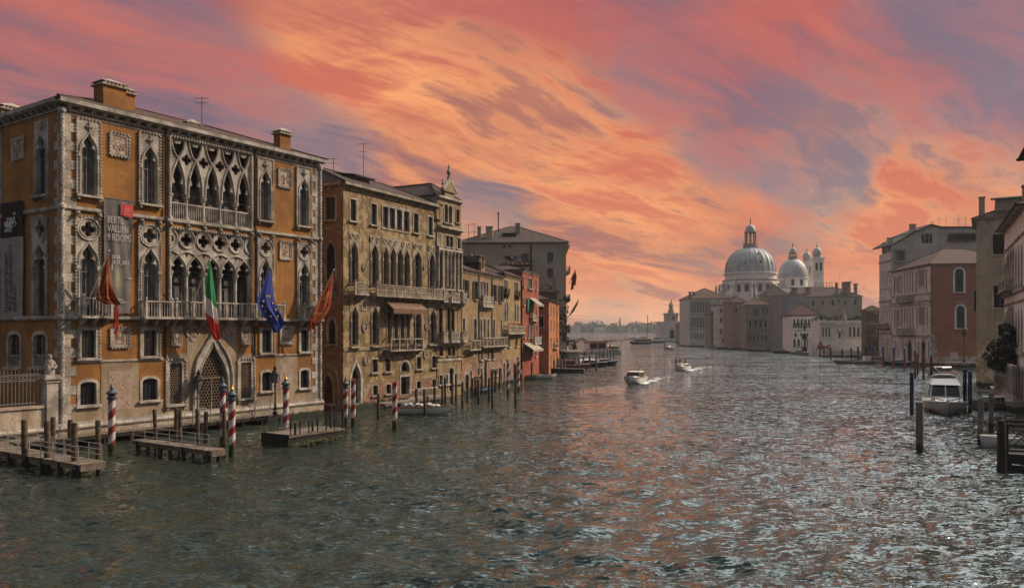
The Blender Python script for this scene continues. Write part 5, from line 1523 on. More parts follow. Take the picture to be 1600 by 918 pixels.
for x, w in ((819.3, .8), (825, .9), (830, 1.), (834, .9), (838.8, .7)): window(F4, F4.t(x), F4.z(828, 527), w, F4.z(828, 507)-F4.z(828, 527), 'rect', frame=.12, style='casement', bar='woodframe', glass='dark')
window(F4, F4.t(821), F4.z(821, 556), 1.4, 2.2, 'rect', frame=.1, style='casement', glass='dark', bar='woodframe'); window(F4, F4.t(831), F4.z(831, 553), 1.2, 2.2, 'rect', frame=.1, style='casement', glass='dark', bar='woodframe'); window(F4, F4.t(837), F4.z(837, 556), 1.0, 2.4, 'rect', frame=.1, style='casement', glass='dark', bar='woodframe')
balcony(F4, F4.t(827), F4.t(834), F4.z(829, 500), .7, 1.1, 'istria', 'fret', corbels=2); balcony(F4, F4.t(829), F4.t(840)-.1, F4.z(834, 536), .8, 1.2, 'istria', 'fret', corbels=3)
def awning(F_, x0, x1, yt, yb, proj, m='stripecanvas'):
    u0, u1 = F_.t(x0), F_.t(x1); z1 = F_.z((x0+x1)/2, yt); z0 = F_.z((x0+x1)/2, yb)
    mb = MB(); mb.hexa([(u0, -proj, z0), (u1, -proj, z0), (u1, -.02, z1-.06), (u0, -.02, z1-.06)], [(u0, -proj-.02, z0+.06), (u1, -proj-.02, z0+.06), (u1, -.02, z1), (u0, -.02, z1)])
    mb.box(u0, u1, -proj-.03, -proj-.01, z0-.3, z0+.05)
    return F_.put(mb, 'awning', M[m])
awning(F4, 826, 836, 465, 476, 1.7); awning(F4, 818, 834, 535, 546, 1.9)
mb = MB(); mb.box(F4.t(822), F4.t(826), -.3, -.05, F4.z(825, 487), F4.z(825, 467)); F4.put(mb, 'green_blind', flat('green_blind', (.02, .11, .06), .7, .2))
F4.finish([(-1, ZRA, 'red', 'wall')])

# orange house, standing forward on the quay
Y5 = 160.; N0 = Vector((at(857.5, 500, Y5).x, Y5)); N1 = Vector((at(873.6, 500, 183).x, 183)); ND = N1-N0
ZNA = EYE+(HY-470)/FOC*161
F5 = house('orange_house', 'orange house with a shaded rust side and white-framed windows', N0, ND, ND.length, 9, ZNA, 'orange', 'rust', pitch=.7, cornm='istria', rise=1.8, over=.6)
for x in (861, 865.5, 870.5):
    for yt, yb in ((478, 490), (500, 514), (527, 541), (553, 570)): window(F5, F5.t(x), F5.z(863, yb), 1.1, F5.z(863, yt)-F5.z(863, yb), 'rect', frame=.14, style='casement', bar='woodframe', sill=.1)
for yt, yb in ((471, 483), (494, 511), (526, 539)): win(F5.left, 842, 849, yt, yb, 'rect', frame=.14, style='casement', bar='woodframe', glass='dark')
balcony(F5, F5.t(863.5), F5.t(868), F5.z(866, 543), .6, 1., 'istria', 'iron', corbels=2)
F5.finish()
# dark lean-to roof block and little chimney stack beside it
F5b = house('low_dark_house', 'low dark tiled house tucked between red and orange houses', (at(843, 500, 176).x, 176), (1, .12), 4.0, 6, EYE+(HY-456)/FOC*176, 'darkhouse', None, rise=1.8, corn=False, left=False)
F5b.finish()
chimney(F5b.t_, 3.4, .8, 12, EYE+(HY-434)/FOC*176, .9, .9, 'olive', 'plain')

# great grey block behind
Y6 = 196.; g0 = at(716, 500, Y6); g1 = at(884, 500, Y6); ZGA = EYE+(HY-381)/FOC*Y6
F6 = house('great_grey_palace', 'huge grey palace side wall with a dark hipped roof looming over the row houses', (g0.x, Y6), (1, -.03), g1.x-g0.x, 26, ZGA, 'grey', 'grey', cat='palace', rise=5.6, over=.7, right=True, left=False, pitch=9, ridge=13)
for x0, x1, yt, yb in ((855, 864.5, 394, 409), (855, 864.5, 419, 434), (815, 826, 396, 410)): win(F6, x0, x1, yt, yb, 'rect', frame=.2, style='grid', bar='greyframe')
for x0, x1 in ((786, 790), (795, 799)): win(F6, x0, x1, 382.5, 386, 'rect', frame=.1, style='none', glass='dark')
mb = MB(); u = F6.t(829.5); mb.tube([(u, -.15, ZGA-.3), (u, -.15, 6)], .22, 6); F6.put(mb, 'downpipe', M['iron'])
course(F6, 0, F6.L-.02, F6.z(800, 387), .25, .1, 'grey')
for zf in (.30, .55, .78):
    for k in range(3):
        window(F6.right, 2.2+3.4*k, ZGA*zf, 1.5, 3.6, 'arch', frame=.3, style='casement', bar='woodframe', sill=0)
    balcony(F6.right, 1.0, 11, ZGA*zf-.1, 1.1, 1.2, 'istria', 'baluster', corbels=8)
course(F6.right, 0, 26, ZGA*.27, .4, .4, 'istria'); course(F6.right, 0, 26, ZGA*.52, .4, .4, 'istria')
F6.finish()
cornice(F6.right, -.3, 26, ZGA-1.5, 1.3, .9, 'istria', 1.3, .4)
for px_, w, y_ in ((747, .9, 4), (763.5, 1.7, 3), (808, 1.2, 7)): chimney(F6.t_, F6.t(px_), y_, ZGA+1.2, EYE+(HY-(355 if px_ < 780 else 350))/FOC*(Y6+y_), w, w*.8, 'grey' if px_ < 800 else 'olive', 'plain')
mb = MB(); u = F6.t(797); mb.hexa([(u-2, 4, ZGA+2.2), (u+1.4, 4, ZGA+2.2), (u+1.4, 7.6, ZGA+2.6), (u-2, 7.6, ZGA+2.6)], [(u-2, 4, ZGA+3.2), (u+1.4, 4, ZGA+3.2), (u+1.4, 7.6, ZGA+4.0), (u-2, 7.6, ZGA+4.0)]); mb.build('dormer', M['tile'], F6.t_)
mb = MB(); mb.tube([(F6.t(776), 9, ZGA+3), (F6.t(776), 9, ZGA+9)], .16, 6); mb.ball((F6.t(776), 9, ZGA+9), .3, 6, 4); mb.build('lightning_rod', M['iron'], F6.t_)
for px_, Yq, y1, lb in ((732, 122, 350, 'spindly aerial left of a pair above the tan house roof'), (741, 126, 348, 'spindly aerial right of a pair above the tan house roof')):
    p = at(px_, 395, Yq); antenna(p, ZTA+1.5, EYE+(HY-y1)/FOC*Yq, lb)

# roof terrace with plants above the ochre house
def leaf_cloud(mb, c, r, n, size, rnd, flatten=1.):
    """many small leaf faces spread through an uneven volume of clumps"""
    clumps = [(Vector((rnd.gauss(0, .5)*r[0], rnd.gauss(0, .5)*r[1], rnd.gauss(0, .45)*r[2])), rnd.uniform(.25, .5)) for _ in range(max(5, n//90))]
    for k in range(n):
        cc, cr = rnd.choice(clumps)
        v = Vector((rnd.gauss(0, 1), rnd.gauss(0, 1), rnd.gauss(0, 1))).normalized()*rnd.uniform(.3, 1)**.5
        p = Vector(c)+cc+Vector((v.x*r[0]*cr, v.y*r[1]*cr, v.z*r[2]*cr))
        a = Vector((rnd.gauss(0, 1), rnd.gauss(0, 1), rnd.gauss(0, .7))).normalized()*size*rnd.uniform(.6, 1.4); b = a.cross(Vector((rnd.gauss(0, 1), rnd.gauss(0, 1), rnd.gauss(0, 1)))).normalized()*a.length*.55
        mb.quad([p-a, p+b, p+a, p-b])
rnd = random.Random(11)
tp = thing('terrace_plants', 'straggling potted plants on a roof terrace above the narrow ochre house', 'plants', at(806, 412, 147)[:])
mb = MB(); leaf_cloud(mb, (0, 0, .9), (2.4, 1, .9), 700, .13, rnd); mb.build('foliage', M['leafdark'], tp)
for k in range(5): mb = MB(); mb.lathe([(.18, 0), (.25, .45)], 8, (-1.8+.9*k, 0, -.2)); mb.build('pot', M['rust'], tp)
mb = MB(); mb.box(-3.2, 3.2, -.8, 1.2, -.5, -.2); 
for sx in (-3, -1, 1, 3): mb.tube([(sx, -.6, -3.2), (sx, -.6, -.5)], .09, 5)
mb.build('terrace_deck', M['woodframe'], tp)
iv = thing('ivy', 'dark ivy hanging down the corner of the great grey palace', 'ivy', at(884, 560, 191)[:])
mb = MB()
for k in range(7): leaf_cloud(mb, (-.4+.4*sin(k*1.3), .3*cos(k), 1+2.3*k), (1.1+.4*(k % 2), .7, 1.9), 260, .2, rnd)
mb.build('leaves', M['leafdark'], iv)
mb = MB(); mb.tube([(0, .2, -1), (.2, .3, 6), (-.2, .3, 14)], .12, 5); mb.build('stem', M['bark'], iv)
# flags on the grey palace water front
for px_, y0, y1, dx, kind, lb in ((889, 442, 421, 11, 'lion', 'ragged dark red banner on the great grey palace front'), (887, 497, 468, 17, 'pole', 'slanting furled grey flag low on the great grey palace front')):
    a = at(px_, y0, 196); b = at(px_+dx, y1, 190); t = thing('palace_flag', lb, 'flag', a[:])
    mb = MB(); mb.tube([(0, 0, 0), b-a], .09, 5); mb.build('flagpole', M['palewood'], t)
    mb = MB(); d_ = b-a
    if kind == 'pole': mb.tube([d_*.15, d_*.45+Vector((.15, 0, -.1)), d_*.8+Vector((.1, 0, -.1)), d_], [.12, .34, .26, .08], 7)
    else:
        for i in range(10):
            for j in range(5):
                f = lambda i, j: d_*(.35+.06*i)+Vector((.25*sin(i*1.2+j*.8), .2*cos(i+j), -.62*j))
                mb.quad([f(i, j), f(i+1, j), f(i+1, j+1), f(i, j+1)])
    mb.build('cloth', M['cloth_red'] if kind == 'lion' else M['hullgrey'], t, smooth=True)
# ------------------------------------------------------------ right bank, from near to far
# ornate palace at the right edge
A1 = Vector((67.2, 107.)); AD = Vector((-.53, -1)).normalized()
A0 = A1-AD*1.2
F7 = house('ornate_pale_palace', 'pale ornate stone palace with traceried loggias at the right edge', A0, AD, 25.5, 14, 22.3, 'whitewall', None, cat='palace', rise=2.5, cornm='istria', over=1.0, pitch=.7, left=False, roofm='tile_d')
for z0, h in ((6.9, 4.2), (14.1, 4.3)):
    for u in (1.6, 3.7): window(F7, u, z0, 1.1, h, 'ogee', frame=.22, style='casement', bar='woodframe', glass='dark', hh=1.4)
    for k in range(6): window(F7, 6.0+1.45*k, z0, 1.0, h+.3, 'tref', outer=(5.3+1.45*k, 6.72+1.45*k, z0-.02, z0+h+.9), frame=.2, style='casement', bar='greyframe', hh=1.4, sill=0)
    for k in range(3): window(F7, 16.5+3.2*k, z0, 1.1, h, 'ogee', frame=.22, style='casement', bar='woodframe', hh=1.4)
    balcony(F7, 5.0, 14.5, z0-.1, 1.0, 1.2, 'istria', 'baluster', corbels=7)
    balcony(F7, .8, 4.5, z0-.1, .8, 1.1, 'istria', 'baluster', corbels=3)
    course(F7, 0, 25.4, z0-.5, .35, .25); course(F7, 0, 25.4, z0+h+1.25, .2, .15)
for k in range(8): window(F7, 2+3.1*k, 1.2, 1.2, 3.6, 'arch', frame=.22, style='grid', bar='iron', glass='dark')
F7.finish()
mb = MB(); mb.box(0, 25.5, -1.6, -.004, -1, 1.0); mb.box(0, 25.5, -1.7, -.006, 1.002, 1.2); mb.build('water_steps', M['istria_wet'], F7.t_).parent = F7.t_
chimney(F7.t_, 6.5, 2.0, 22, EYE+(HY-286)/FOC*99, 1.2, 1.0, 'olive', 'plain'); chimney(F7.t_, 1.9, 2.4, 22, EYE+(HY-318)/FOC*104, 1.3, 1.0, 'olive', 'plain')
# tall house just outside, only its eave corner reaches into view
V0 = at(1606, 247, 82)
F8 = house('tall_edge_house', 'dark eave corner of a tall house cut off by the right edge high up', (V0.x, 82), AD, 10, 8, V0.z, 'olive', None, rise=2.6, over=.9, roofm='tile_d', left=True, corn=False)
for z0 in (6, 13, 20):
    for u in (1.6, 4.6, 7.8): window(F8, u, z0, 1.2, 3.2, 'arch', frame=.2, style='casement', bar='woodframe', shutters=.6)
    for u in (2.2, 5.4): window(F8.left, u, z0, 1.1, 3.0, 'rect', frame=.2, style='casement', bar='woodframe')
F8.finish()
# olive grey house
L0 = Vector((75.1, 127.)); LD = Vector((1, -.6)).normalized()
ZLV = EYE+(HY-344)/FOC*126
F9 = house('olive_house', 'tall olive-grey house with dark windows and a stone-faced base, in shade', L0, LD, 13, 13, ZLV, 'olive', None, rise=3.0, cornm='istria', over=.7, pitch=.5, left=True, roofm='tile')
win(F9, 1551.5, 1570, 365.5, 397, 'rect', frame=.2, style='grid', glass='dark', bar='woodframe', sill=.2)
win(F9, 1552.5, 1573, 446, 480, 'rect', frame=.16, style='casement', glass='dark', bar='greyframe', sill=.22, cloth='curtain')
win(F9, 1559.5, 1576, 506.5, 531, 'rect', frame=.22, style='grid', glass='dark', bar='iron', sill=.1)
u0, u1 = F9.t(1553), F9.t(1572); um_ = (u0+u1)/2; zz_ = F9.z(1562, 443)
mb = MB(); hd = head('arch', u1-u0, F9.z(1562, 429)-zz_); mb.tube([(um_+p[0], -.03, zz_+p[1]) for p in hd]+[(um_-p[0], -.03, zz_+p[1]) for p in hd[-2::-1]], .1, 5); mb.box(u0-.5, u1+.5, -.12, -.003, F9.z(1562, 425.5), F9.z(1562, 424)); F9.put(mb, 'blind_arch', M['istria'])
zs_ = F9.z(1550, 535)
mb = MB(); mb.box(.0, 12.9, -.10, -.003, -1, zs_); mb.box(0, 12.9, -.22, -.004, zs_+.002, zs_+.25)
z = 0.6
while z < zs_-1.9: mb.box(.0, 12.9, -.125, -.1002, z, z+.46); z += .53
for k in range(9): mb.tube([(.7+1.2*k+.38*cos(pi*i/6), -.12, zs_-1.35+.75*sin(pi*i/6)) for i in range(7)], .08, 5)
F9.put(mb, 'stone_base', M['istria_wet'])
F9.finish()
chimney(F9.t_, .75, .9, ZLV, EYE+(HY-307)/FOC*126, .85, .8, 'olive', 'plain'); 
mb = MB(); mb.box(2.6, 9, 2.6, 7, ZLV+1.6, ZLV+3.6); at2 = mb.build('roof_room', M['olive'], F9.t_)
mb = MB(); mb.hexa([(2.0, 1.9, ZLV+3.45), (9.6, 1.9, ZLV+3.45), (9.6, 7.6, ZLV+4.4), (2.0, 7.6, ZLV+4.4)], [(2.0, 1.9, ZLV+3.7), (9.6, 1.9, ZLV+3.7), (9.6, 7.6, ZLV+4.7), (2.0, 7.6, ZLV+4.7)]); mb.build('roof_room_tiles', M['tile_d'], at2)

# gothic house with rust-red side
C1 = Vector((106.6, 200.)); CD = Vector((-.12, -1)).normalized(); CL = 27.3; C0 = C1-CD*CL
ZCR = EYE+(HY-414)/FOC*200
F10 = house('rust_sided_house', 'gothic canal house with traceried pale front and rust-red side wall', C0, CD, CL, 22, ZCR, 'palegrey', 'rust', rise=5.0, roofm='tile', cornm='istria', over=.7, pitch=.9, left=False, right=True, axis='y', ridge=9)
XR = 1425.
def r10(xs, yt, yb, kind='arch', w=None, **kw):
    for x0, x1 in xs:
        u0, u1 = F10.t(x0), F10.t(x1); window(F10, (u0+u1)/2, F10.z(XR, yb), max(.7, (u1-u0)*.62), F10.z(XR, yt)-F10.z(XR, yb), kind, frame=.3, style='casement', bar='greyframe', stone='whitewall', **kw)
r10(((1395.7, 1400.2), (1406.2, 1410), (1430, 1434), (1445.6, 1449.6)), 423.5, 457, 'ogee'); r10(((1411.4, 1415), (1415.6, 1419.2), (1419.8, 1423.4), (1424, 1427.6)), 421.5, 457, 'ogee', sill=0, glass='dark')
r10(((1396, 1399.8), (1407, 1411), (1431, 1435), (1446.6, 1450.6)), 478, 511, 'ogee'); r10(((1412, 1415.6), (1416.2, 1419.8), (1420.4, 1424), (1424.6, 1428.2)), 478, 511, 'ogee', sill=0, glass='dark')
balcony(F10, F10.t(1406.5), F10.t(1428), F10.z(XR, 470), 1.1, 1.7, 'istria', 'fret', corbels=6); balcony(F10, F10.t(1407), F10.t(1429), F10.z(XR, 522), 1.1, 1.7, 'istria', 'fret', corbels=6)
for x0, x1, yt in ((1417.5, 1425.5, 530), (1439, 1447, 530)):
    u0, u1 = F10.t(x0), F10.t(x1); window(F10, (u0+u1)/2, .5, (u1-u0)*.72, F10.z((x0+x1)/2, yt)-.5, 'ogee', frame=.3, style='grid', bar='iron', glass='dark', sill=0, hh=2., name='water_gate')
r10(((1397, 1400.4), (1408.5, 1412), (1412.8, 1416), (1429, 1432.5), (1433.5, 1437.2), (1449, 1453)), 532, 556, 'arch')
for y_, p_ in ((471, .3), (476, .2), (523.5, .35), (460.5, .2)): course(F10, 0, CL, F10.z(XR, y_), .3, p_)
for x0, x1, y0, y1 in ((1400.8, 1406, 428, 454), (1435.3, 1444.5, 424, 450), (1400.8, 1406, 482, 510), (1436, 1445.5, 480, 508)):
    mb = MB(); q = (F10.t(x0), F10.t(x1), F10.z(XR, y1), F10.z(XR, y0)); mb.plate([rect(*q), rect(q[0]+.2, q[1]-.2, q[2]+.2, q[3]-.2)], -.07, -.002); o = F10.put(mb, 'fresco_frame', M['istria']); b2 = MB(); b2.box(q[0]+.19, q[1]-.19, -.03, -.003, q[2]+.19, q[3]-.19); b2.build('fresco', M['pinkhouse'], o)
G10 = F10.right
for x0, x1, yt, yb in ((1490, 1507.5, 417.5, 456), (1492.5, 1509.5, 475, 512.5)):
    win(G10, x0+2, x1-2, yt+2, yb, 'arch', frame=.42, style='casement', bar='woodframe', glass='glass', sill=.3, stone='whitewall')
    u0, u1 = G10.t(x0-3), G10.t(x1+3); z_ = G10.z(1500, yt-3); mb = MB(); mb.box(u0, u1, -.2, -.003, z_-.1, z_+.2); G10.put(mb, 'window_hood', M['istria'])
win(G10, 1521.5, 1526, 453, 487, 'rect', frame=.12, style='none', glass='dark')
zb_ = G10.z(1490, 556); mb = MB(); mb.box(.0, 22, -.16, -.003, -1, zb_); G10.put(mb, 'stone_base', M['istria_wet'])
mb = MB(); z = zb_+.01; k = 0
while z < G10.z(1460, 526): mb.box(.02, 1.5 if k % 2 else .9, -.07, -.003, z, z+.78); z += .8; k += 1
G10.put(mb, 'quoins', M['istria'])
mb = MB(); q = G10.r(1484.5, 1496, 550, 561); mb.box(q[0], q[1], -.24, -.165, q[2], q[3]); G10.put(mb, 'notice_board', M['cream'])
F10.finish()
# grey gabled house behind
Y11 = 232.; D0 = Vector((at(1393, 500, Y11).x, Y11)); D1x = at(1534, 500, Y11).x
F11t = thing('grey_gabled_house', 'grey house with a sloping gable, jutting bay and roof aerials behind the rust house', 'house', (D0.x, D0.y, 0), 0)
F11 = Face(F11t, D0, (1, 0)); LE = Vector((-.12, -1)).normalized(); F11l = Face(F11t, D0-LE*10.5, LE)
g = lambda x, y: (F11.t(x), F11.z(x, y))
win(F11, 1440, 1444, 365.5, 379.5, 'arch', frame=.12, style='none', glass='dark', sill=0); win(F11, 1445.5, 1451.5, 364, 380, 'arch', frame=.14, style='none', glass='dark', sill=0); win(F11, 1452.5, 1456.5, 365, 379.5, 'arch', frame=.12, style='none', glass='dark', sill=0)
out_ = [(0, -1), (F11.t(1534), -1), g(1534, 356), g(1470, 356), g(1455.5, 352), g(1426, 365), (0, F11.z(1394, 384))]
F11.wall(0, 30, -1, 99, M['gable'], extra=out_); F11l.wall(0, 10.48, -1, F11.z(1394, 393), M['palegrey'])
mb = MB(); q = F11.r(1399, 1412.5, 391, 408.5); mb.box(q[0], q[1], -1.0, -.004, q[2], q[3]); o = F11.put(mb, 'bay_window', M['greyframe'])
mb = MB(); mb.box(q[0]+.35, q[1]-.35, -1.03, -1.003, q[2]+.3, q[3]-.3); mb.build('pane', M['glass'], o); mb = MB(); mb.box(q[0]-.2, q[1]+.2, -1.2, -.005, q[3]+.002, q[3]+.3); mb.box(q[0]-.1, q[1]+.1, -1.1, -.006, q[2]-.3, q[2]-.002); mb.build('frame', M['istria'], o)
mb = MB(); top = [g(1394, 384), g(1426, 365), g(1455.5, 352), g(1470, 356), g(1534, 356)]
for a, b in zip(top, top[1:]): mb.hexa([(a[0]-.3, -.5, a[1]), (b[0], -.5, b[1]), (b[0], 12, b[1]), (a[0]-.3, 12, a[1])], [(a[0]-.3, -.5, a[1]+.4), (b[0], -.5, b[1]+.4), (b[0], 12, b[1]+.4), (a[0]-.3, 12, a[1]+.4)])
mb.build('roof', M['tile_d'], F11t)
mb = MB(); q = F11.r(1480, 1523, 361.5, 377); mb.box(q[0], q[1], -.8, -.005, q[2], q[2]+.25); mb.box(q[0], q[1], -.85, -.6, q[3]-.9, q[3]-.55)
n = 7
for k in range(n): mb.box(q[0]+(q[1]-q[0]-.2)*k/(n-1), q[0]+(q[1]-q[0]-.2)*k/(n-1)+.2, -.8, -.6, q[2]+.25, q[3]-.9)
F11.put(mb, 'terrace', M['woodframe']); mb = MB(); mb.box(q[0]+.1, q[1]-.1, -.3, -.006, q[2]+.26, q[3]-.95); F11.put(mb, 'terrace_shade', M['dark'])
for u, y_, w, y0 in ((F11.t(1428), .8, 1.5, 351), (1.4, 4, 1.3, 372), (1.9, 8.5, 1.0, 381)): chimney(F11t, u, y_, F11.z(1400, 400), EYE+(HY-y0)/FOC*(Y11+y_), w, 1.1, 'gable', 'plain')
for yt, yb in ((478, 508), (424, 450), (528, 556)):
    for u in (2.4, 5.2, 8.0): window(F11l, u, F11l.z(1384, yb), 1.3, F11l.z(1384, yt)-F11l.z(1384, yb), 'arch', frame=.3, style='casement', bar='woodframe', glass='dark')
for y_ in (470, 520, 408): course(F11l, 0, 10.4, F11l.z(1384, y_), .3, .3)
balcony(F11l, 1.0, 9.5, F11l.z(1384, 512), 1.0, 1.3, 'grime', 'baluster', corbels=5)
for i, (px_, y1) in enumerate(((1457.5, 344), (1467.5, 338.5), (1478, 340), (1498, 339), (1508.5, 337))):
    p = at(px_, 356, Y11+2); antenna(p, F11.z(1470, 358), EYE+(HY-y1)/FOC*Y11, ['leftmost of five thin aerials on the grey gabled house roof', 'second of five aerials from the left on the grey gabled roof', 'middle one of five aerials on the grey gabled house roof', 'fourth of five aerials from the left on the grey gabled roof', 'rightmost of five aerials on the grey gabled house roof'][i])

# dark brown house with tall windows
Y12 = 246.
def simple(name, label, x0, x1, Y, ytop, wallm, dslope=0., depth=14, rows=(), rise=2.2, cat='house', left=True, sidem=None, **kw):
    a = at(x0, 500, Y); 
    r = (x1-CX)/FOC; t_ = (r*Y-a.x)/(1-r*dslope); L = t_*hypot(1, dslope)
    f = house(name, label, (a.x, Y), (1, dslope), L, depth, EYE+(HY-ytop)/FOC*Y, wallm, sidem, cat=cat, rise=rise, left=left, **kw)
    for (n, xa, xb, yt, yb, wf, kind, st) in rows:
        for k in range(n):
            xc = xa+(xb-xa)*(k+.5)/n; u = f.t(xc); w = (f.t(xb)-f.t(xa))/n*wf
            window(f, u, f.z((x0+x1)/2, yb), w, f.z((x0+x1)/2, yt)-f.z((x0+x1)/2, yb), kind, frame=.16, style=st, bar='woodframe' if st != 'none' else 'iron', glass='dark' if st == 'none' else 'glass', stone=kw.get('cornm', 'istria'), sill=.12)
    return f
f = simple('dark_brown_house', 'narrow dark brown house with tall dark windows beside the low white museum', 1353.5, 1377, Y12, 486, 'darkhouse', -.25, 8, [(4, 1356, 1374, 489, 501, .5, 'rect', 'casement'), (4, 1356, 1374, 507, 523, .5, 'arch', 'casement'), (3, 1357, 1373, 532, 548, .5, 'arch', 'none')], rise=1.4, over=.4)
balcony(f, .3, f.L-.3, f.z(1365, 527.5), .8, 1.2, 'grime', 'baluster', corbels=5); course(f, 0, f.L, f.z(1365, 504.5), .35, .2, 'istria'); f.finish()
# low white museum
f = simple('white_museum', 'low unfinished white stone museum with slit windows and flat planted roof', 1281.5, 1355.5, 268, 501, 'whitewall', -.18, 16, [(3, 1283.5, 1298, 512, 524, .28, 'rect', 'none'), (4, 1325, 1351, 511.5, 524.5, .26, 'rect', 'none'), (1, 1310, 1314, 518, 527, .5, 'rect', 'none'), (2, 1303, 1322, 514, 518, .14, 'rect', 'none')], rise=0, cat='museum', sidem='whitewall', corn=False)
mb = MB(); zt_ = f.z(1318, 501)
for px_ in (1282.8, 1300.5, 1306, 1318, 1323.5, 1354): u = f.t(px_); mb.box(u-.3, u+.3, -.14, -.003, .8, zt_-1.0)
mb.box(0, f.L, -.35, -.004, zt_-.9, zt_-.3); mb.box(f.t(1303), f.t(1325), -.7, -.005, zt_-1.4, zt_-.95); f.put(mb, 'pilasters', M['whitewall'])
mb = MB(); mb.box(-.5, f.L+.3, -6, -.01, -1, 1.3); mb.box(-.5, f.L+.3, -6, -5.7, 1.302, 2.2); mb.build('terrace', M['palegrey'], f.t_)
f.finish(); FM = f
mt = f.t_; zr_ = zt_
def plant(name, label, cat, loc, parts, group=None):
    t = thing(name, label, cat, loc, 0, group)
    for nm, mb, m in parts: mb.build(nm, M[m], t)
    return t
rnd = random.Random(5)
mb, m2 = MB(), MB()
for k in range(9): leaf_cloud(mb, (-7.5+1.9*k, 0, 1.2+.3*sin(k*2)), (1.5, .9, .8), 150, .24, rnd); leaf_cloud(m2, (-7.5+1.9*k, .3, 1.9+.4*sin(k*2)), (1.3, .7, .45), 70, .22, rnd)
plant('roof_hedge', 'yellow-green hedge growing along the flat roof of the white museum', 'hedge', f.world(f.L/2, 3, zr_-.3)[:], (('foliage', mb, 'leaf'), ('yellow_leaves', m2, 'leafyel')))
t = thing('roof_obelisk', 'pale pointed cone standing on the roof of the low white museum', 'obelisk', f.world(f.t(1319.5), .8, zr_-.5)[:]); mb = MB(); mb.lathe([(.95, 0), (.9, .6), (.55, 2.6), (.32, 4.0), (.12, 4.5)], 8); mb.build('cone', M['istria'], t); mb = MB(); mb.box(-1.1, 1.1, -1.1, 1.1, -.4, -.003); mb.build('plinth', M['istria'], t)
t = thing('red_sculpture', 'spiky red metal sculpture on the white museum waterside terrace', 'sculpture', f.world(f.t(1281), -3.5, 2.4)[:])
mb = MB()
for a, b in (((-1.6, 0, 0), (-.6, 0, 2.6)), ((-.6, 0, 2.6), (.4, .1, .6)), ((.4, .1, .6), (1.8, 0, .8)), ((1.8, 0, .8), (2.6, 0, 1.7)), ((-1.2, .2, .9), (1.6, .3, 1.0)), ((2.2, 0, 0), (1.8, 0, .8)), ((-.2, 0, 0), (.2, 0, 1.0))): mb.tube([a, b], .28, 6)
mb.build('body', M['redpaint'], t)
# white palace with seven windows
f = simple('white_palace', 'small white palace with a row of seven balconied windows and tiled roof', 1236.5, 1280, 302, 493, 'whitewall', -.12, 15, [(7, 1238.5, 1278, 499, 507, .42, 'rect', 'none'), (4, 1238, 1276, 520.5, 525.5, .24, 'rect', 'none'), (5, 1238, 1271, 530, 541, .4, 'arch', 'none')], rise=4.6, cat='palace', roofm='tile', over=.5)
for k in range(5): balcony(f, f.t(1239+8.1*k), f.t(1244.5+8.1*k), f.z(1258, 509.5), .6, 1.0, 'iron', 'iron', corbels=2, pitch=.25)
window(f, f.t(1257), .6, 1.7, f.z(1257, 521)-.6, 'arch', frame=.25, style='none', glass='dark', sill=0, name='water_gate'); window(f, f.t(1257), f.z(1257, 514.5), .6, 1.0, 'arch', frame=.15, style='none', glass='dark')
course(f, 0, f.L, f.z(1258, 516), .25, .15); f.finish()
# scaffold-wrapped building
a = at(1225, 500, 322); b = at(1202.5, 500, 346)
f = house('wrapped_building', 'tall building wrapped in grey scaffold sheeting next to the white palace', (b.x, b.y), (a.x-b.x, a.y-b.y), hypot(a.x-b.x, a.y-b.y), 10.5, EYE+(HY-464.5)/FOC*330, 'scaff', 'scaff', cat='building', left=False, right=True, rise=0, corn=False)
mb = MB()
for k in range(9):
    for j in range(6):
        z_ = 4+3.2*j
        if k < 8 and z_ < 21: mb.box(f.L*k/8+.03, f.L*(k+1)/8-.03, -.05-.02*((k+j) % 2), -.003, z_-1.55, z_+1.6)
f.put(mb, 'sheeting_panels', M['scaff'])
mb = MB(); q = f.r(1211.5, 1214, 490, 505.5); mb.box(q[0], q[1], -.12, -.08, q[2], q[3]); f.put(mb, 'hanging_sign', M['istria'])
mb = MB(); mb.box(1.5, 11, -2.5, -.2, 1, 4.4); f.right.put(mb, 'shelter', M['grey'])
mb = MB(); zt_ = EYE+(HY-464.5)/FOC*330
for k in range(7): mb.tube([(f.L*k/6, -.1, 0), (f.L*k/6, -.1, zt_+1)], .06, 5)
f.put(mb, 'scaffold_poles', M['iron']); f.finish()
# old houses
f = simple('shuttered_old_house', 'brown old house with a covered loggia next to the wrapped building', 1166, 1203, 352, 477, 'umber', -.1, 14, [(3, 1177, 1187, 481, 495, .55, 'rect', 'none'), (2, 1190, 1201, 480, 490, .5, 'rect', 'none'), (4, 1168, 1201, 500, 511, .42, 'arch', 'none'), (5, 1168, 1201, 522, 533, .36, 'rect', 'none')], rise=3.2, roofm='tile')
balcony(f, f.t(1176), f.t(1188), f.z(1184, 498), 1.0, 1.3, 'istria', 'baluster', corbels=4); balcony(f, f.t(1192), f.t(1201), f.z(1184, 515), 1.0, 1.3, 'istria', 'baluster', corbels=3); f.finish()
f = simple('round_window_house', 'narrow reddish old house with three white-framed windows stacked above each other', 1144, 1166, 372, 473, 'pinkhouse', .05, 13, [(1, 1158, 1166-1.5, 478, 486, .75, 'arch', 'none'), (1, 1158, 1166-1.5, 494, 503, .75, 'arch', 'none'), (1, 1158, 1166-1.5, 512, 523, .75, 'arch', 'none'), (1, 1147, 1154, 480, 487, .5, 'rect', 'none')], rise=3.0, roofm='tile'); f.finish()
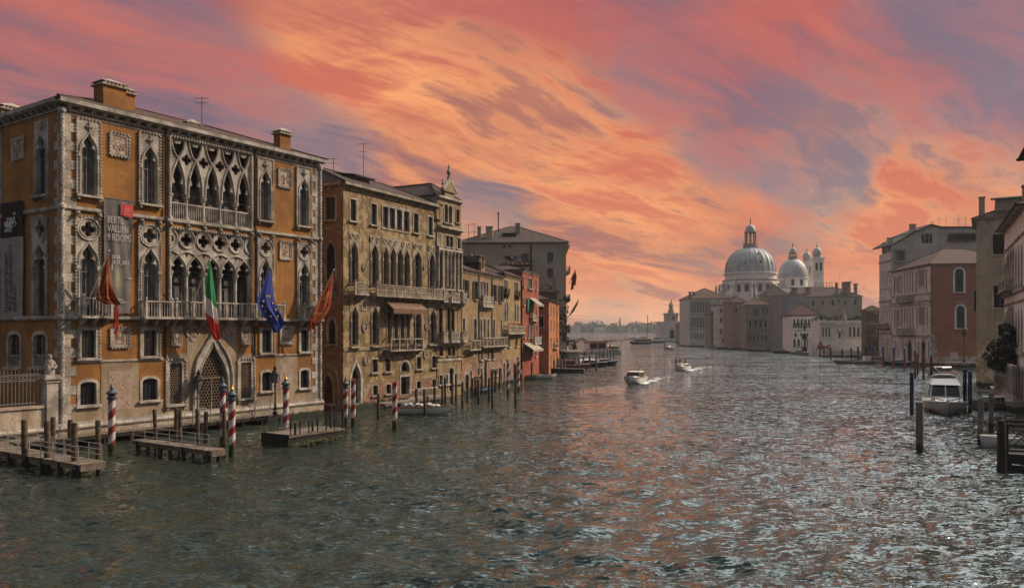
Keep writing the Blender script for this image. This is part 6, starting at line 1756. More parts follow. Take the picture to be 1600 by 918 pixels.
f = simple('patched_old_house', 'patched grey old house with a roof terrace and white windows', 1121, 1145, 392, 477, 'palegrey', .0, 13, [(3, 1124, 1142, 481, 488, .4, 'rect', 'none'), (3, 1124, 1142, 495, 503, .42, 'arch', 'none'), (3, 1124, 1142, 514, 521, .4, 'rect', 'none'), (2, 1126, 1140, 528, 534, .3, 'rect', 'none')], rise=3.5, roofm='tile'); f.finish()
f = simple('low_rose_house', 'low faded rose house with a white window tucked beside the big pale palace', 1111, 1122, 400, 491, 'pinkhouse', .0, 12, [(1, 1112, 1120, 495, 502, .4, 'rect', 'none'), (1, 1112, 1120, 514, 522, .4, 'rect', 'none')], rise=2.0, roofm='tile'); f.finish()
f = simple('big_pale_palace', 'big pale palace with tall paired windows at the end of the right bank', 1077.5, 1140, 430, 466.5, 'palegrey', .0, 26, [(7, 1079, 1110, 471, 488, .36, 'rect', 'casement'), (7, 1079, 1110, 496, 511, .36, 'rect', 'casement'), (7, 1079, 1110, 520, 529, .3, 'rect', 'none')], rise=6.0, cat='palace', roofm='tile', cornm='istria', right=True, left=True)
for y_ in (491.5, 514): course(f, 0, f.L, f.z(1094, y_), .5, .4)
mb = MB()
for k in range(8): u = .3+11.2*k/7; mb.box(u-.25, u+.25, -.22, -.003, f.z(1094, 513), f.z(1094, 468))
f.put(mb, 'pilasters', M['istria']); f.finish()
for px_ in (1080, 1086): chimney(f.t_, f.t(px_), 3, f.z(1094, 464), f.z(1094, 458.5), 1.1, 1.1, 'darkhouse', 'flare')
# long convent range behind
f = simple('long_convent', 'long grey convent range with round windows and flared chimneys behind the white palace', 1228, 1347, 405, 464, 'grey', -.08, 20, [(2, 1255, 1276, 469, 478, .3, 'arch', 'none'), (1, 1282, 1290, 470, 475, .4, 'arch', 'none'), (1, 1297, 1305, 468, 477, .36, 'arch', 'none'), (1, 1308, 1314, 468, 472.5, .5, 'arch', 'none'), (1, 1317, 1324, 468, 477, .36, 'arch', 'none'), (1, 1333, 1340, 467, 476, .5, 'rect', 'none')], rise=5.2, cat='convent', roofm='tile_d', sidem='umber')
f.finish()
for px_, y0, w, cap in ((1243, 452, 2.6, 'flare'), (1265, 451, 2.2, 'flare'), (1310, 441, 1.2, 'plain'), (1327, 443, 2.6, 'flare'), (1340, 446, 1.4, 'flare'), (1321, 441.5, 1.5, 'plain')):
    chimney(f.t_, f.t(px_), 3.0, f.z(px_, 464), f.z(px_, y0), w, w*.8, 'pinkhouse', cap)
mb = MB(); u0, u1 = f.t(1281), f.t(1308); zr_ = f.z(1294, 449)
for k in range(7): u = u0+(u1-u0)*k/6; mb.tube([(u, 8, zr_-2), (u, 8, zr_+3)], .1, 5)
mb.tube([(u0, 8, zr_+2.9), (u1, 8, zr_+2.9)], .1, 5); mb.tube([(u0, 8, zr_+1.5), (u1, 8, zr_+1.5)], .07, 5); mb.build('roof_terrace_frame', M['iron'], f.t_)
p = at(1312, 440, 410); antenna(p, p.z-3, EYE+(HY-430)/FOC*410, 'lone aerial among the flared chimneys of the long convent roof')
f2 = simple('tiled_side_wing', 'dark tiled wing with a sloping roof in front of the domed church', 1197, 1232, 412, 462, 'umber', .0, 12, [(2, 1200, 1228, 466, 474, .2, 'rect', 'none')], rise=6.0, roofm='tile_d'); f2.finish()

# ------------------------------------------------------------ the domed church
def dome(mb, c, r, z0, h, n=32, pw=2.0):
    k = 12; mb.lathe([(r*cos(pi/2*i/k)**(2/pw)+(.02), z0+h*sin(pi/2*i/k)**(2/pw)) for i in range(k)]+[(r*.16, z0+h)], n, c)
YS = 462.; sc = YS/FOC; cD = at(1172.5, 500, YS)
ch = thing('domed_church', 'great white domed church with drum, scroll buttresses, lantern and smaller second dome', 'church', (cD.x, YS, 0))
zpx = lambda y, Y=YS: EYE+(HY-y)/FOC*Y
r_ = 38.5*sc
mb = MB(); mb.lathe([(r_*1.03, zpx(474)), (r_*1.03, zpx(444)), (r_*1.10, zpx(443.5)), (r_*1.10, zpx(440.5)), (r_*1.0, zpx(440)), (r_*1.0, zpx(430)), (r_*1.06, zpx(429)), (r_*1.06, zpx(427)), (r_*.99, zpx(426.5))], 48); mb.build('drum', M['whitewall'], ch, smooth=True)
mb = MB(); dome(mb, (0, 0, 0), r_*.985, zpx(426.6), zpx(386.5)-zpx(426.6), 48, 2.25); dm = mb.build('dome', M['lead'], ch, smooth=True)
mb = MB()
for k in range(24):
    a = 2*pi*k/24; pts = []
    for i in range(10): t_ = pi/2*i/9.6; pts.append((r_*cos(t_)**.89*cos(a)*1.0, r_*cos(t_)**.89*sin(a), zpx(426.6)+(zpx(386.5)-zpx(426.6))*sin(t_)**.89))
    mb.tube(pts, .22, 4)
mb.build('dome_ribs', M['lead'], dm)
mb = MB()
for a, y in ((-118, 414), (-82, 412), (-50, 414), (-88, 400)): a = R(a); mb.ball((r_*.93*cos(a), r_*.93*sin(a), zpx(y)), (.6, .6, .9), 6, 5)
mb.build('vents', M['dark'], dm)
# drum windows, pairs of arches per side of the octagon, with scroll buttresses between
for k in range(8):
    a0 = R(-90+45*k+12)
    for s in (-1, 1):
        a = a0+s*R(8.5); x, y = r_*1.04*cos(a), r_*1.04*sin(a)
        mb = MB(); lp = opening('arch', 2.5, zpx(444.8)-zpx(457), 1.25); mb.plate([lp], -.12, .4); o = mb.build('drum_window', M['glass'], ch, loc=(x, y, zpx(457)), rz=a+pi/2)
        mb = MB(); mb.plate([grow(lp, .45), lp], -.35, .3); mb.build('frame', M['whitewall'], o)
    a = a0+R(22.5); mb = MB()
    for s in (-1, 1):
        aa = a+s*R(3.2); d_ = Vector((cos(aa), sin(aa), 0)); tn = Vector((-sin(aa), cos(aa), 0))*.5
        prof = [(r_*1.0, zpx(441)), (r_*1.16, zpx(443)), (r_*1.20, zpx(447)), (r_*1.13, zpx(451)), (r_*1.25, zpx(456)), (r_*1.36, zpx(462)), (r_*1.36, zpx(468)), (r_*1.0, zpx(468))]
        vs = [tuple(d_*p[0]+tn+Vector((0, 0, p[1]))) for p in prof]+[tuple(d_*p[0]-tn+Vector((0, 0, p[1]))) for p in prof]; n = len(prof)
        mb.add(vs, [tuple(range(n)), tuple(range(2*n-1, n-1, -1))]+[(i, (i+1) % n, n+(i+1) % n, n+i) for i in range(n)])
    mb.build('scroll_buttress', M['whitewall'], ch)
mb = MB()
for k in range(40): a = 2*pi*k/40; mb.box(r_*1.08*cos(a)-.2, r_*1.08*cos(a)+.2, r_*1.08*sin(a)-.2, r_*1.08*sin(a)+.2, zpx(440.5), zpx(438))
mb.lathe([(r_*1.095, zpx(438)), (r_*1.095, zpx(437.3)), (r_*1.06, zpx(437.3)), (r_*1.06, zpx(438))], 40); mb.build('balustrade', M['whitewall'], ch)
def lantern(x, y, yb, yl, yc, yt, rl, nm='lantern', sky=True):
    mb = MB(); z0, z1, z2 = zpx(yb), zpx(yl), zpx(yc)
    mb.lathe([(rl*1.5, z0-1.2), (rl*1.5, z0+.5), (rl*1.25, z0+.6), (rl*1.25, z0+1.2)], 12, (x, y, 0))
    for k in range(8): a = R(22.5+45*k); mb.tube([(x+rl*cos(a), y+rl*sin(a), z0+1.1), (x+rl*cos(a), y+rl*sin(a), z1)], rl*.14, 6); mb.lathe([(.25, 0), (.3, .5), (.1, 1.2), (.18, 1.5), (.02, 2.4)], 5, (x+rl*1.45*cos(a), y+rl*1.45*sin(a), z0+.5))
    mb.lathe([(rl*1.12, z1-.3), (rl*1.22, z1), (rl*1.22, z1+.5), (rl*1.0, z1+.6)], 12, (x, y, 0)); o = mb.build(nm, M['grime'], ch)
    mb = MB(); dome(mb, (x, y, 0), rl*1.05, z1+.55, z2-z1-.5, 16); mb.build('cupola', M['lead'], o, smooth=True)
    mb = MB(); h = zpx(yt)-z2; mb.lathe([(.25, z2-.2), (.4, z2+.1*h), (.22, z2+.25*h), (.42, z2+.45*h), (.45, z2+.62*h), (.2, z2+.8*h), (.26, z2+.88*h), (.03, z2+h)], 7, (x, y, 0)); mb.build('finial_figure', M['grime'], o)
lantern(0, 0, 384, 363.5, 351, 340.5, 2.9)
# nave block and second dome with its two bell towers
x2 = at(1244.5, 500, YS).x-cD.x; r2 = 22.3*sc
mb = MB(); mb.lathe([(r2*1.0, zpx(452)), (r2*1.0, zpx(435)), (r2*1.05, zpx(434.5)), (r2*1.05, zpx(433)), (r2*.98, zpx(432.8))], 32, (x2, 6, 0)); mb.build('second_drum', M['whitewall'], ch, smooth=True)
mb = MB(); dome(mb, (x2, 6, 0), r2*1.02, zpx(433), zpx(403)-zpx(433), 32, 2.2); mb.build('second_dome', M['lead'], ch, smooth=True)
for a in (-110, -75): a = R(a); mb = MB(); mb.plate([opening('rect', 1.6, 3.6)], -.1, .3); mb.build('drum_window', M['glass'], ch, loc=(x2+r2*cos(a)*1.0, 6+r2*sin(a)*1.0, zpx(446)), rz=a+pi/2)
lantern(x2, 6, 402, 394, 385, 377.5, 1.75)
for px_, yb, dy, w in ((1276.5, 403, 10, 5.7), (1260.5, 405.5, 26, 5.2)):
    xt = at(px_, 500, YS+dy).x-cD.x; z1 = zpx(yb)
    mb = MB(); mb.box(xt-w/2, xt+w/2, dy-w/2, dy+w/2, 8, z1); mb.box(xt-w/2-.5, xt+w/2+.5, dy-w/2-.5, dy+w/2+.5, z1+.002, z1+1.0); mb.box(xt-w/2-.3, xt+w/2+.3, dy-w/2-.3, dy+w/2+.3, z1-8.6, z1-8.0); o = mb.build('bell_tower', M['whitewall'], ch)
    for s in (-1, 1): mb = MB(); mb.plate([opening('arch', 1.3, 4.6, .65, xt+s*1.25, z1-6.6)], dy-w/2-.08, dy-w/2); mb.build('belfry_opening', M['dark'], o)
    mb = MB(); mb.lathe([(w*.42, z1+1.0), (w*.42, z1+3.4), (w*.5, z1+3.5), (w*.5, z1+3.9)], 12, (xt, dy, 0)); dome(mb, (xt, dy, 0), w*.46, z1+3.9, 3.4, 14); mb.lathe([(.5, z1+7.1), (.35, z1+7.9), (.6, z1+8.4), (.12, z1+9.2), (.05, z1+11)], 7, (xt, dy, 0)); mb.build('cupola', M['lead'], o, smooth=True)
mb = MB(); mb.box(-r_*1.4, x2+r2*1.15, -12, 26, 0, zpx(468)); mb.box(-3, x2+4, -7, 18, zpx(468), zpx(452)); mb.build('nave', M['whitewall'], ch)
st = MB()
for x_, y_ in ((1119, 452), (1124, 450.5)):
    p = at(x_, y_, YS-6); st.lathe([(.6, -2), (.7, -.5), (.45, 1.2), (.35, 1.8), (.1, 2.6)], 6, (p.x-cD.x, -6, p.z))
st.build('roof_statues', M['grime'], ch)

# ------------------------------------------------------------ customs house at the point
YD = 605.; pD = at(1048.5, 500, YD); zd = lambda y: EYE+(HY-y)/FOC*YD
cu = thing('customs_house', 'low white customs house with a small tower and gilded ball at the canal mouth', 'customs house', (pD.x, YD, 0)); s_ = YD/FOC
mb = MB(); mb.box(-18*s_, 34*s_, -6, 14, -1, zd(504)); mb.box(-18.5*s_, 34.5*s_, -6.5, 14.5, zd(504)+.002, zd(503)+.3); mb.build('wall', M['palegrey'], cu)
mb = MB(); mb.plate([opening('arch', 6.4*s_, zd(514)-zd(528), 3.2*s_, -1.0*s_, zd(528))], -6.3, -6.0); mb.build('water_arch', M['dark'], cu)
mb = MB(); mb.box(7*s_, 15*s_, -6.2, -6.0, zd(529), zd(516)); mb.build('door', M['darkhouse'], cu)
mb = MB(); mb.box(-9.5*s_, 9.5*s_, -4, 5, zd(503), zd(491)); mb.box(-10.5*s_, 10.5*s_, -4.5, 5.5, zd(491)+.003, zd(489)); tw = mb.build('tower', M['istria'], cu)
mb = MB(); mb.lathe([(5.2*s_, zd(489)), (4.6*s_, zd(484)), (3.4*s_, zd(484)), (3.2*s_, zd(478)), (4*s_, zd(478)), (4*s_, zd(477)), (3.2*s_, zd(476)), (2.5*s_, zd(474))], 10); mb.ball((0, 0, zd(474.5)), 2.6*s_, 10, 8); mb.tube([(0, 0, zd(473)), (.4, 0, zd(468))], .5, 6); mb.build('turret', M['grime'], tw)
mb = MB(); mb.box(2*s_*.4, 3.2*s_*.4+1, -4.05, -4.0, zd(500), zd(494)); mb.build('window', M['dark'], tw)
f = simple('point_warehouse', 'low rose warehouse with a squat chimney between customs house and big palace', 1062, 1079, 560, 508, 'pinkhouse', .0, 14, [(3, 1064, 1077, 515, 524, .3, 'rect', 'none')], rise=4.0, roofm='tile', cat='warehouse'); f.finish(); chimney(f.t_, f.t(1069), 3, f.z(1069, 508), f.z(1069, 496), 2, 2, 'rust', 'flare')

# ------------------------------------------------------------ far shore across the lagoon
YF = 1850.; zf_ = lambda y: EYE+(HY-y)/FOC*YF
tr = MB(); rnd = random.Random(21); x = at(872, 500, YF).x
xe = at(1085, 500, YF).x; hgt = lambda px: 15.0+2.6*sin(px*.075+1.2)+2.0*sin(px*.21)+1.6*sin(px*.47+2)
while x < xe:
    px_ = CX+x/YF*FOC; h = max(3, hgt(px_))*YF/FOC
    for k in range(14):
        leaf_cloud_r = rnd.uniform(4, 9); c = Vector((x+rnd.uniform(-8, 8), YF+rnd.uniform(0, 40), 2+rnd.random()*max(1, h-5)))
        for q in range(7):
            v = Vector((rnd.gauss(0, 1), rnd.gauss(0, 1), rnd.gauss(0, 1))).normalized()*leaf_cloud_r*rnd.uniform(.5, 1)
            a = Vector((rnd.gauss(0, 1), rnd.gauss(0, 1), rnd.gauss(0, .7))).normalized()*rnd.uniform(1.6, 3.6); b = a.cross(Vector((rnd.gauss(0, 1), rnd.gauss(0, 1), rnd.gauss(0, 1)))).normalized()*a.length*.7
            tr.quad([c+v-a, c+v+b, c+v+a, c+v-b])
    x += 3.4
tag(tr.build('far_wood', M['leaf']), 'dark band of far wooded shore beyond the lagoon', 'wood', kind='stuff')
mb = MB(); mb.box(at(860, 0, YF).x, at(1100, 0, YF).x, YF-8, YF+80, -1, 2.2); tag(mb.build('far_shore', M['palegrey']), kind='structure')
for x0, x1, yt, lb in ((886, 891.5, 509.5, 'pale far block nearest the left bank across the lagoon'), (893.5, 899.5, 511.5, 'small pale far house left of the taller block across the lagoon'), (901, 906, 510, 'tall narrow pale far block across the lagoon'), (929, 947, 514, 'long low cream far building across the lagoon'), (982, 986.5, 512, 'lone pale far house near the moored sailing mast'), (992, 996, 513, 'little pale far gable near the customs house point')):
    f = simple('far_building', lb, x0, x1, YF-25, yt, 'cream', .0, 14, [(max(2, int((x1-x0)/2.4)), x0+.5, x1-.5, yt+2, yt+4, .4, 'rect', 'none')], rise=3.5, roofm='tile', cat='building'); f.t_['group'] = 'far buildings across the lagoon'; f.finish()
t = thing('far_bell_tower', 'tiny bell tower rising above the far wooded shore', 'bell tower', at(968.5, 520, YF-10)[:]); t.location.z = 0
s_ = YF/FOC; mb = MB(); mb.box(-1.5*s_, 1.5*s_, -2, 2, 0, zf_(503)); mb.build('shaft', M['rust'], t); mb = MB(); mb.lathe([(1.8*s_, zf_(503)), (1.9*s_, zf_(502)), (1.2*s_, zf_(500)), (.2*s_, zf_(494))], 8); mb.build('spire', M['grime'], t)
# ------------------------------------------------------------ mooring posts
ORD = ['first', 'second', 'third', 'fourth', 'fifth', 'sixth', 'seventh', 'eighth', 'ninth', 'tenth', 'eleventh', 'twelfth', 'thirteenth', 'fourteenth', 'fifteenth', 'sixteenth', 'seventeenth', 'eighteenth', 'nineteenth', 'twentieth']
prnd = random.Random(4)
def post(px_, ytop, Y, label, group, m='post', r=.15, name='mooring_post', lean=.03):
    p = at(px_, HY, Y); zt = EYE+(HY-ytop)/FOC*Y
    lx, ly = prnd.uniform(-lean, lean), prnd.uniform(-lean, lean)
    mb = MB(); ks = [-1.6, .2, .9, zt*.6, zt-.12, zt]
    mb.tube([(lx*(k-zt*.4), ly*(k-zt*.4), k) for k in ks], [r*1.02, r*.9, r*.98, r*.97, r, r*.86], 9)
    o = mb.build(name, M[m], None, (p.x, p.y, 0), smooth=True)
    return tag(o, label, 'post', group)
def wy(yb): return EYE*FOC/(yb-HY)
def row_posts(lst, where, group, **kw):
    lst = sorted(lst); n = len(lst)
    for i, (px_, yt, yb) in enumerate(lst):
        side = 'leftmost' if i == 0 else 'rightmost' if i == n-1 else ORD[i]+' from the left'
        post(px_, yt, wy(yb), f'dark mooring post {where}, {side}', group, **kw)

def striped(px_, ytop, Y, label, r=.19, cap='blue', white=True):
    p = at(px_, HY, Y); zt = EYE+(HY-ytop)/FOC*Y; hc = .0 if cap is None else 1.15
    t = thing('striped_pole', label, 'mooring pole', (p.x, p.y, 0), 0, 'striped mooring poles')
    mb = MB(); n = 16; z = -1.4; rows = [-1.4]
    while rows[-1] < zt-hc: rows.append(rows[-1]+.085)
    for z in rows:
        for j in range(n): a = 2*pi*j/n; mb.v.append((r*cos(a), r*sin(a), z))
    for i in range(len(rows)-1):
        for j in range(n):
            j2 = (j+1) % n; mb.f.append([i*n+j, i*n+j2, (i+1)*n+j2, (i+1)*n+j])
            mb.m.append(2 if rows[i] < .75+.12*sin(j*2.1) else int(((rows[i]/1.15)-j/n) % 1 < .5))
    mb.f.append([(len(rows)-1)*n+j for j in range(n)]); mb.m.append(0)
    mb.build('shaft', [M['polered'], M['polewhite'], M['algae']], t, smooth=True)
    if cap:
        c = MB(); z = zt-hc-.02; c.lathe([(r*1.05, z), (r*1.35, z+.03), (r*1.35, z+.14), (r*1.08, z+.18), (r*1.08, z+.34), (r*1.6, z+.40), (r*1.6, z+.48), (r*1.1, z+.56), (r*.7, z+.68), (r*.35, z+.74)], 12); c.build('cap', M['capblue'], t, smooth=True)
        g = MB(); g.lathe([(r*.3, z+.72), (r*.62, z+.82), (r*.5, z+.92), (r*.2, z+.98), (r*.3, z+1.02), (r*.03, z+1.17)], 8); g.build('finial', M['gold' if cap == 'gold' else 'capblue'], t, smooth=True)
    return t
M['polered'] = mat('faded_red_stripe', (.26, .02, .022), (.15, .016, .018), 2., .3, .2, rough=.6, bump=.1)
M['polewhite'] = mat('faded_white_stripe', (.55, .51, .48), (.36, .33, .30), 2., .3, .3, rough=.6, bump=.1)
M['capblue'] = flat('dark_slate_blue_paint', (.035, .045, .065), .5, .4)
striped(174.5, 598, 56.5, 'red and white spiral pole standing alone between the two left jetties', r=.24, cap='blue')
striped(348, 588, 60.5, 'red and white spiral pole behind its twin beside the portal jetty end', r=.22, cap='blue')
striped(362.5, 600, 56.0, 'red and white spiral pole in front of its twin at the portal jetty end', r=.23, cap='gold')
striped(446.5, 585, 64.0, 'gilt-topped red and white spiral pole rising at the low pontoon', r=.23, cap='gold')
striped(540, 587, 73.5, 'dark-capped red and white spiral pole at the far corner of the low pontoon', r=.22, cap='blue')
striped(552, 592, 73.0, 'uncapped bright red and white pole before the gothic water gate', r=.22, cap=None)
striped(616.8, 598, 70.8, 'uncapped red and white pole standing alone in open water by the white workboat', r=.22, cap=None)
striped(793.7, 562, 108, 'slim red and white pole left of a dark post before the narrow ochre house', r=.2, cap=None)
striped(810, 558, 113, 'slim red and white pole right of a dark post before the narrow ochre house', r=.2, cap=None)

def pil(t, pts, r, z1, m='darkdeck', z0=-1.5):
    for x, y in pts: mb = MB(); mb.tube([(x, y, z0), (x, y, z1)], r, 7); mb.build('piling', M[m], t)
# ------------------------------------------------------------ jetties before the ochre palace
NF = Vector((DF.y, -DF.x, 0))                     # away from the palace, over the water
def jetty(name, label, p, L, W, zt, rails=(1, 1), ends=True, far=True):
    """deck running from p outward along NF, W wide along DF"""
    t = thing(name, label, 'jetty', (p.x, p.y, 0), atan2(NF.y, NF.x))
    mb = MB(); n = int(L/.24)
    for i in range(n):
        x = L*i/n; j = prnd.uniform(-.012, .012); mb.box(x+.012, x+L/n-.012, -.06+prnd.uniform(-.04, .02), W+.06+prnd.uniform(-.02, .04), zt-.06+j, zt+j)
    mb.build('deck', M['deck'], t)
    mb = MB()
    for y in (.05, W-.2): mb.box(0, L+.02, y, y+.15, zt-.36, zt-.08)
    mb.box(L+.03, L+.15, -.02, W+.02, zt-.42, zt+.02)
    mb.build('edge_beams', M['deck'], t)
    mb = MB(); k = max(2, int(L/1.9))
    for i in range(k):
        x = .6+(L-1.0)*i/(k-1)
        pil(t, [(x, .12), (x, W-.12)], .15, zt-.1)
        mb.box(x-.1, x+.1, .0, W, zt-.5, zt-.365)
    mb.build('cross_beams', M['darkdeck'], t)
    for s, y in zip(rails, (.03, W-.03)):
        if not s: continue
        mb = MB(); k = max(2, int(L/1.5))
        for i in range(k+1): x = .1+(L-.3)*i/k; mb.tube([(x, y, zt-.1), (x, y, zt+1.05)], .024, 5)
        for h in (.38, .72, 1.05): mb.tube([(.1, y, zt+h), (L-.2, y, zt+h)], .02, 5)
        mb.build('railing', M['palewood'], t)
    return t
d1a = wat(124.5, 725.5, .85)                   # near outer corner of the left jetty
W1 = 1.5; L1 = 14.0
jetty('jetty', 'left wooden jetty with thin railings and dark posts in front of the garden wall', d1a-NF*L1, L1, W1, .85, (1, 1))
d2a = wat(329, 703.5, .85); L2 = 9.4
jetty('jetty', 'wooden jetty with pale planks leading out from the palace portal', d2a-NF*L2, L2, 1.05, .85, (1, 0))
# walkway joining the jetties along the palace foot
q0 = Vector((*P0, 0))+NF*1.1-Vector((*DF, 0))*4.0
t = thing('quay_walkway', 'narrow timber walkway with thin rails along the ochre palace plinth', 'walkway', (q0.x, q0.y, 0), F.ang)
mb = MB(); Lw = 24; n = 96
for i in range(n): mb.box(Lw*i/n+.01, Lw*(i+1)/n-.01, -.5, .75, .72+prnd.uniform(-.01, .01), .8)
mb.build('deck', M['deck'], t)
mb = MB(); mb.box(0, Lw, -.45, -.3, .45, .71); mb.build('beam', M['darkdeck'], t); pil(t, [(Lw*i/11, -.3) for i in range(12)], .13, .7)
mb = MB()
for i in range(17): x = Lw*i/16; mb.tube([(x, -.45, .7), (x, -.45, 1.8)], .022, 5)
for h in (1.15, 1.5, 1.8): mb.tube([(0, -.45, h), (Lw, -.45, h)], .018, 5)
mb.build('railing', M['palewood'], t)
def gate(px_, lb):
    u = F.t(px_); p = F.world(u, -1.75, .8); t = thing('iron_gate', lb, 'gate', p[:], F.ang); mb = MB()
    for k in range(9): mb.tube([(-.8+.2*k, 0, 0), (-.8+.2*k, 0, 1.15+.25*sin(pi*k/8))], .025, 5)
    mb.tube([(-.8, 0, .1), (.8, 0, .1)], .03, 5); mb.tube([(-.8+.2*k, 0, 1.05+.25*sin(pi*k/8)) for k in range(9)], .03, 5); mb.build('bars', M['palewood'], t)
    mb = MB()
    for s in (-1, 1): mb.tube([(s*.9, 0, -.1), (s*.9, 0, 1.5)], .05, 6); mb.ball((s*.9, 0, 1.55), .08, 6, 5)
    mb.build('gate_posts', M['palewood'], t)
gate(297, 'pale iron gate at the left of the palace portal landing'); gate(392, 'pale iron gate at the right of the palace portal landing')
# urn-like stone on the portal landing
p = F.world(F.t(332), -1.6, .8); t = thing('stone_pedestal', 'small pale carved stone standing before the palace portal', 'pedestal', p[:], F.ang)
mb = MB(); mb.lathe([(.32, 0), (.32, .2), (.24, .3), (.28, .8), (.34, .9), (.2, 1.1), (.1, 1.5), (.02, 1.7)], 8); mb.build('shaft', M['istria'], t)
# low pontoon: mossy float parallel to the palace
c0 = wat(409, 694.5, 0); PL, PW = 5.2, 3.1
t = thing('pontoon', 'low floating pontoon with tarred front and mossy green edge beside the palace', 'pontoon', (c0.x+DF.x*0, c0.y, 0), F.ang)
mb = MB(); mb.box(0, PL+.6, -PW, 0, -.5, .72); mb.box(-.05, .06, -PW-.02, .02, .2, 1.0); mb.build('float', M['darkdeck'], t)
mb = MB(); n = 26
for i in range(n): mb.box((PL+.6)*i/n+.01, (PL+.6)*(i+1)/n-.01, -PW-.08, .08, .76, .92+prnd.uniform(-.012, .012))
mb.build('deck', M['deck'], t)
mb = MB()
for k in range(60): mb.ball((prnd.uniform(.3, PL+.5), -PW-.02+prnd.uniform(-.06, .04), prnd.uniform(.0, .32)), (prnd.uniform(.15, .4), .1, prnd.uniform(.06, .16)), 6, 4)
tag(mb.build('moss', M['algae'], t), kind='stuff')
mb = MB()
for i in range(7): x = .2+(PL+.2)*i/6; mb.tube([(x, -PW-.02, .7), (x, -PW-.02, 1.95 if i != 4 else 2.5)], .05, 6)
for h in (1.35, 1.7): mb.tube([(.2, -PW-.02, h), (PL+.4, -PW-.02, h)], .02, 5); mb.tube([(.2, -.05, h), (PL+.4, -.05, h)], .02, 5)
for i in range(5): x = .2+(PL+.2)*i/4; mb.tube([(x, -.05, .7), (x, -.05, 1.8)], .03, 5)
mb.build('railing', M['iron'], t)
for i, (px_, yt, Y) in enumerate(((461, 660, 60.4), (488.5, 657, 62.5), (517, 634, 64.5), (536, 636, 66))):
    post(px_, yt, Y, f'short iron-grey stake on the mossy pontoon edge, {ORD[i]} from the left', 'stakes on the pontoon edge', 'darkdeck', .1)
# posts of the jetties
J = 'jetty posts by the ochre palace'
for i, (px_, yt, yb) in enumerate(((38.5, 655, 731), (74, 657, 735), (116.5, 660, 741))):
    post(px_, yt, wy(yb), f'thick brown post on the near side of the left jetty, {["innermost", "middle one", "outermost"][i]} of three', J, 'post', .19)
for i, (px_, yt, yb) in enumerate(((82.5, 651, 722), (109.5, 655, 727), (153.5, 656, 735))):
    post(px_, yt, wy(yb), f'thick brown post on the far side of the left jetty, {["innermost", "middle one", "outermost"][i]} of three', J, 'post', .17)
for i, (px_, yt, yb) in enumerate(((243, 639, 704), (275, 636, 700), (281, 640, 708), (309, 638, 706), (321, 643, 714), (350.5, 640, 708))):
    post(px_, yt, wy(yb), f'dark post along the portal jetty, {ORD[i]} from the left of six', J, 'post', .15)

# posts further along
row_posts([(591, 615, 655), (651, 607, 646), (663.5, 607, 650)], 'beside the white workboat under the worn palace', 'posts by the worn palace', r=.16)
row_posts([(679, 604, 630), (691, 601, 634), (695.5, 590, 632), (706.5, 597, 635), (712.5, 585, 628), (722.6, 596, 636), (730.5, 586, 626), (668.5, 640-22, 640)], 'in the cluster before the baroque palace', 'posts by the baroque palace', r=.15)
row_posts([(747.5, 592, 630), (758.4, 561, 608), (764, 590, 627), (769.2, 577, 637), (738, 590, 620), (786.7, 571, 600), (743, 588, 619), (753, 585, 616), (774, 578, 612), (780.5, 574, 607)], 'in front of the tan house', 'posts by the tan house', r=.17)
row_posts([(805.8, 570, 634), (797.5, 545, 590), (803, 566, 596), (817.5, 565, 592), (830.8, 566, 593)], 'in front of the narrow ochre house', 'posts by the narrow ochre house', r=.17)
row_posts([(872, 560, 581), (877.5, 561, 582), (883, 559, 581), (898.5, 557, 578), (911, 556, 577), (931.5, 552, 579), (866, 562, 582), (889.5, 556, 574), (904.5, 558, 579), (922, 556, 575)], 'among the taxis at the landing stage', 'posts at the taxi landing', r=.22, m='greypost')
row_posts([(904, 549, 566), (917, 548, 565), (925, 546, 563), (937.5, 545, 562), (944, 543, 560), (953.5, 537, 558), (949, 545, 556), (921, 552, 568), (913, 548, 562), (934, 549, 561), (941, 548, 558), (959, 544, 557)], 'at the far water bus stop', 'posts at the water bus stop', r=.25, m='greypost')
# right bank posts
post(1437, 627, wy(707), 'thick grey mooring post standing alone in open water before the white cruiser', 'posts on the right', 'greypost', .27)
post(1532, 622, wy(693), 'grey mooring post left of a shorter one near the small moored boat', 'posts on the right', 'greypost', .22)
post(1548.5, 612, wy(672), 'grey mooring post standing between two small moored boats', 'posts on the right', 'greypost', .22)
post(1562, 650, wy(736), 'dark red-brown post at the corner of the tarred pier', 'posts on the right', 'post', .17)
post(1566.5, 656, wy(738), 'black timber post tight against the corner of the tarred pier', 'posts on the right', 'darkdeck', .2)
def banded(px_, ytop, Y, zsplit, up, lo, label, r=.2, group='painted posts on the right'):
    p = at(px_, HY, Y); zt = EYE+(HY-ytop)/FOC*Y; zs = EYE+(HY-zsplit)/FOC*Y
    t = thing('painted_post', label, 'post', (p.x, p.y, 0), 0, group)
    mb = MB(); mb.tube([(0, 0, -1.5), (0, 0, zs)], r*.98, 9); mb.build('lower_shaft', M[lo], t, smooth=True)
    mb = MB(); mb.lathe([(r, zs), (r, zt-.25), (r*1.25, zt-.24), (r*1.25, zt-.1), (r*.7, zt)], 9); mb.build('painted_top', M[up], t, smooth=True)
    return t
banded(1424.5, 581, 84, 640, 'navy', 'darkdeck', 'dark blue post on the left of the white cruiser', .2)
banded(1507.5, 575, 88, 622, 'navy', 'darkdeck', 'taller dark blue post just right of the white cruiser', .2)
banded(1515.5, 579, 86, 632, 'navy', 'darkdeck', 'dark blue post touching the small boat right of the cruiser', .2)
banded(1363, 540, 205, 555, 'bluepaint', 'redpaint', 'blue over red post, farthest left of the four before the gothic house', .26)
banded(1380, 541, 195, 557, 'bluepaint', 'redpaint', 'blue over red post, second of the four before the gothic house', .26)
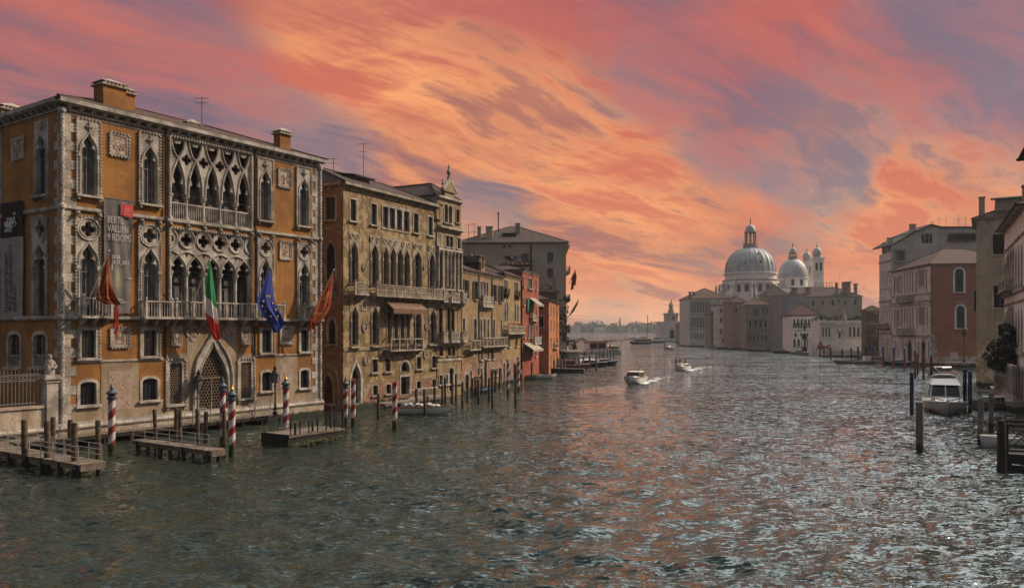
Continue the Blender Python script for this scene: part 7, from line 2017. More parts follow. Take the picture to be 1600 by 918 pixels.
banded(1396.5, 542, 188, 558, 'bluepaint', 'redpaint', 'blue over red post, third of the four before the gothic house', .26)
banded(1413.5, 543, 180, 558, 'bluepaint', 'redpaint', 'blue over red post, nearest of the four before the gothic house', .26)
row_posts([(1298, 541, 562), (1316, 545, 559), (1330, 543, 560), (1341, 541, 566), (1281, 542, 557), (1287.5, 540, 558), (1352, 542, 560)], 'before the low white museum', 'posts by the museum', r=.25)
post(1202, 530, 340, 'pale lamp-like post in front of the wrapped building', 'posts by the museum', 'greypost', .3)
row_posts([(1430, 548, 590), (1434, 552, 586), (1443, 550, 592), (1455, 556, 598)], 'in the dark clump before the gothic house door', 'posts by the gothic house', r=.2)

# ------------------------------------------------------------ boats
def loft(sec, m=0, close=True):
    """sec: stations along +x, each a list of (y, z) from keel to gunwale on one side"""
    mb = MB(); k = len(sec[0][1]); rows = []
    for x, pts in sec:
        ring_ = [(x, -y, z) for y, z in reversed(pts)]+[(x, y, z) for y, z in pts[1:]]
        rows.append(ring_)
    n = len(rows[0])
    for r_ in rows: mb.v.extend(r_)
    for i in range(len(rows)-1):
        for j in range(n-1): mb.f.append([i*n+j, (i+1)*n+j, (i+1)*n+j+1, i*n+j+1]); mb.m.append(0)
    mb.f.append([j for j in range(n)]); mb.m.append(0); mb.f.append([(len(rows)-1)*n+j for j in range(n)][::-1]); mb.m.append(0)
    return mb
def hull(L, B, zd, zb, draft=.35, sheer=.25, rocker=0., fine=.55, nst=12, transom=.85):
    """bow at +L/2"""
    sec = []
    for i in range(nst):
        s = i/(nst-1); x = -L/2+L*s
        b = B/2*(transom+(1-transom)*min(1, s*2.5))*max(.02, (1-max(0, (s-fine)/(1-fine))**2.2))
        top = zd+(zb-zd)*max(0, s-.25)**1.6/.63+sheer*max(0, .2-s)
        kz = -draft+(draft+top*.75)*max(0, (s-.82)/.18)**2
        sec.append((x, [(0.0, kz), (b*.62, kz+(top-kz)*.30), (b*.93, kz+(top-kz)*.62), (b, top)]))
    return loft(sec), sec
def deckplate(sec, dz, inset=.0, x0=None, x1=None):
    mb = MB(); pts = [(x, s[-1][0]-inset, s[-1][1]+dz) for x, s in sec if (x0 is None or x >= x0) and (x1 is None or x <= x1)]
    for a, b in zip(pts, pts[1:]): mb.quad([(a[0], -max(.01, a[1]), a[2]), (b[0], -max(.01, b[1]), b[2]), (b[0], max(.01, b[1]), b[2]), (a[0], max(.01, a[1]), a[2])])
    return mb
def rubrail(sec, r, parent, m):
    mb = MB()
    for s in (-1, 1): mb.tube([(x, s*q[-1][0], q[-1][1]) for x, q in sec], r, 5)
    return mb.build('gunwale', M[m], parent)
def cabin(mb, x0, x1, w, z0, z1, rake0=.2, rake1=.2, tw=.82, mi=0):
    mb.hexa([(x0, -w/2, z0), (x1, -w/2, z0), (x1, w/2, z0), (x0, w/2, z0)], [(x0+rake0, -w/2*tw, z1), (x1-rake1, -w/2*tw, z1), (x1-rake1, w/2*tw, z1), (x0+rake0, w/2*tw, z1)], mi)
def place(t, p, heading):
    """heading: compass direction of the bow in the x-y plane"""
    t.location = (p.x, p.y, 0); t.rotation_euler = (0, 0, atan2(heading[1], heading[0])); return t

def motorboat(label, p, head, L=7, B=2.4, zd=.75, hullm='hullwhite', cab='varnish', name='motorboat', canopy=None, glass_h=.75, windows=True):
    t = thing(name, label, 'boat'); place(t, p, head)
    h, sec = hull(L, B, zd, zd+.35); h.build('hull', M[hullm], t, smooth=True)
    deckplate(sec, -.06, .05).build('deck', M[cab], t); rubrail(sec, .05, t, 'cream' if hullm != 'hullwhite' else 'varnish')
    mb = MB(); cabin(mb, -L*.22, L*.16, B*.78, zd-.02, zd+glass_h, .1, .45); c = mb.build('cabin', M['glass' if windows else cab], t)
    mb = MB(); cabin(mb, -L*.25, L*.10, B*.74, zd+glass_h+.003, zd+glass_h+.12, .05, .15, .9); mb.build('cabin_roof', M[canopy or cab], c)
    mb = MB(); w = B*.78
    for x in (-L*.22, -L*.09, L*.03, L*.15):
        for s in (-1, 1): mb.beam((x, s*(w/2+.01), zd), (x*.9+.03, s*(w/2*.83+.01), zd+glass_h), .06)
    mb.build('window_frame', M[cab], c)
    mb = MB(); mb.box(-L*.46, -L*.42, -B*.3, B*.3, zd-.1, zd+.25); mb.box(-L*.42, -L*.27, -B*.34, -B*.2, zd-.1, zd+.12); mb.build('stern_seat', M['cream'], t)
    return t
# two taxis under way with wakes
def foam(label, pts, w0, w1, n, name='wake'):
    mb = MB(); r_ = random.Random(len(label))
    for k in range(n):
        f = r_.random()**1.5; i = min(int(f*(len(pts)-1)), len(pts)-2); g_ = f*(len(pts)-1)-i
        p = Vector(pts[i]).lerp(Vector(pts[i+1]), g_); w = w0+(w1-w0)*f
        c = p+Vector((r_.gauss(0, w), r_.gauss(0, w), 0)); s = r_.uniform(.10, .38)*(1-.5*f)
        m_ = 7; mb.add([(c.x+s*r_.uniform(.6, 1.3)*cos(2*pi*j/m_)*1.7, c.y+s*r_.uniform(.6, 1.3)*sin(2*pi*j/m_), .09+.06*r_.random()) for j in range(m_)], [tuple(range(m_))])
    return tag(mb.build(name, M['foam']), label, 'wake', kind='stuff')

# people: one skinned body, dressed by height
def person_mesh(kind, seed):
    r_ = random.Random(seed)
    J = {'pelvis': (0, 0, .95), 'waist': (0, .01, 1.1), 'chest': (0, .0, 1.32), 'neck': (0, .0, 1.48), 'head': (0, -.02, 1.60), 'crown': (0, -.01, 1.72)}
    rad = {'pelvis': .15, 'waist': .13, 'chest': .155, 'neck': .06, 'head': .10, 'crown': .075}
    ed = [('pelvis', 'waist'), ('waist', 'chest'), ('chest', 'neck'), ('neck', 'head'), ('head', 'crown')]
    for s, n in ((-1, 'l'), (1, 'r')):
        if kind == 'sit': leg = [('hip', (s*.10, -.02, .90), .11), ('knee', (s*.12, -.42, .92), .075), ('ankle', (s*.12, -.45, .50), .05), ('toe', (s*.13, -.60, .46), .045)]
        else: leg = [('hip', (s*.10, 0, .88), .10), ('knee', (s*.11, -.02+.03*s, .50), .07), ('ankle', (s*.11, .02, .09), .05), ('toe', (s*.12, -.14, .04), .045)]
        arm = [('sho', (s*.20, 0, 1.40), .075), ('elb', (s*.27, .02, 1.13), .052), ('wri', (s*.24, -.14 if s > 0 else -.05, .92), .038), ('hand', (s*.23, -.20 if s > 0 else -.08, .84), .045)]
        pv = 'pelvis'
        for nm, p, q in leg: J[n+nm] = p; rad[n+nm] = q; ed.append((pv, n+nm)); pv = n+nm
        pv = 'chest'
        for nm, p, q in arm: J[n+nm] = p; rad[n+nm] = q; ed.append((pv, n+nm)); pv = n+nm
    ks = list(J); me = bpy.data.meshes.new('p'); me.from_pydata([J[k] for k in ks], [(ks.index(a), ks.index(b)) for a, b in ed], [])
    o = bpy.data.objects.new('tmp_person', me); C.objects.link(o)
    sk = o.modifiers.new('s', 'SKIN'); sub = o.modifiers.new('u', 'SUBSURF'); sub.levels = 1
    for i, k in enumerate(ks): me.skin_vertices[0].data[i].radius = (rad[k], rad[k]*(.8 if k in ('pelvis', 'waist', 'chest') else 1))
    me.skin_vertices[0].data[0].use_root = True
    dg = bpy.context.evaluated_depsgraph_get(); out = bpy.data.meshes.new_from_object(o.evaluated_get(dg)); bpy.data.objects.remove(o)
    return out
PM = {k: person_mesh(k, i) for i, k in enumerate(('stand', 'sit'))}
def person(label, p, rz, kind='stand', top='cloth_navy', bot='cloth_black', hair='cloth_black'):
    me = PM[kind].copy(); me.materials.clear()
    for m_ in (bot, top, 'skin'): me.materials.append(M[m_])
    for f in me.polygons:
        c = f.center; hand = abs(c.x) > .18 and c.z < .96
        f.material_index = 2 if (c.z > 1.47 or (hand and kind == 'stand' and c.z < .92)) else (1 if c.z > .98 else 0)
        f.use_smooth = True
    o = bpy.data.objects.new('person', me); C.objects.link(o); o.location = p; o.rotation_euler = (0, 0, rz); tag(o, label, 'person')
    mb = MB(); mb.ball((0, .02, 1.66), (.115, .12, .12), 8, 6); h = mb.build('hair', M[hair], o, smooth=True)
    mb = MB(); mb.ball((0, -.125, 1.60), (.02, .03, .03), 5, 4); mb.build('nose', M['skin'], o)
    return o

pt = wat(990, 600.5); hd_ = Vector((-.42, -1)).normalized()
motorboat('cream and white water taxi heading towards the camera in mid canal with a white wake', pt+Vector((.6, 2.8, 0)), hd_, 8.2, 3.1, 1.05, 'hullwhite', 'cream', 'water_taxi', glass_h=.85)
person('person in a white shirt steering at the stern of the nearer water taxi', (pt.x+2.0, pt.y+5.6, .95), .4, 'stand', 'cloth_white')
foam('white wake foam curling from the stern of the nearer water taxi', [(pt.x+1.7, pt.y+.3, 0), (pt.x+2.8, pt.y+5, 0), (pt.x+5.5, pt.y+11, 0), (pt.x+10, pt.y+22, 0)], .25, .9, 190)
pt2 = wat(1067, 580); hd2 = Vector((-.5, -1)).normalized()
bt = motorboat('white open motorboat with dark-clothed passengers leaving a foaming wake', pt2+Vector((.4, 2.8, 0)), hd2, 7.5, 2.8, 1.0, 'hullwhite', 'cream', 'motorboat', glass_h=.45)
for k, (dx, dy, tp, lb) in enumerate(((-.5, 4.6, 'cloth_black', 'person in black standing at the left of the foaming motorboat'), (.5, 5.2, 'cloth_navy', 'person in navy standing in the middle of the foaming motorboat'), (1.6, 5.0, 'cloth_red', 'person in dark red standing at the right stern of the foaming motorboat'))):
    person(lb, (pt2.x+dx, pt2.y+dy, .95), .4*k, 'stand', tp)
foam('long foaming wake trailing right of the motorboat with passengers', [(pt2.x+1.6, pt2.y+.6, 0), (pt2.x+3.5, pt2.y+6, 0), (pt2.x+7, pt2.y+13, 0), (pt2.x+14, pt2.y+24, 0)], .3, 1.2, 220)
pt3 = wat(1044, 546); motorboat('small distant cream motorboat with flags in mid canal before the big pale palace', pt3, Vector((-.8, -.6)), 6.5, 2.4, .9, 'cream', 'hullwhite', 'motorboat', glass_h=.6)
for k, (dx, tp) in enumerate(((-1.6, 'cloth_black'), (1.4, 'cloth_white'))): person(['person in black on the bow of the small distant cream motorboat', 'person in white at the stern of the small distant cream motorboat'][k], (pt3.x+dx, pt3.y, .85), 0, 'stand', tp)

# white cabin cruiser at the right, bow towards the bridge
pc = wat(1478, 648.5); Lc, Bc = 10.5, 4.4
cr = thing('cabin_cruiser', 'white cabin cruiser with wide dark windscreen moored bow-on among blue posts', 'boat'); place(cr, pc+Vector((.47, .88, 0))*(Lc/2-.4), Vector((-.49, -1)))
h, sec = hull(Lc, Bc, 1.05, 1.42, .4, .1, fine=.45, transom=.92); h.build('hull', M['hullwhite'], cr, smooth=True)
deckplate(sec, -.03, .06).build('deck', M['hullwhite'], cr); rubrail(sec, .09, cr, 'hullwhite')
mb = MB(); cabin(mb, -1.2, 2.9, 2.7, 1.15, 1.75, .1, 1.3, .8); mb.build('trunk_cabin', M['hullwhite'], cr)
mb = MB(); cabin(mb, -2.6, 1.7, 3.1, 1.6, 2.95, .2, .95, .86); wsx = mb.build('windscreen', M['windscreen'] if 'windscreen' in M else M['glass'], cr)
bars = [((1.72, s*1.5, 1.62), (.78, s*1.3, 2.95), .11) for s in (-1, -.02, .96)]+[((1.74, -1.5, 1.62), (1.74, 1.5, 1.62), .12)]
for s in (-1, 1): bars += [((-2.6, s*1.56, 1.6), (-2.4, s*1.34, 2.95), .14), ((-.3, s*1.56, 1.6), (-.5, s*1.34, 2.95), .1)]
for a_, b_, w_ in bars: mb = MB(); mb.beam(a_, b_, w_); mb.build('window_bar', M['hullwhite'], wsx)
mb = MB(); mb.hexa([(-3.2, -1.55, 2.96), (1.05, -1.5, 2.96), (1.05, 1.5, 2.96), (-3.2, 1.55, 2.96)], [(-3.0, -1.3, 3.45), (.45, -1.25, 3.35), (.45, 1.25, 3.35), (-3.0, 1.3, 3.45)]); mb.build('hardtop', M['hullwhite'], cr)
mb = MB(); mb.tube([(-1.6, -1.45, 2.98)]+[(-2.2, 1.45*-cos(pi*i/8), 3.35+.62*sin(pi*i/8)**.6) for i in range(9)]+[(-1.6, 1.45, 2.98)], .07, 6); mb.build('roof_rail', M['hullwhite'], cr)
mb = MB()
for s in (-1, 1):
    q = [(x, s*(pq[-1][0]-.12), pq[-1][1]+.55) for x, pq in sec if x > 1.0]; mb.tube(q, .028, 5)
    for a in q[::2]: mb.tube([a, (a[0], a[1], a[2]-.55)], .022, 5)
mb.build('bow_rail', M['palewood'], cr)
mb = MB()
for s in (-1, 1): mb.beam((3.7, s*.35, 1.5), (2.2, s*1.25, 1.62), .16); mb.build('foredeck_handrail', M['hullwhite'], cr); mb = MB()
mb.ball((Lc/2-.25, 0, 1.52), .2, 6, 5); mb.build('bow_fitting', M['hullwhite'], cr)
mb = MB()
for y in (-.8, .7): mb.beam((1.75, y, 1.68), (1.2, y+.5, 2.4), .03)
mb.build('wipers', M['iron'], cr)
mb = MB(); mb.tube([(Lc/2-.3, .2, 1.4), (Lc/2+.2, 1.5, .9), (Lc/2+.3, 2.2, 1.3)], .03, 5); mb.build('mooring_line', M['palewood'], cr)
# boats behind and beside the cruiser
pb = wat(1478, 590); b2 = motorboat('open wooden launch with raked windscreen moored behind the white cruiser', pb+Vector((0, 2, 0)), Vector((-.9, -.45)), 7.4, 2.8, .95, 'hullwhite', 'varnish', 'launch', glass_h=.95, canopy='hullwhite')
mb = MB(); mb.tube([(1.0, -1.1, .9), (2.6, -.9, 1.7), (1.6, 0, 2.1), (2.6, .9, 1.7), (1.0, 1.1, .9)], .06, 6); mb.build('grab_rail', M['hullwhite'], b2)
pb = wat(1541, 640); b3 = motorboat('small white boat with an open canopy frame beside the quay steps', pb+Vector((1.2, 1, 0)), Vector((-1, -.15)), 5.6, 2.2, .8, 'hullgrey', 'hullwhite', 'motorboat', glass_h=.55, canopy='hullwhite')
mb = MB()
for x in (-2.0, 1.0):
    mb.tube([(x, -1.0, .8), (x, -1.0, 2.1), (x, 1.0, 2.1), (x, 1.0, .8)], .04, 5)
mb.tube([(-2.0, -1.0, 2.1), (1.0, -1.0, 2.1)], .04, 5); mb.tube([(-2.0, 1.0, 2.1), (1.0, 1.0, 2.1)], .04, 5); mb.build('canopy_frame', M['palewood'], b3)
pb = wat(1562, 702); b4 = thing('dinghy', 'plain white dinghy half hidden behind the tarred pier', 'boat'); place(b4, pb+Vector((1.2, 1.5, 0)), Vector((-1, -.3)))
h, sec = hull(4.6, 1.9, .72, .95, .25, .05); h.build('hull', M['hullwhite'], b4, smooth=True); deckplate(sec, -.22, .12).build('floor', M['cream'], b4); rubrail(sec, .05, b4, 'hullwhite')
mb = MB()
for x in (-1.2, .3): mb.box(x-.18, x+.18, -.8, .8, .52, .6)
mb.build('thwarts', M['deck'], b4); mb = MB(); mb.box(-2.6, -2.3, -.2, .2, .3, 1.15); mb.build('outboard', M['hullblack'], b4)
# tarred pier with crossed rails, bottom right
pp = wat(1563, 733); 
t = thing('tarred_pier', 'black tarred timber pier with cross-braced railing at the lower right edge', 'pier', (pp.x+.4, pp.y+.2, 0), R(-31))
mb = MB(); mb.box(0, 9, 0, 3.0, .35, 1.0); mb.build('deck', M['darkdeck'], t); pil(t, [(x, y) for x in (.2, 2.2, 4.4, 6.6, 8.6) for y in (.2, 2.8)], .2, .4)
mb = MB(); mb.box(0, 9, -.05, .1, .05, .3); mb.build('fender_beam', M['darkdeck'], t)
mb = MB()
for y in (.1, 2.9):
    for x in (.15, 1.7, 3.3, 4.9, 6.5, 8.2): mb.box(x-.07, x+.07, y-.07, y+.07, 1.0, 2.9)
    mb.box(0, 9, y-.06, y+.06, 2.75, 2.92); mb.box(0, 9, y-.04, y+.04, 1.15, 1.27)
    for a, b in zip((.15, 1.7, 3.3, 4.9, 6.5), (1.7, 3.3, 4.9, 6.5, 8.2)):
        mb.beam((a, y, 1.25), (b, y, 2.75), .09, .06); mb.beam((a, y+.02, 2.75), (b, y+.02, 1.25), .09, .06)
mb.build('railing', M['darkdeck'], t)

# white workboat under the worn palace
pw = wat(660, 648.5); wb = thing('workboat', 'long white workboat with a dark cover moored under the worn gothic palace', 'boat'); place(wb, pw+Vector((0, 1.0, 0)), Vector((1, -.12)))
h, sec = hull(6.4, 2.1, .78, 1.0, .25, .1, fine=.6); h.build('hull', M['hullwhite'], wb, smooth=True); deckplate(sec, -.15, .1).build('floor', M['deck'], wb); rubrail(sec, .06, wb, 'varnish')
mb = MB(); 
for k in range(9): mb.ball((-1.9+.42*k, .2*sin(k), .95+.12*sin(k*2.3)), (.34, .6, .22), 7, 5)
mb.build('cargo_cover', M['hullgrey'], wb, smooth=True)
mb = MB(); mb.box(-2.9, -2.4, -.5, .5, .7, 1.2); mb.build('engine_box', M['darkdeck'], wb)
t = thing('quay_step', 'low dark timber landing behind the white workboat', 'landing', wat(575, 640)[:], atan2(DB.y, DB.x)); mb = MB(); mb.box(2, 17, -.9, .6, .25, .55); mb.build('deck', M['deck'], t)
pil(t, [(2.3+2*k, -.7) for k in range(8)], .14, .3)
b = H.world(H.t(650), -1.15, .5); t = thing('stone_balustrade', 'short pale stone balustrade on the landing before the worn palace door', 'balustrade', b[:], H.ang)
mb = MB(); mb.box(-3.2, 3.2, -.1, .1, .95, 1.1); mb.box(-3.2, 3.2, -.1, .1, 0, .1)
for k in range(17): mb.lathe([(.06, .1), (.05, .3), (.09, .5), (.05, .75), (.07, .95)], 6, (-3+.375*k, 0, 0))
mb.build('balusters', M['istria'], t)

# rowing boats by the red house
for px_, yb, L, m_, lb in ((848.5, 592, 5.2, 'hullwhite', 'small white rowing boat moored before the red house'), (820, 592.5, 6.5, 'hullgrey', 'long grey rowing boat with a dark cover left of the small white one')):
    t = thing('rowing_boat', lb, 'boat'); place(t, wat(px_, yb)+Vector((0, 1, 0)), Vector((1, .25)))
    h, sec = hull(L, 1.8, .6, .95, .2, .5, fine=.5, transom=.45); h.build('hull', M[m_], t, smooth=True); deckplate(sec, -.2, .1).build('floor', M['deck'], t)
    if m_ == 'hullgrey': deckplate(sec, .03, .02, -L*.3, L*.3).build('cover', M['hullblack'], t)
    mb = MB()
    for x in (-L*.2, L*.1): mb.box(x-.15, x+.15, -.75, .75, .42, .5)
    mb.build('thwarts', M['deck'], t)

# gondola
def gondola(label, p, head, group=None, L=10.5, cover=None):
    t = thing('gondola', label, 'boat', group=group); place(t, p, head)
    sec = []
    for i in range(15):
        s = i/14; x = -L/2+L*s; e = abs(2*s-1); b = max(.03, .72*(1-e**2.4)); top = .45+.75*e**3.2; kz = -.15+.95*max(0, e-.55)**1.6/.28
        sec.append((x, [(0, min(kz, top-.1)), (b*.7, min(kz+.12, top-.05)), (b, top)]))
    loft(sec).build('hull', M['hullblack'], t, smooth=True)
    mb = MB(); mb.box(L/2-.12, L/2-.02, -.03, .03, .9, 1.75); mb.box(L/2-.1, L/2+.3, -.03, .03, 1.55, 1.8)
    for k in range(5): mb.box(L/2-.02, L/2+.2, -.02, .02, .95+.13*k, 1.02+.13*k)
    mb.build('bow_iron', M['hullgrey'], t)
    deckplate(sec, .02 if cover else -.1, .05, -L*.3, L*.32).build('cover' if cover else 'floor', M[cover or 'varnish'], t)
    return t
g0_ = gondola('black gondola with a blue cover moored at the near right-bank wall beside the museum', wat(1300, 552.5)+Vector((0, 1, 0)), Vector((1, -.3)), 'moored gondolas', cover='bluetarp')
for k, (px_, yb, hx, lb) in enumerate(((1150, 545.5, 1, 'uncovered black gondola moored before the narrow reddish house'), (1096, 540, 1, 'black gondola moored before the big pale palace'), (1068, 538, 1, 'black gondola moored at the rose warehouse'))):
    dup(g0_, (wat(px_, yb).x, wat(px_, yb).y, 0), R(-8+5*k), lb)
dup(g0_, (wat(797, 597).x, wat(797, 597).y, 0), R(68), 'black gondola moored between posts before the narrow ochre house')
dup(g0_, (wat(757, 613).x, wat(757, 613).y, 0), R(70), 'black gondola moored between posts before the tan house')

# taxi landing on the left: long dark pontoon, taxis, covered boats
p_ = wat(838, 581.5); p2_ = wat(912, 583); dv = (p2_-p_)
t = thing('taxi_landing', 'long low dark landing stage crowded with taxis at the orange house', 'landing stage', (p_.x, p_.y, 0), atan2(dv.y, dv.x))
mb = MB(); mb.box(0, dv.length, 0, 1.6, -.4, .85); mb.build('float', M['darkdeck'], t); mb = MB(); mb.box(.1, dv.length-.1, .05, 1.55, .853, .93); mb.build('deck', M['greypost'], t)
p_ = wat(846, 574); t = thing('canal_quay', 'pale stone quay edge running before the red and orange houses', 'quay', (p_.x, p_.y, 0), R(55)); mb = MB(); mb.box(-22, 34, 1.5, 12, -1, .9); mb.build('paving', M['palegrey'], t); mb = MB(); mb.box(-22, 34, 1.3, 1.497, -1, .98); mb.build('kerb', M['istria_wet'], t)
mb = MB()
for k in range(24): mb.tube([(-20+2.2*k, 1.8, .9), (-20+2.2*k, 1.8, 2.2)], .07, 5)
mb.tube([(-20, 1.8, 2.1), (31, 1.8, 2.1)], .05, 5); mb.tube([(-20, 1.8, 1.5), (31, 1.8, 1.5)], .04, 5); mb.build('railing', M['hullgrey'], t)
tx = motorboat('red-roofed wooden water taxi nosing out of the taxi landing', wat(893, 578.5)+Vector((0, 2.2, 0)), Vector((1, -.25)), 8.6, 2.9, 1.1, 'varnish', 'varnish', 'water_taxi', canopy='redpaint', glass_h=1.0)
for k, (px_, yb, hd_, lb, hm, cm) in enumerate(((925, 573.5, (1, -.1), 'dark launch with a blue tarpaulin at the taxi landing', 'hullblack', 'bluetarp'), (947, 571, (1, .1), 'small dark blue launch moored outermost beyond the taxi landing', 'navy', 'hullgrey'), (874, 568, (1, .2), 'brown taxi with white roof tucked behind the red-roofed taxi', 'varnish', 'hullwhite'), (908, 566, (1, .1), 'grey launch with a pale cover behind the blue tarpaulin', 'hullgrey', 'cream'))):
    motorboat(lb, wat(px_, yb)+Vector((0, 2, 0)), Vector(hd_), 6.5 if k else 8, 2.4, .95, hm, hm, 'launch', canopy=cm, glass_h=.6, windows=k != 1)
# water bus stop: cabin with orange bands on a pontoon
p_ = wat(932, 553.5); t = thing('water_bus_stop', 'floating water bus stop cabin with orange bands at the left bank', 'landing stage', (p_.x, p_.y+3, 0), R(20))
mb = MB(); mb.box(-7, 9, -3, 3, -.4, 1.0); mb.build('pontoon', M['hullgrey'], t)
mb = MB(); mb.box(-3.6, 3.6, -2, 2, 1.003, 2.1); mb.box(-3.6, -3.3, -2, 2, 2.1, 4.1); mb.box(3.3, 3.6, -2, 2, 2.1, 4.1); mb.box(-.1, .1, -2, 2, 2.1, 4.1); c = mb.build('cabin', M['hullwhite'], t)
mb = MB(); mb.box(-3.28, -.11, -1.9, 1.9, 2.12, 4.08); mb.box(.11, 3.28, -1.9, 1.9, 2.12, 4.08); mb.build('glazing', M['glass'], c)
mb = MB(); mb.box(-3.9, 3.9, -2.3, 2.3, 4.103, 4.9); mb.box(-3.65, 3.65, -2.05, 2.05, 1.7, 2.08); mb.build('orange_band', M['orangepaint'], c)
mb = MB(); mb.box(-4.0, 4.0, -2.4, 2.4, 4.903, 5.05); mb.build('roof', M['hullgrey'], c)
mb = MB()
for k in range(9): mb.tube([(-7+2*k, -2.9, 1), (-7+2*k, -2.9, 2.1)], .05, 5)
mb.tube([(-7, -2.9, 2.1), (9, -2.9, 2.1)], .05, 5); mb.build('railing', M['hullgrey'], t)
wbp = wat(957, 553); wbs = thing('water_bus', 'white water bus with passengers on its bow leaving the left bank stop', 'boat'); place(wbs, wbp+Vector((0, 6, 0)), Vector((.25, -1)))
h, sec = hull(15, 4.2, 1.2, 1.6, .4, .1, fine=.75); h.build('hull', M['hullblack'], wbs, smooth=True); deckplate(sec, -.02, .05).build('deck', M['hullgrey'], wbs)
mb = MB(); cabin(mb, -6.5, 3.5, 3.6, 1.25, 2.9, .1, .4, .95); c = mb.build('cabin', M['glass'], wbs); mb = MB(); mb.box(-6.8, 3.9, -2, 2, 2.903, 3.1); mb.build('cabin_roof', M['hullwhite'], c); mb = MB(); cabin(mb, -6.52, 3.52, 3.66, 1.22, 1.75, .05, .1, 1.0); mb.build('side_panel', M['hullwhite'], c)
for k, (dx, dy, tp) in enumerate(((-1.2, -1.2, 'cloth_black'), (.2, -.6, 'cloth_tan'), (1.2, -1.6, 'cloth_navy'), (-.4, 1.0, 'cloth_red'))):
    person(['person in black', 'person in a tan jacket', 'person in navy', 'person in dark red'][k]+' on the bow of the left bank water bus', (wbp.x+dx+1.0, wbp.y+dy, 1.35), k, 'stand', tp)
for k, (px_, yb, tp, lb) in enumerate(((893, 561, 'cloth_black', 'person in black waiting on the taxi quay beside the umbrella'), (905, 559, 'cloth_white', 'person in white waiting on the taxi quay near the grey launch'), (885, 562, 'cloth_tan', 'person in tan walking on the taxi quay towards the orange house'), (914, 558, 'cloth_navy', 'person in navy by the water bus stop'))):
    p = wat(px_, yb, .95); person(lb, (p.x, p.y, .92), k*1.3, 'stand', tp)
p = wat(898, 562, .95); t = thing('closed_umbrella', 'closed black terrace umbrella on the quay under the ivy', 'umbrella', (p.x, p.y, .9)); mb = MB(); mb.tube([(0, 0, 0), (0, 0, 5.2)], .07, 6); mb.build('pole', M['iron'], t)
mb = MB(); mb.lathe([(.75, 2.2), (.9, 2.5), (.55, 3.6), (.25, 4.7), (.05, 5.1)], 10); mb.build('canopy', M['cloth_black'], t)
t = thing('kiosk', 'low pale kiosk with a dark awning at the foot of the great grey palace', 'kiosk', at(889, 545, 195)[:], 0); t.location.z = .9; mb = MB(); mb.box(-2.5, 2.5, -1.5, 1.5, 0, 3.0); mb.build('wall', M['palegrey'], t); mb = MB(); mb.hexa([(-2.8, -3.0, 2.6), (2.8, -3.0, 2.6), (2.8, -1.5, 3.1), (-2.8, -1.5, 3.1)], [(-2.8, -3.0, 2.7), (2.8, -3.0, 2.7), (2.8, -1.5, 3.25), (-2.8, -1.5, 3.25)]); mb.build('awning', M['darkhouse'], t)

# far traffic at the canal mouth
p = wat(1000, 537.5); vb = thing('water_bus', 'distant cream-roofed water bus crossing the canal mouth', 'boat'); place(vb, p, Vector((-1, -.25)))
h, sec = hull(14, 4.5, 1.3, 1.8, .4, .1, fine=.8); h.build('hull', M['hullblack'], vb, smooth=True); deckplate(sec, -.02, .05).build('deck', M['hullgrey'], vb)
mb = MB(); cabin(mb, -6, 4, 3.8, 1.35, 3.2, .1, .4, .95); c = mb.build('cabin', M['glass'], vb); mb = MB(); mb.box(-6.4, 4.4, -2.1, 2.1, 3.203, 3.5); mb.build('cabin_roof', M['cream'], c); mb = MB(); mb.box(-6.1, 4.1, -2.0, 2.0, 1.3, 1.95); mb.build('side_panel', M['cream'], c)
p = wat(1026, 536); yt = thing('moored_yacht', 'grey and white yacht moored beside the customs house point', 'boat'); place(yt, p+Vector((0, 3, 0)), Vector((-1, .1)))
h, sec = hull(13, 4.5, 1.8, 2.2, .4, .1); h.build('hull', M['hullgrey'], yt, smooth=True); deckplate(sec, -.02, .05).build('deck', M['hullwhite'], yt); mb = MB(); cabin(mb, -4.5, 2.5, 3.6, 1.8, 4.6, .3, 1.2, .85); c = mb.build('cabin', M['hullwhite'], yt); mb = MB(); mb.box(-3.5, 1.2, -1.83, 1.83, 2.9, 3.7); mb.build('cabin_window', M['glass'], c)
p = wat(1012, 531); sy = thing('sailing_ship', 'distant sailing vessel with one tall dark mast off the customs house', 'boat'); place(sy, p, Vector((-1, 0)))
h, sec = hull(10, 3, 1.0, 1.5, .4, .2); h.build('hull', M['hullwhite'], sy, smooth=True); deckplate(sec, -.02, .05).build('deck', M['deck'], sy)
mb = MB(); mb.tube([(0, 0, 1.5), (0, 0, EYE+(HY-492)/FOC*p.y)], .32, 6); mb.build('mast', M['iron'], sy); mb = MB(); mb.tube([(0, 0, 3), (4, 0, 2.8)], .15, 5); mb.build('boom', M['iron'], sy)
gk = ['leftmost of five tiny gondolas crossing the far canal mouth', 'second of five tiny gondolas crossing the far canal mouth', 'middle of five tiny gondolas crossing the far canal mouth', 'fourth of five tiny gondolas crossing the far canal mouth', 'rightmost of five tiny gondolas crossing the far canal mouth']
for k, (px_, yb) in enumerate(((951, 532), (956.5, 533), (964.5, 531.5), (971, 532.5), (979, 530.5))):
    w_ = wat(px_, yb); dup(g0_, (w_.x, w_.y, 0), R(20+25*k), gk[k], 'tiny gondolas at the canal mouth'); person(f'gondolier in {["black", "navy", "dark red", "black stripes", "dark blue"][k]} on the {["leftmost", "second", "middle", "fourth", "rightmost"][k]} far gondola', (w_.x-1.5, w_.y, .4), 0, 'stand', ['cloth_black', 'cloth_navy', 'cloth_red', 'cloth_black', 'cloth_navy'][k])
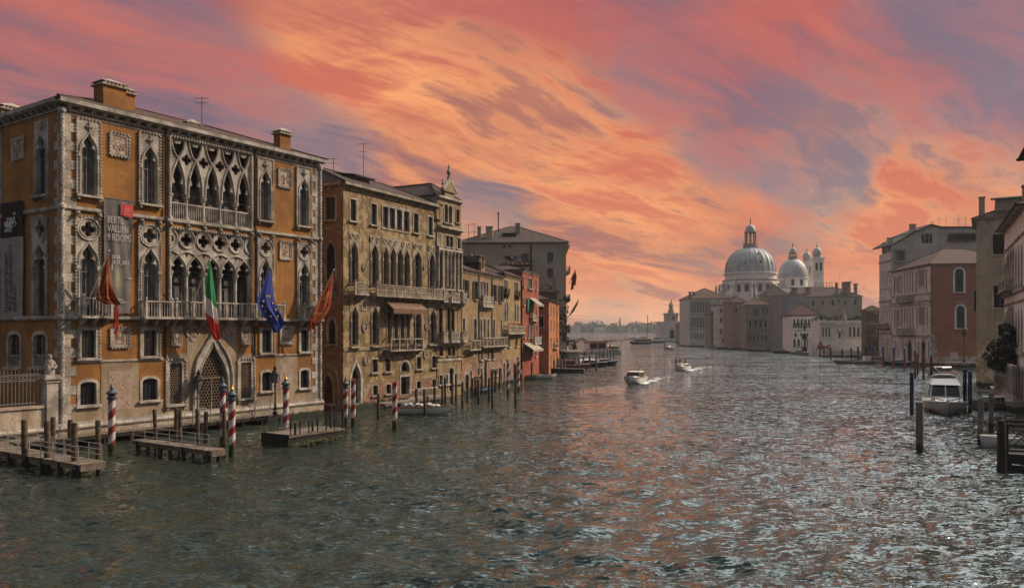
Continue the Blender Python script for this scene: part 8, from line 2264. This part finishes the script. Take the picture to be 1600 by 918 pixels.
for k, (px_, yb, L, lb) in enumerate(((886, 532, 8, 'pale far boat nearest the left bank on the lagoon'), (895, 534, 8, 'dark far launch just right of the left bank corner'), (909, 531, 9, 'far launch with a yellow cover on the lagoon'), (990, 530, 10, 'pale far launch beside the distant water bus'), (1006, 529, 9, 'far white launch under the tall dark mast'))):
    motorboat(lb, wat(px_, yb), Vector((-1, .2*k-.4)), L, 3, 1.2, ['hullwhite', 'hullblack', 'hullgrey', 'hullwhite', 'hullwhite'][k], 'hullgrey', 'launch', canopy=['cream', 'hullblack', 'leafyel', 'cream', 'hullwhite'][k], glass_h=1.)

# barge and landing before the museum on the right
p = wat(1338, 568.5); t = thing('barge', 'flat grey barge moored before the low white museum', 'boat'); place(t, p+Vector((0, 1.5, 0)), Vector((-1, .05)))
h, sec = hull(11, 3, .8, 1.0, .3, .0, fine=.85, transom=.9); h.build('hull', M['hullgrey'], t, smooth=True); deckplate(sec, -.05, .08).build('deck', M['deck'], t); mb = MB(); mb.box(-4.6, -2.6, -1, 1, .8, 2.0); mb.build('wheelhouse', M['hullwhite'], t)
p = wat(1322, 556); t = thing('mooring_arbour', 'dark timber landing with striped corner posts before the museum', 'landing stage', (p.x, p.y, 0), R(-10)); mb = MB(); mb.box(-4, 4, -1.5, 1.5, .3, .9); mb.build('deck', M['darkdeck'], t)
mb = MB()
for x in (-3.8, -1.3, 1.3, 3.8): mb.tube([(x, -1.3, -1), (x, -1.3, 4.4)], .16, 6); mb.tube([(x, 1.3, -1), (x, 1.3, 4.4)], .16, 6)
mb.box(-4, 4, -1.5, -1.2, 4.2, 4.5); mb.box(-4, 4, 1.2, 1.5, 4.2, 4.5); mb.build('frame', M['darkdeck'], t)
p = wat(1268, 553, .5); t = thing('white_canopy', 'small white pointed canopy on the landing beside the red sculpture', 'canopy', (p.x, p.y, 0)); mb = MB(); mb.lathe([(1.2, 1.5), (1.0, 2.6), (.5, 4.6), (.05, 5.6)], 8); mb.build('cloth', M['hullwhite'], t); mb = MB()
for s in (-1, 1): mb.tube([(s*.9, 0, -1), (s*.9, 0, 1.6)], .1, 5)
mb.build('legs', M['palewood'], t)

for k, (px_, yb, hm, cm, lb) in enumerate(((1112, 543.2, 'hullwhite', 'hullwhite', 'white launch moored before the low faded rose house'), (1133, 545.6, 'varnish', 'cream', 'brown launch with cream roof moored before the patched grey house'), (1182, 548.6, 'redpaint', 'hullgrey', 'red-hulled launch moored before the covered loggia house'), (1222, 551.5, 'hullblack', 'hullgrey', 'black launch moored under the wrapped building'), (1249, 554, 'hullgrey', 'bluetarp', 'grey launch with a blue cover moored before the white palace'), (1372, 566, 'hullwhite', 'hullgrey', 'white launch moored among the blue and red posts'), (1404, 571, 'navy', 'hullwhite', 'dark blue launch with a white roof by the gothic house steps'))):
    motorboat(lb, wat(px_, yb)+Vector((0, 1.5, 0)), Vector((-1, .12*(k % 3)-.1)), 7, 2.4, .85, hm, 'varnish' if k % 2 else 'cream', 'launch', canopy=cm, glass_h=.6)

# quay, lamps and garden at the right
t = thing('side_quay', 'stone quay at the foot of the rust-red wall with steps to the water', 'quay', (106.9, 200, 0), 0); mb = MB(); mb.box(0, 14, -9, -.2, -1, 1.0); mb.build('paving', M['palegrey'], t); mb = MB(); mb.box(-.2, 14, -9.3, -9.003, -1, 1.1); mb.box(-.3, -.003, -9, -.3, -1, 1.1); mb.build('kerb', M['istria_wet'], t)
def lamp(label, p, h, wall=False, rz=0., heads=1):
    t = thing('street_lamp', label, 'lamp', p[:], rz)
    mb = MB()
    if wall: mb.tube([(0, .0, -.9), (0, -.5, -.75), (0, -.62, -.1)], .05, 6); o = (0, -.62, 0)
    else: mb.lathe([(.24, 0), (.24, .25), (.14, .4), (.11, 1.0), (.075, 1.2), (.06, h-.4), (.12, h-.3), (.05, h)], 8); o = (0, 0, h)
    mb.build('bracket' if wall else 'column', M['iron'], t)
    mb = MB(); mb.hexa([(-.2, -.2+o[1], o[2]), (.2, -.2+o[1], o[2]), (.2, .2+o[1], o[2]), (-.2, .2+o[1], o[2])], [(-.34, -.34+o[1], o[2]+.85), (.34, -.34+o[1], o[2]+.85), (.34, .34+o[1], o[2]+.85), (-.34, .34+o[1], o[2]+.85)]); g_ = mb.build('lantern_glass', M['curtain'], t)
    mb = MB()
    for a, b in ((-1, -1), (1, -1), (1, 1), (-1, 1)): mb.beam((a*.21, b*.21+o[1], o[2]), (a*.35, b*.35+o[1], o[2]+.85), .06)
    mb.lathe([(.52, .85), (.3, 1.1), (.14, 1.3), (.2, 1.42), (.03, 1.75)], 8, (0, o[1], o[2])); mb.build('lantern_frame', M['iron'], g_)
    return t
lamp('iron street lamp on a tall column beside the palace water gate landing', F.world(F.t(414), -1.5, .8), F.z(414, 597)-.8)
lamp('iron wall lantern on a bracket left of the palace portal', F.world(F.t(303), -.06, F.z(303, 607)), 0, True, F.ang)
lamp('slender street lamp on the quay before the rust-red wall', Vector((at(1506.5, 500, 193).x, 193, 1.0)), EYE+(HY-525)/FOC*193-1.0)
gl = thing('garden_balustrade', 'white stone balustrade of square piers along the palace steps at the right edge', 'balustrade', F7.world(.3, -.9, 1.2)[:], F7.ang)
mb = MB(); mb.box(0, 25, -.2, .2, 0, .5); mb.box(0, 25, -.22, .22, 3.5, 3.85)
k = 0
while k < 25: mb.box(k, k+.5, -.2, .2, .5, 3.5); k += 1.35
mb.build('piers', M['istria'], gl)
for k, (u, lb) in enumerate(((12.0, 'white gate pier topped by a small urn beside the dark tree'),)):
    t = thing('gate_pier', lb, 'pillar', F7.world(u, -1.5, 1.2)[:], F7.ang); mb = MB(); mb.box(-.6, .6, -.5, .5, 0, 5.3); mb.box(-.75, .75, -.65, .65, 5.303, 5.6); mb.build('shaft', M['istria'], t); mb = MB(); mb.lathe([(.2, 5.6), (.4, 5.9), (.45, 6.3), (.2, 6.5), (.25, 6.7), (.03, 7.1)], 8); mb.build('urn', M['istria'], t)
t = thing('evergreen_tree', 'dark round evergreen tree leaning over the white balustrade at the right edge', 'tree', F7.world(11.5, -.2, 1.2)[:]); rnd = random.Random(9)
tz = Vector((at(1590, 545, 93).x, 93, EYE+(HY-546)/FOC*93))-t.location
mb = MB(); mb.tube([(0, 0, 0), (.2, .1, 1.6), tuple(tz*.6), tuple(tz)], [.32, .26, .2, .1], 7)
for k in range(6): a = k*1.1; mb.tube([tuple(tz*.6), tuple(tz+Vector((1.6*cos(a), 1.2*sin(a), .9*sin(a*2))))], [.14, .04], 5)
mb.build('trunk', M['bark'], t)
mb = MB(); rn2 = random.Random(2)
for cx_, cz_, rr_ in ((1586, 545, 1.9), (1572, 556, 1.5), (1562, 566, 1.0), (1578, 530, 1.4), (1594, 522, 1.6), (1600, 545, 2.0), (1566, 548, .9), (1592, 560, 1.5), (1606, 530, 1.9)):
    c = Vector((at(cx_, cz_, 93).x, 93+rn2.uniform(-1, 1), EYE+(HY-cz_)/FOC*93))-t.location
    leaf_cloud(mb, tuple(c), (rr_*1.0, rr_*.9, rr_*.8), 1000, .16, rn2)
mb.build('crown', M['leafdark'], t)
# ------------------------------------------------------------ hazy air over the water
def haze():
    mb = MB(); mb.box(-700, 900, -60, 2600, -2.2, 75); o = mb.build('haze', [])
    m = bpy.data.materials.new('hazy_air'); m.use_nodes = True; n = m.node_tree; n.nodes.clear()
    out = n.nodes.new('ShaderNodeOutputMaterial'); v = n.nodes.new('ShaderNodeVolumePrincipled')
    v.inputs['Color'].default_value = (.86, .88, .92, 1); v.inputs['Density'].default_value = .0001; v.inputs['Anisotropy'].default_value = .3
    n.links.new(v.outputs[0], out.inputs['Volume']); m.cycles.homogeneous_volume = True
    o.data.materials.append(m); tag(o, kind='stuff')
haze()
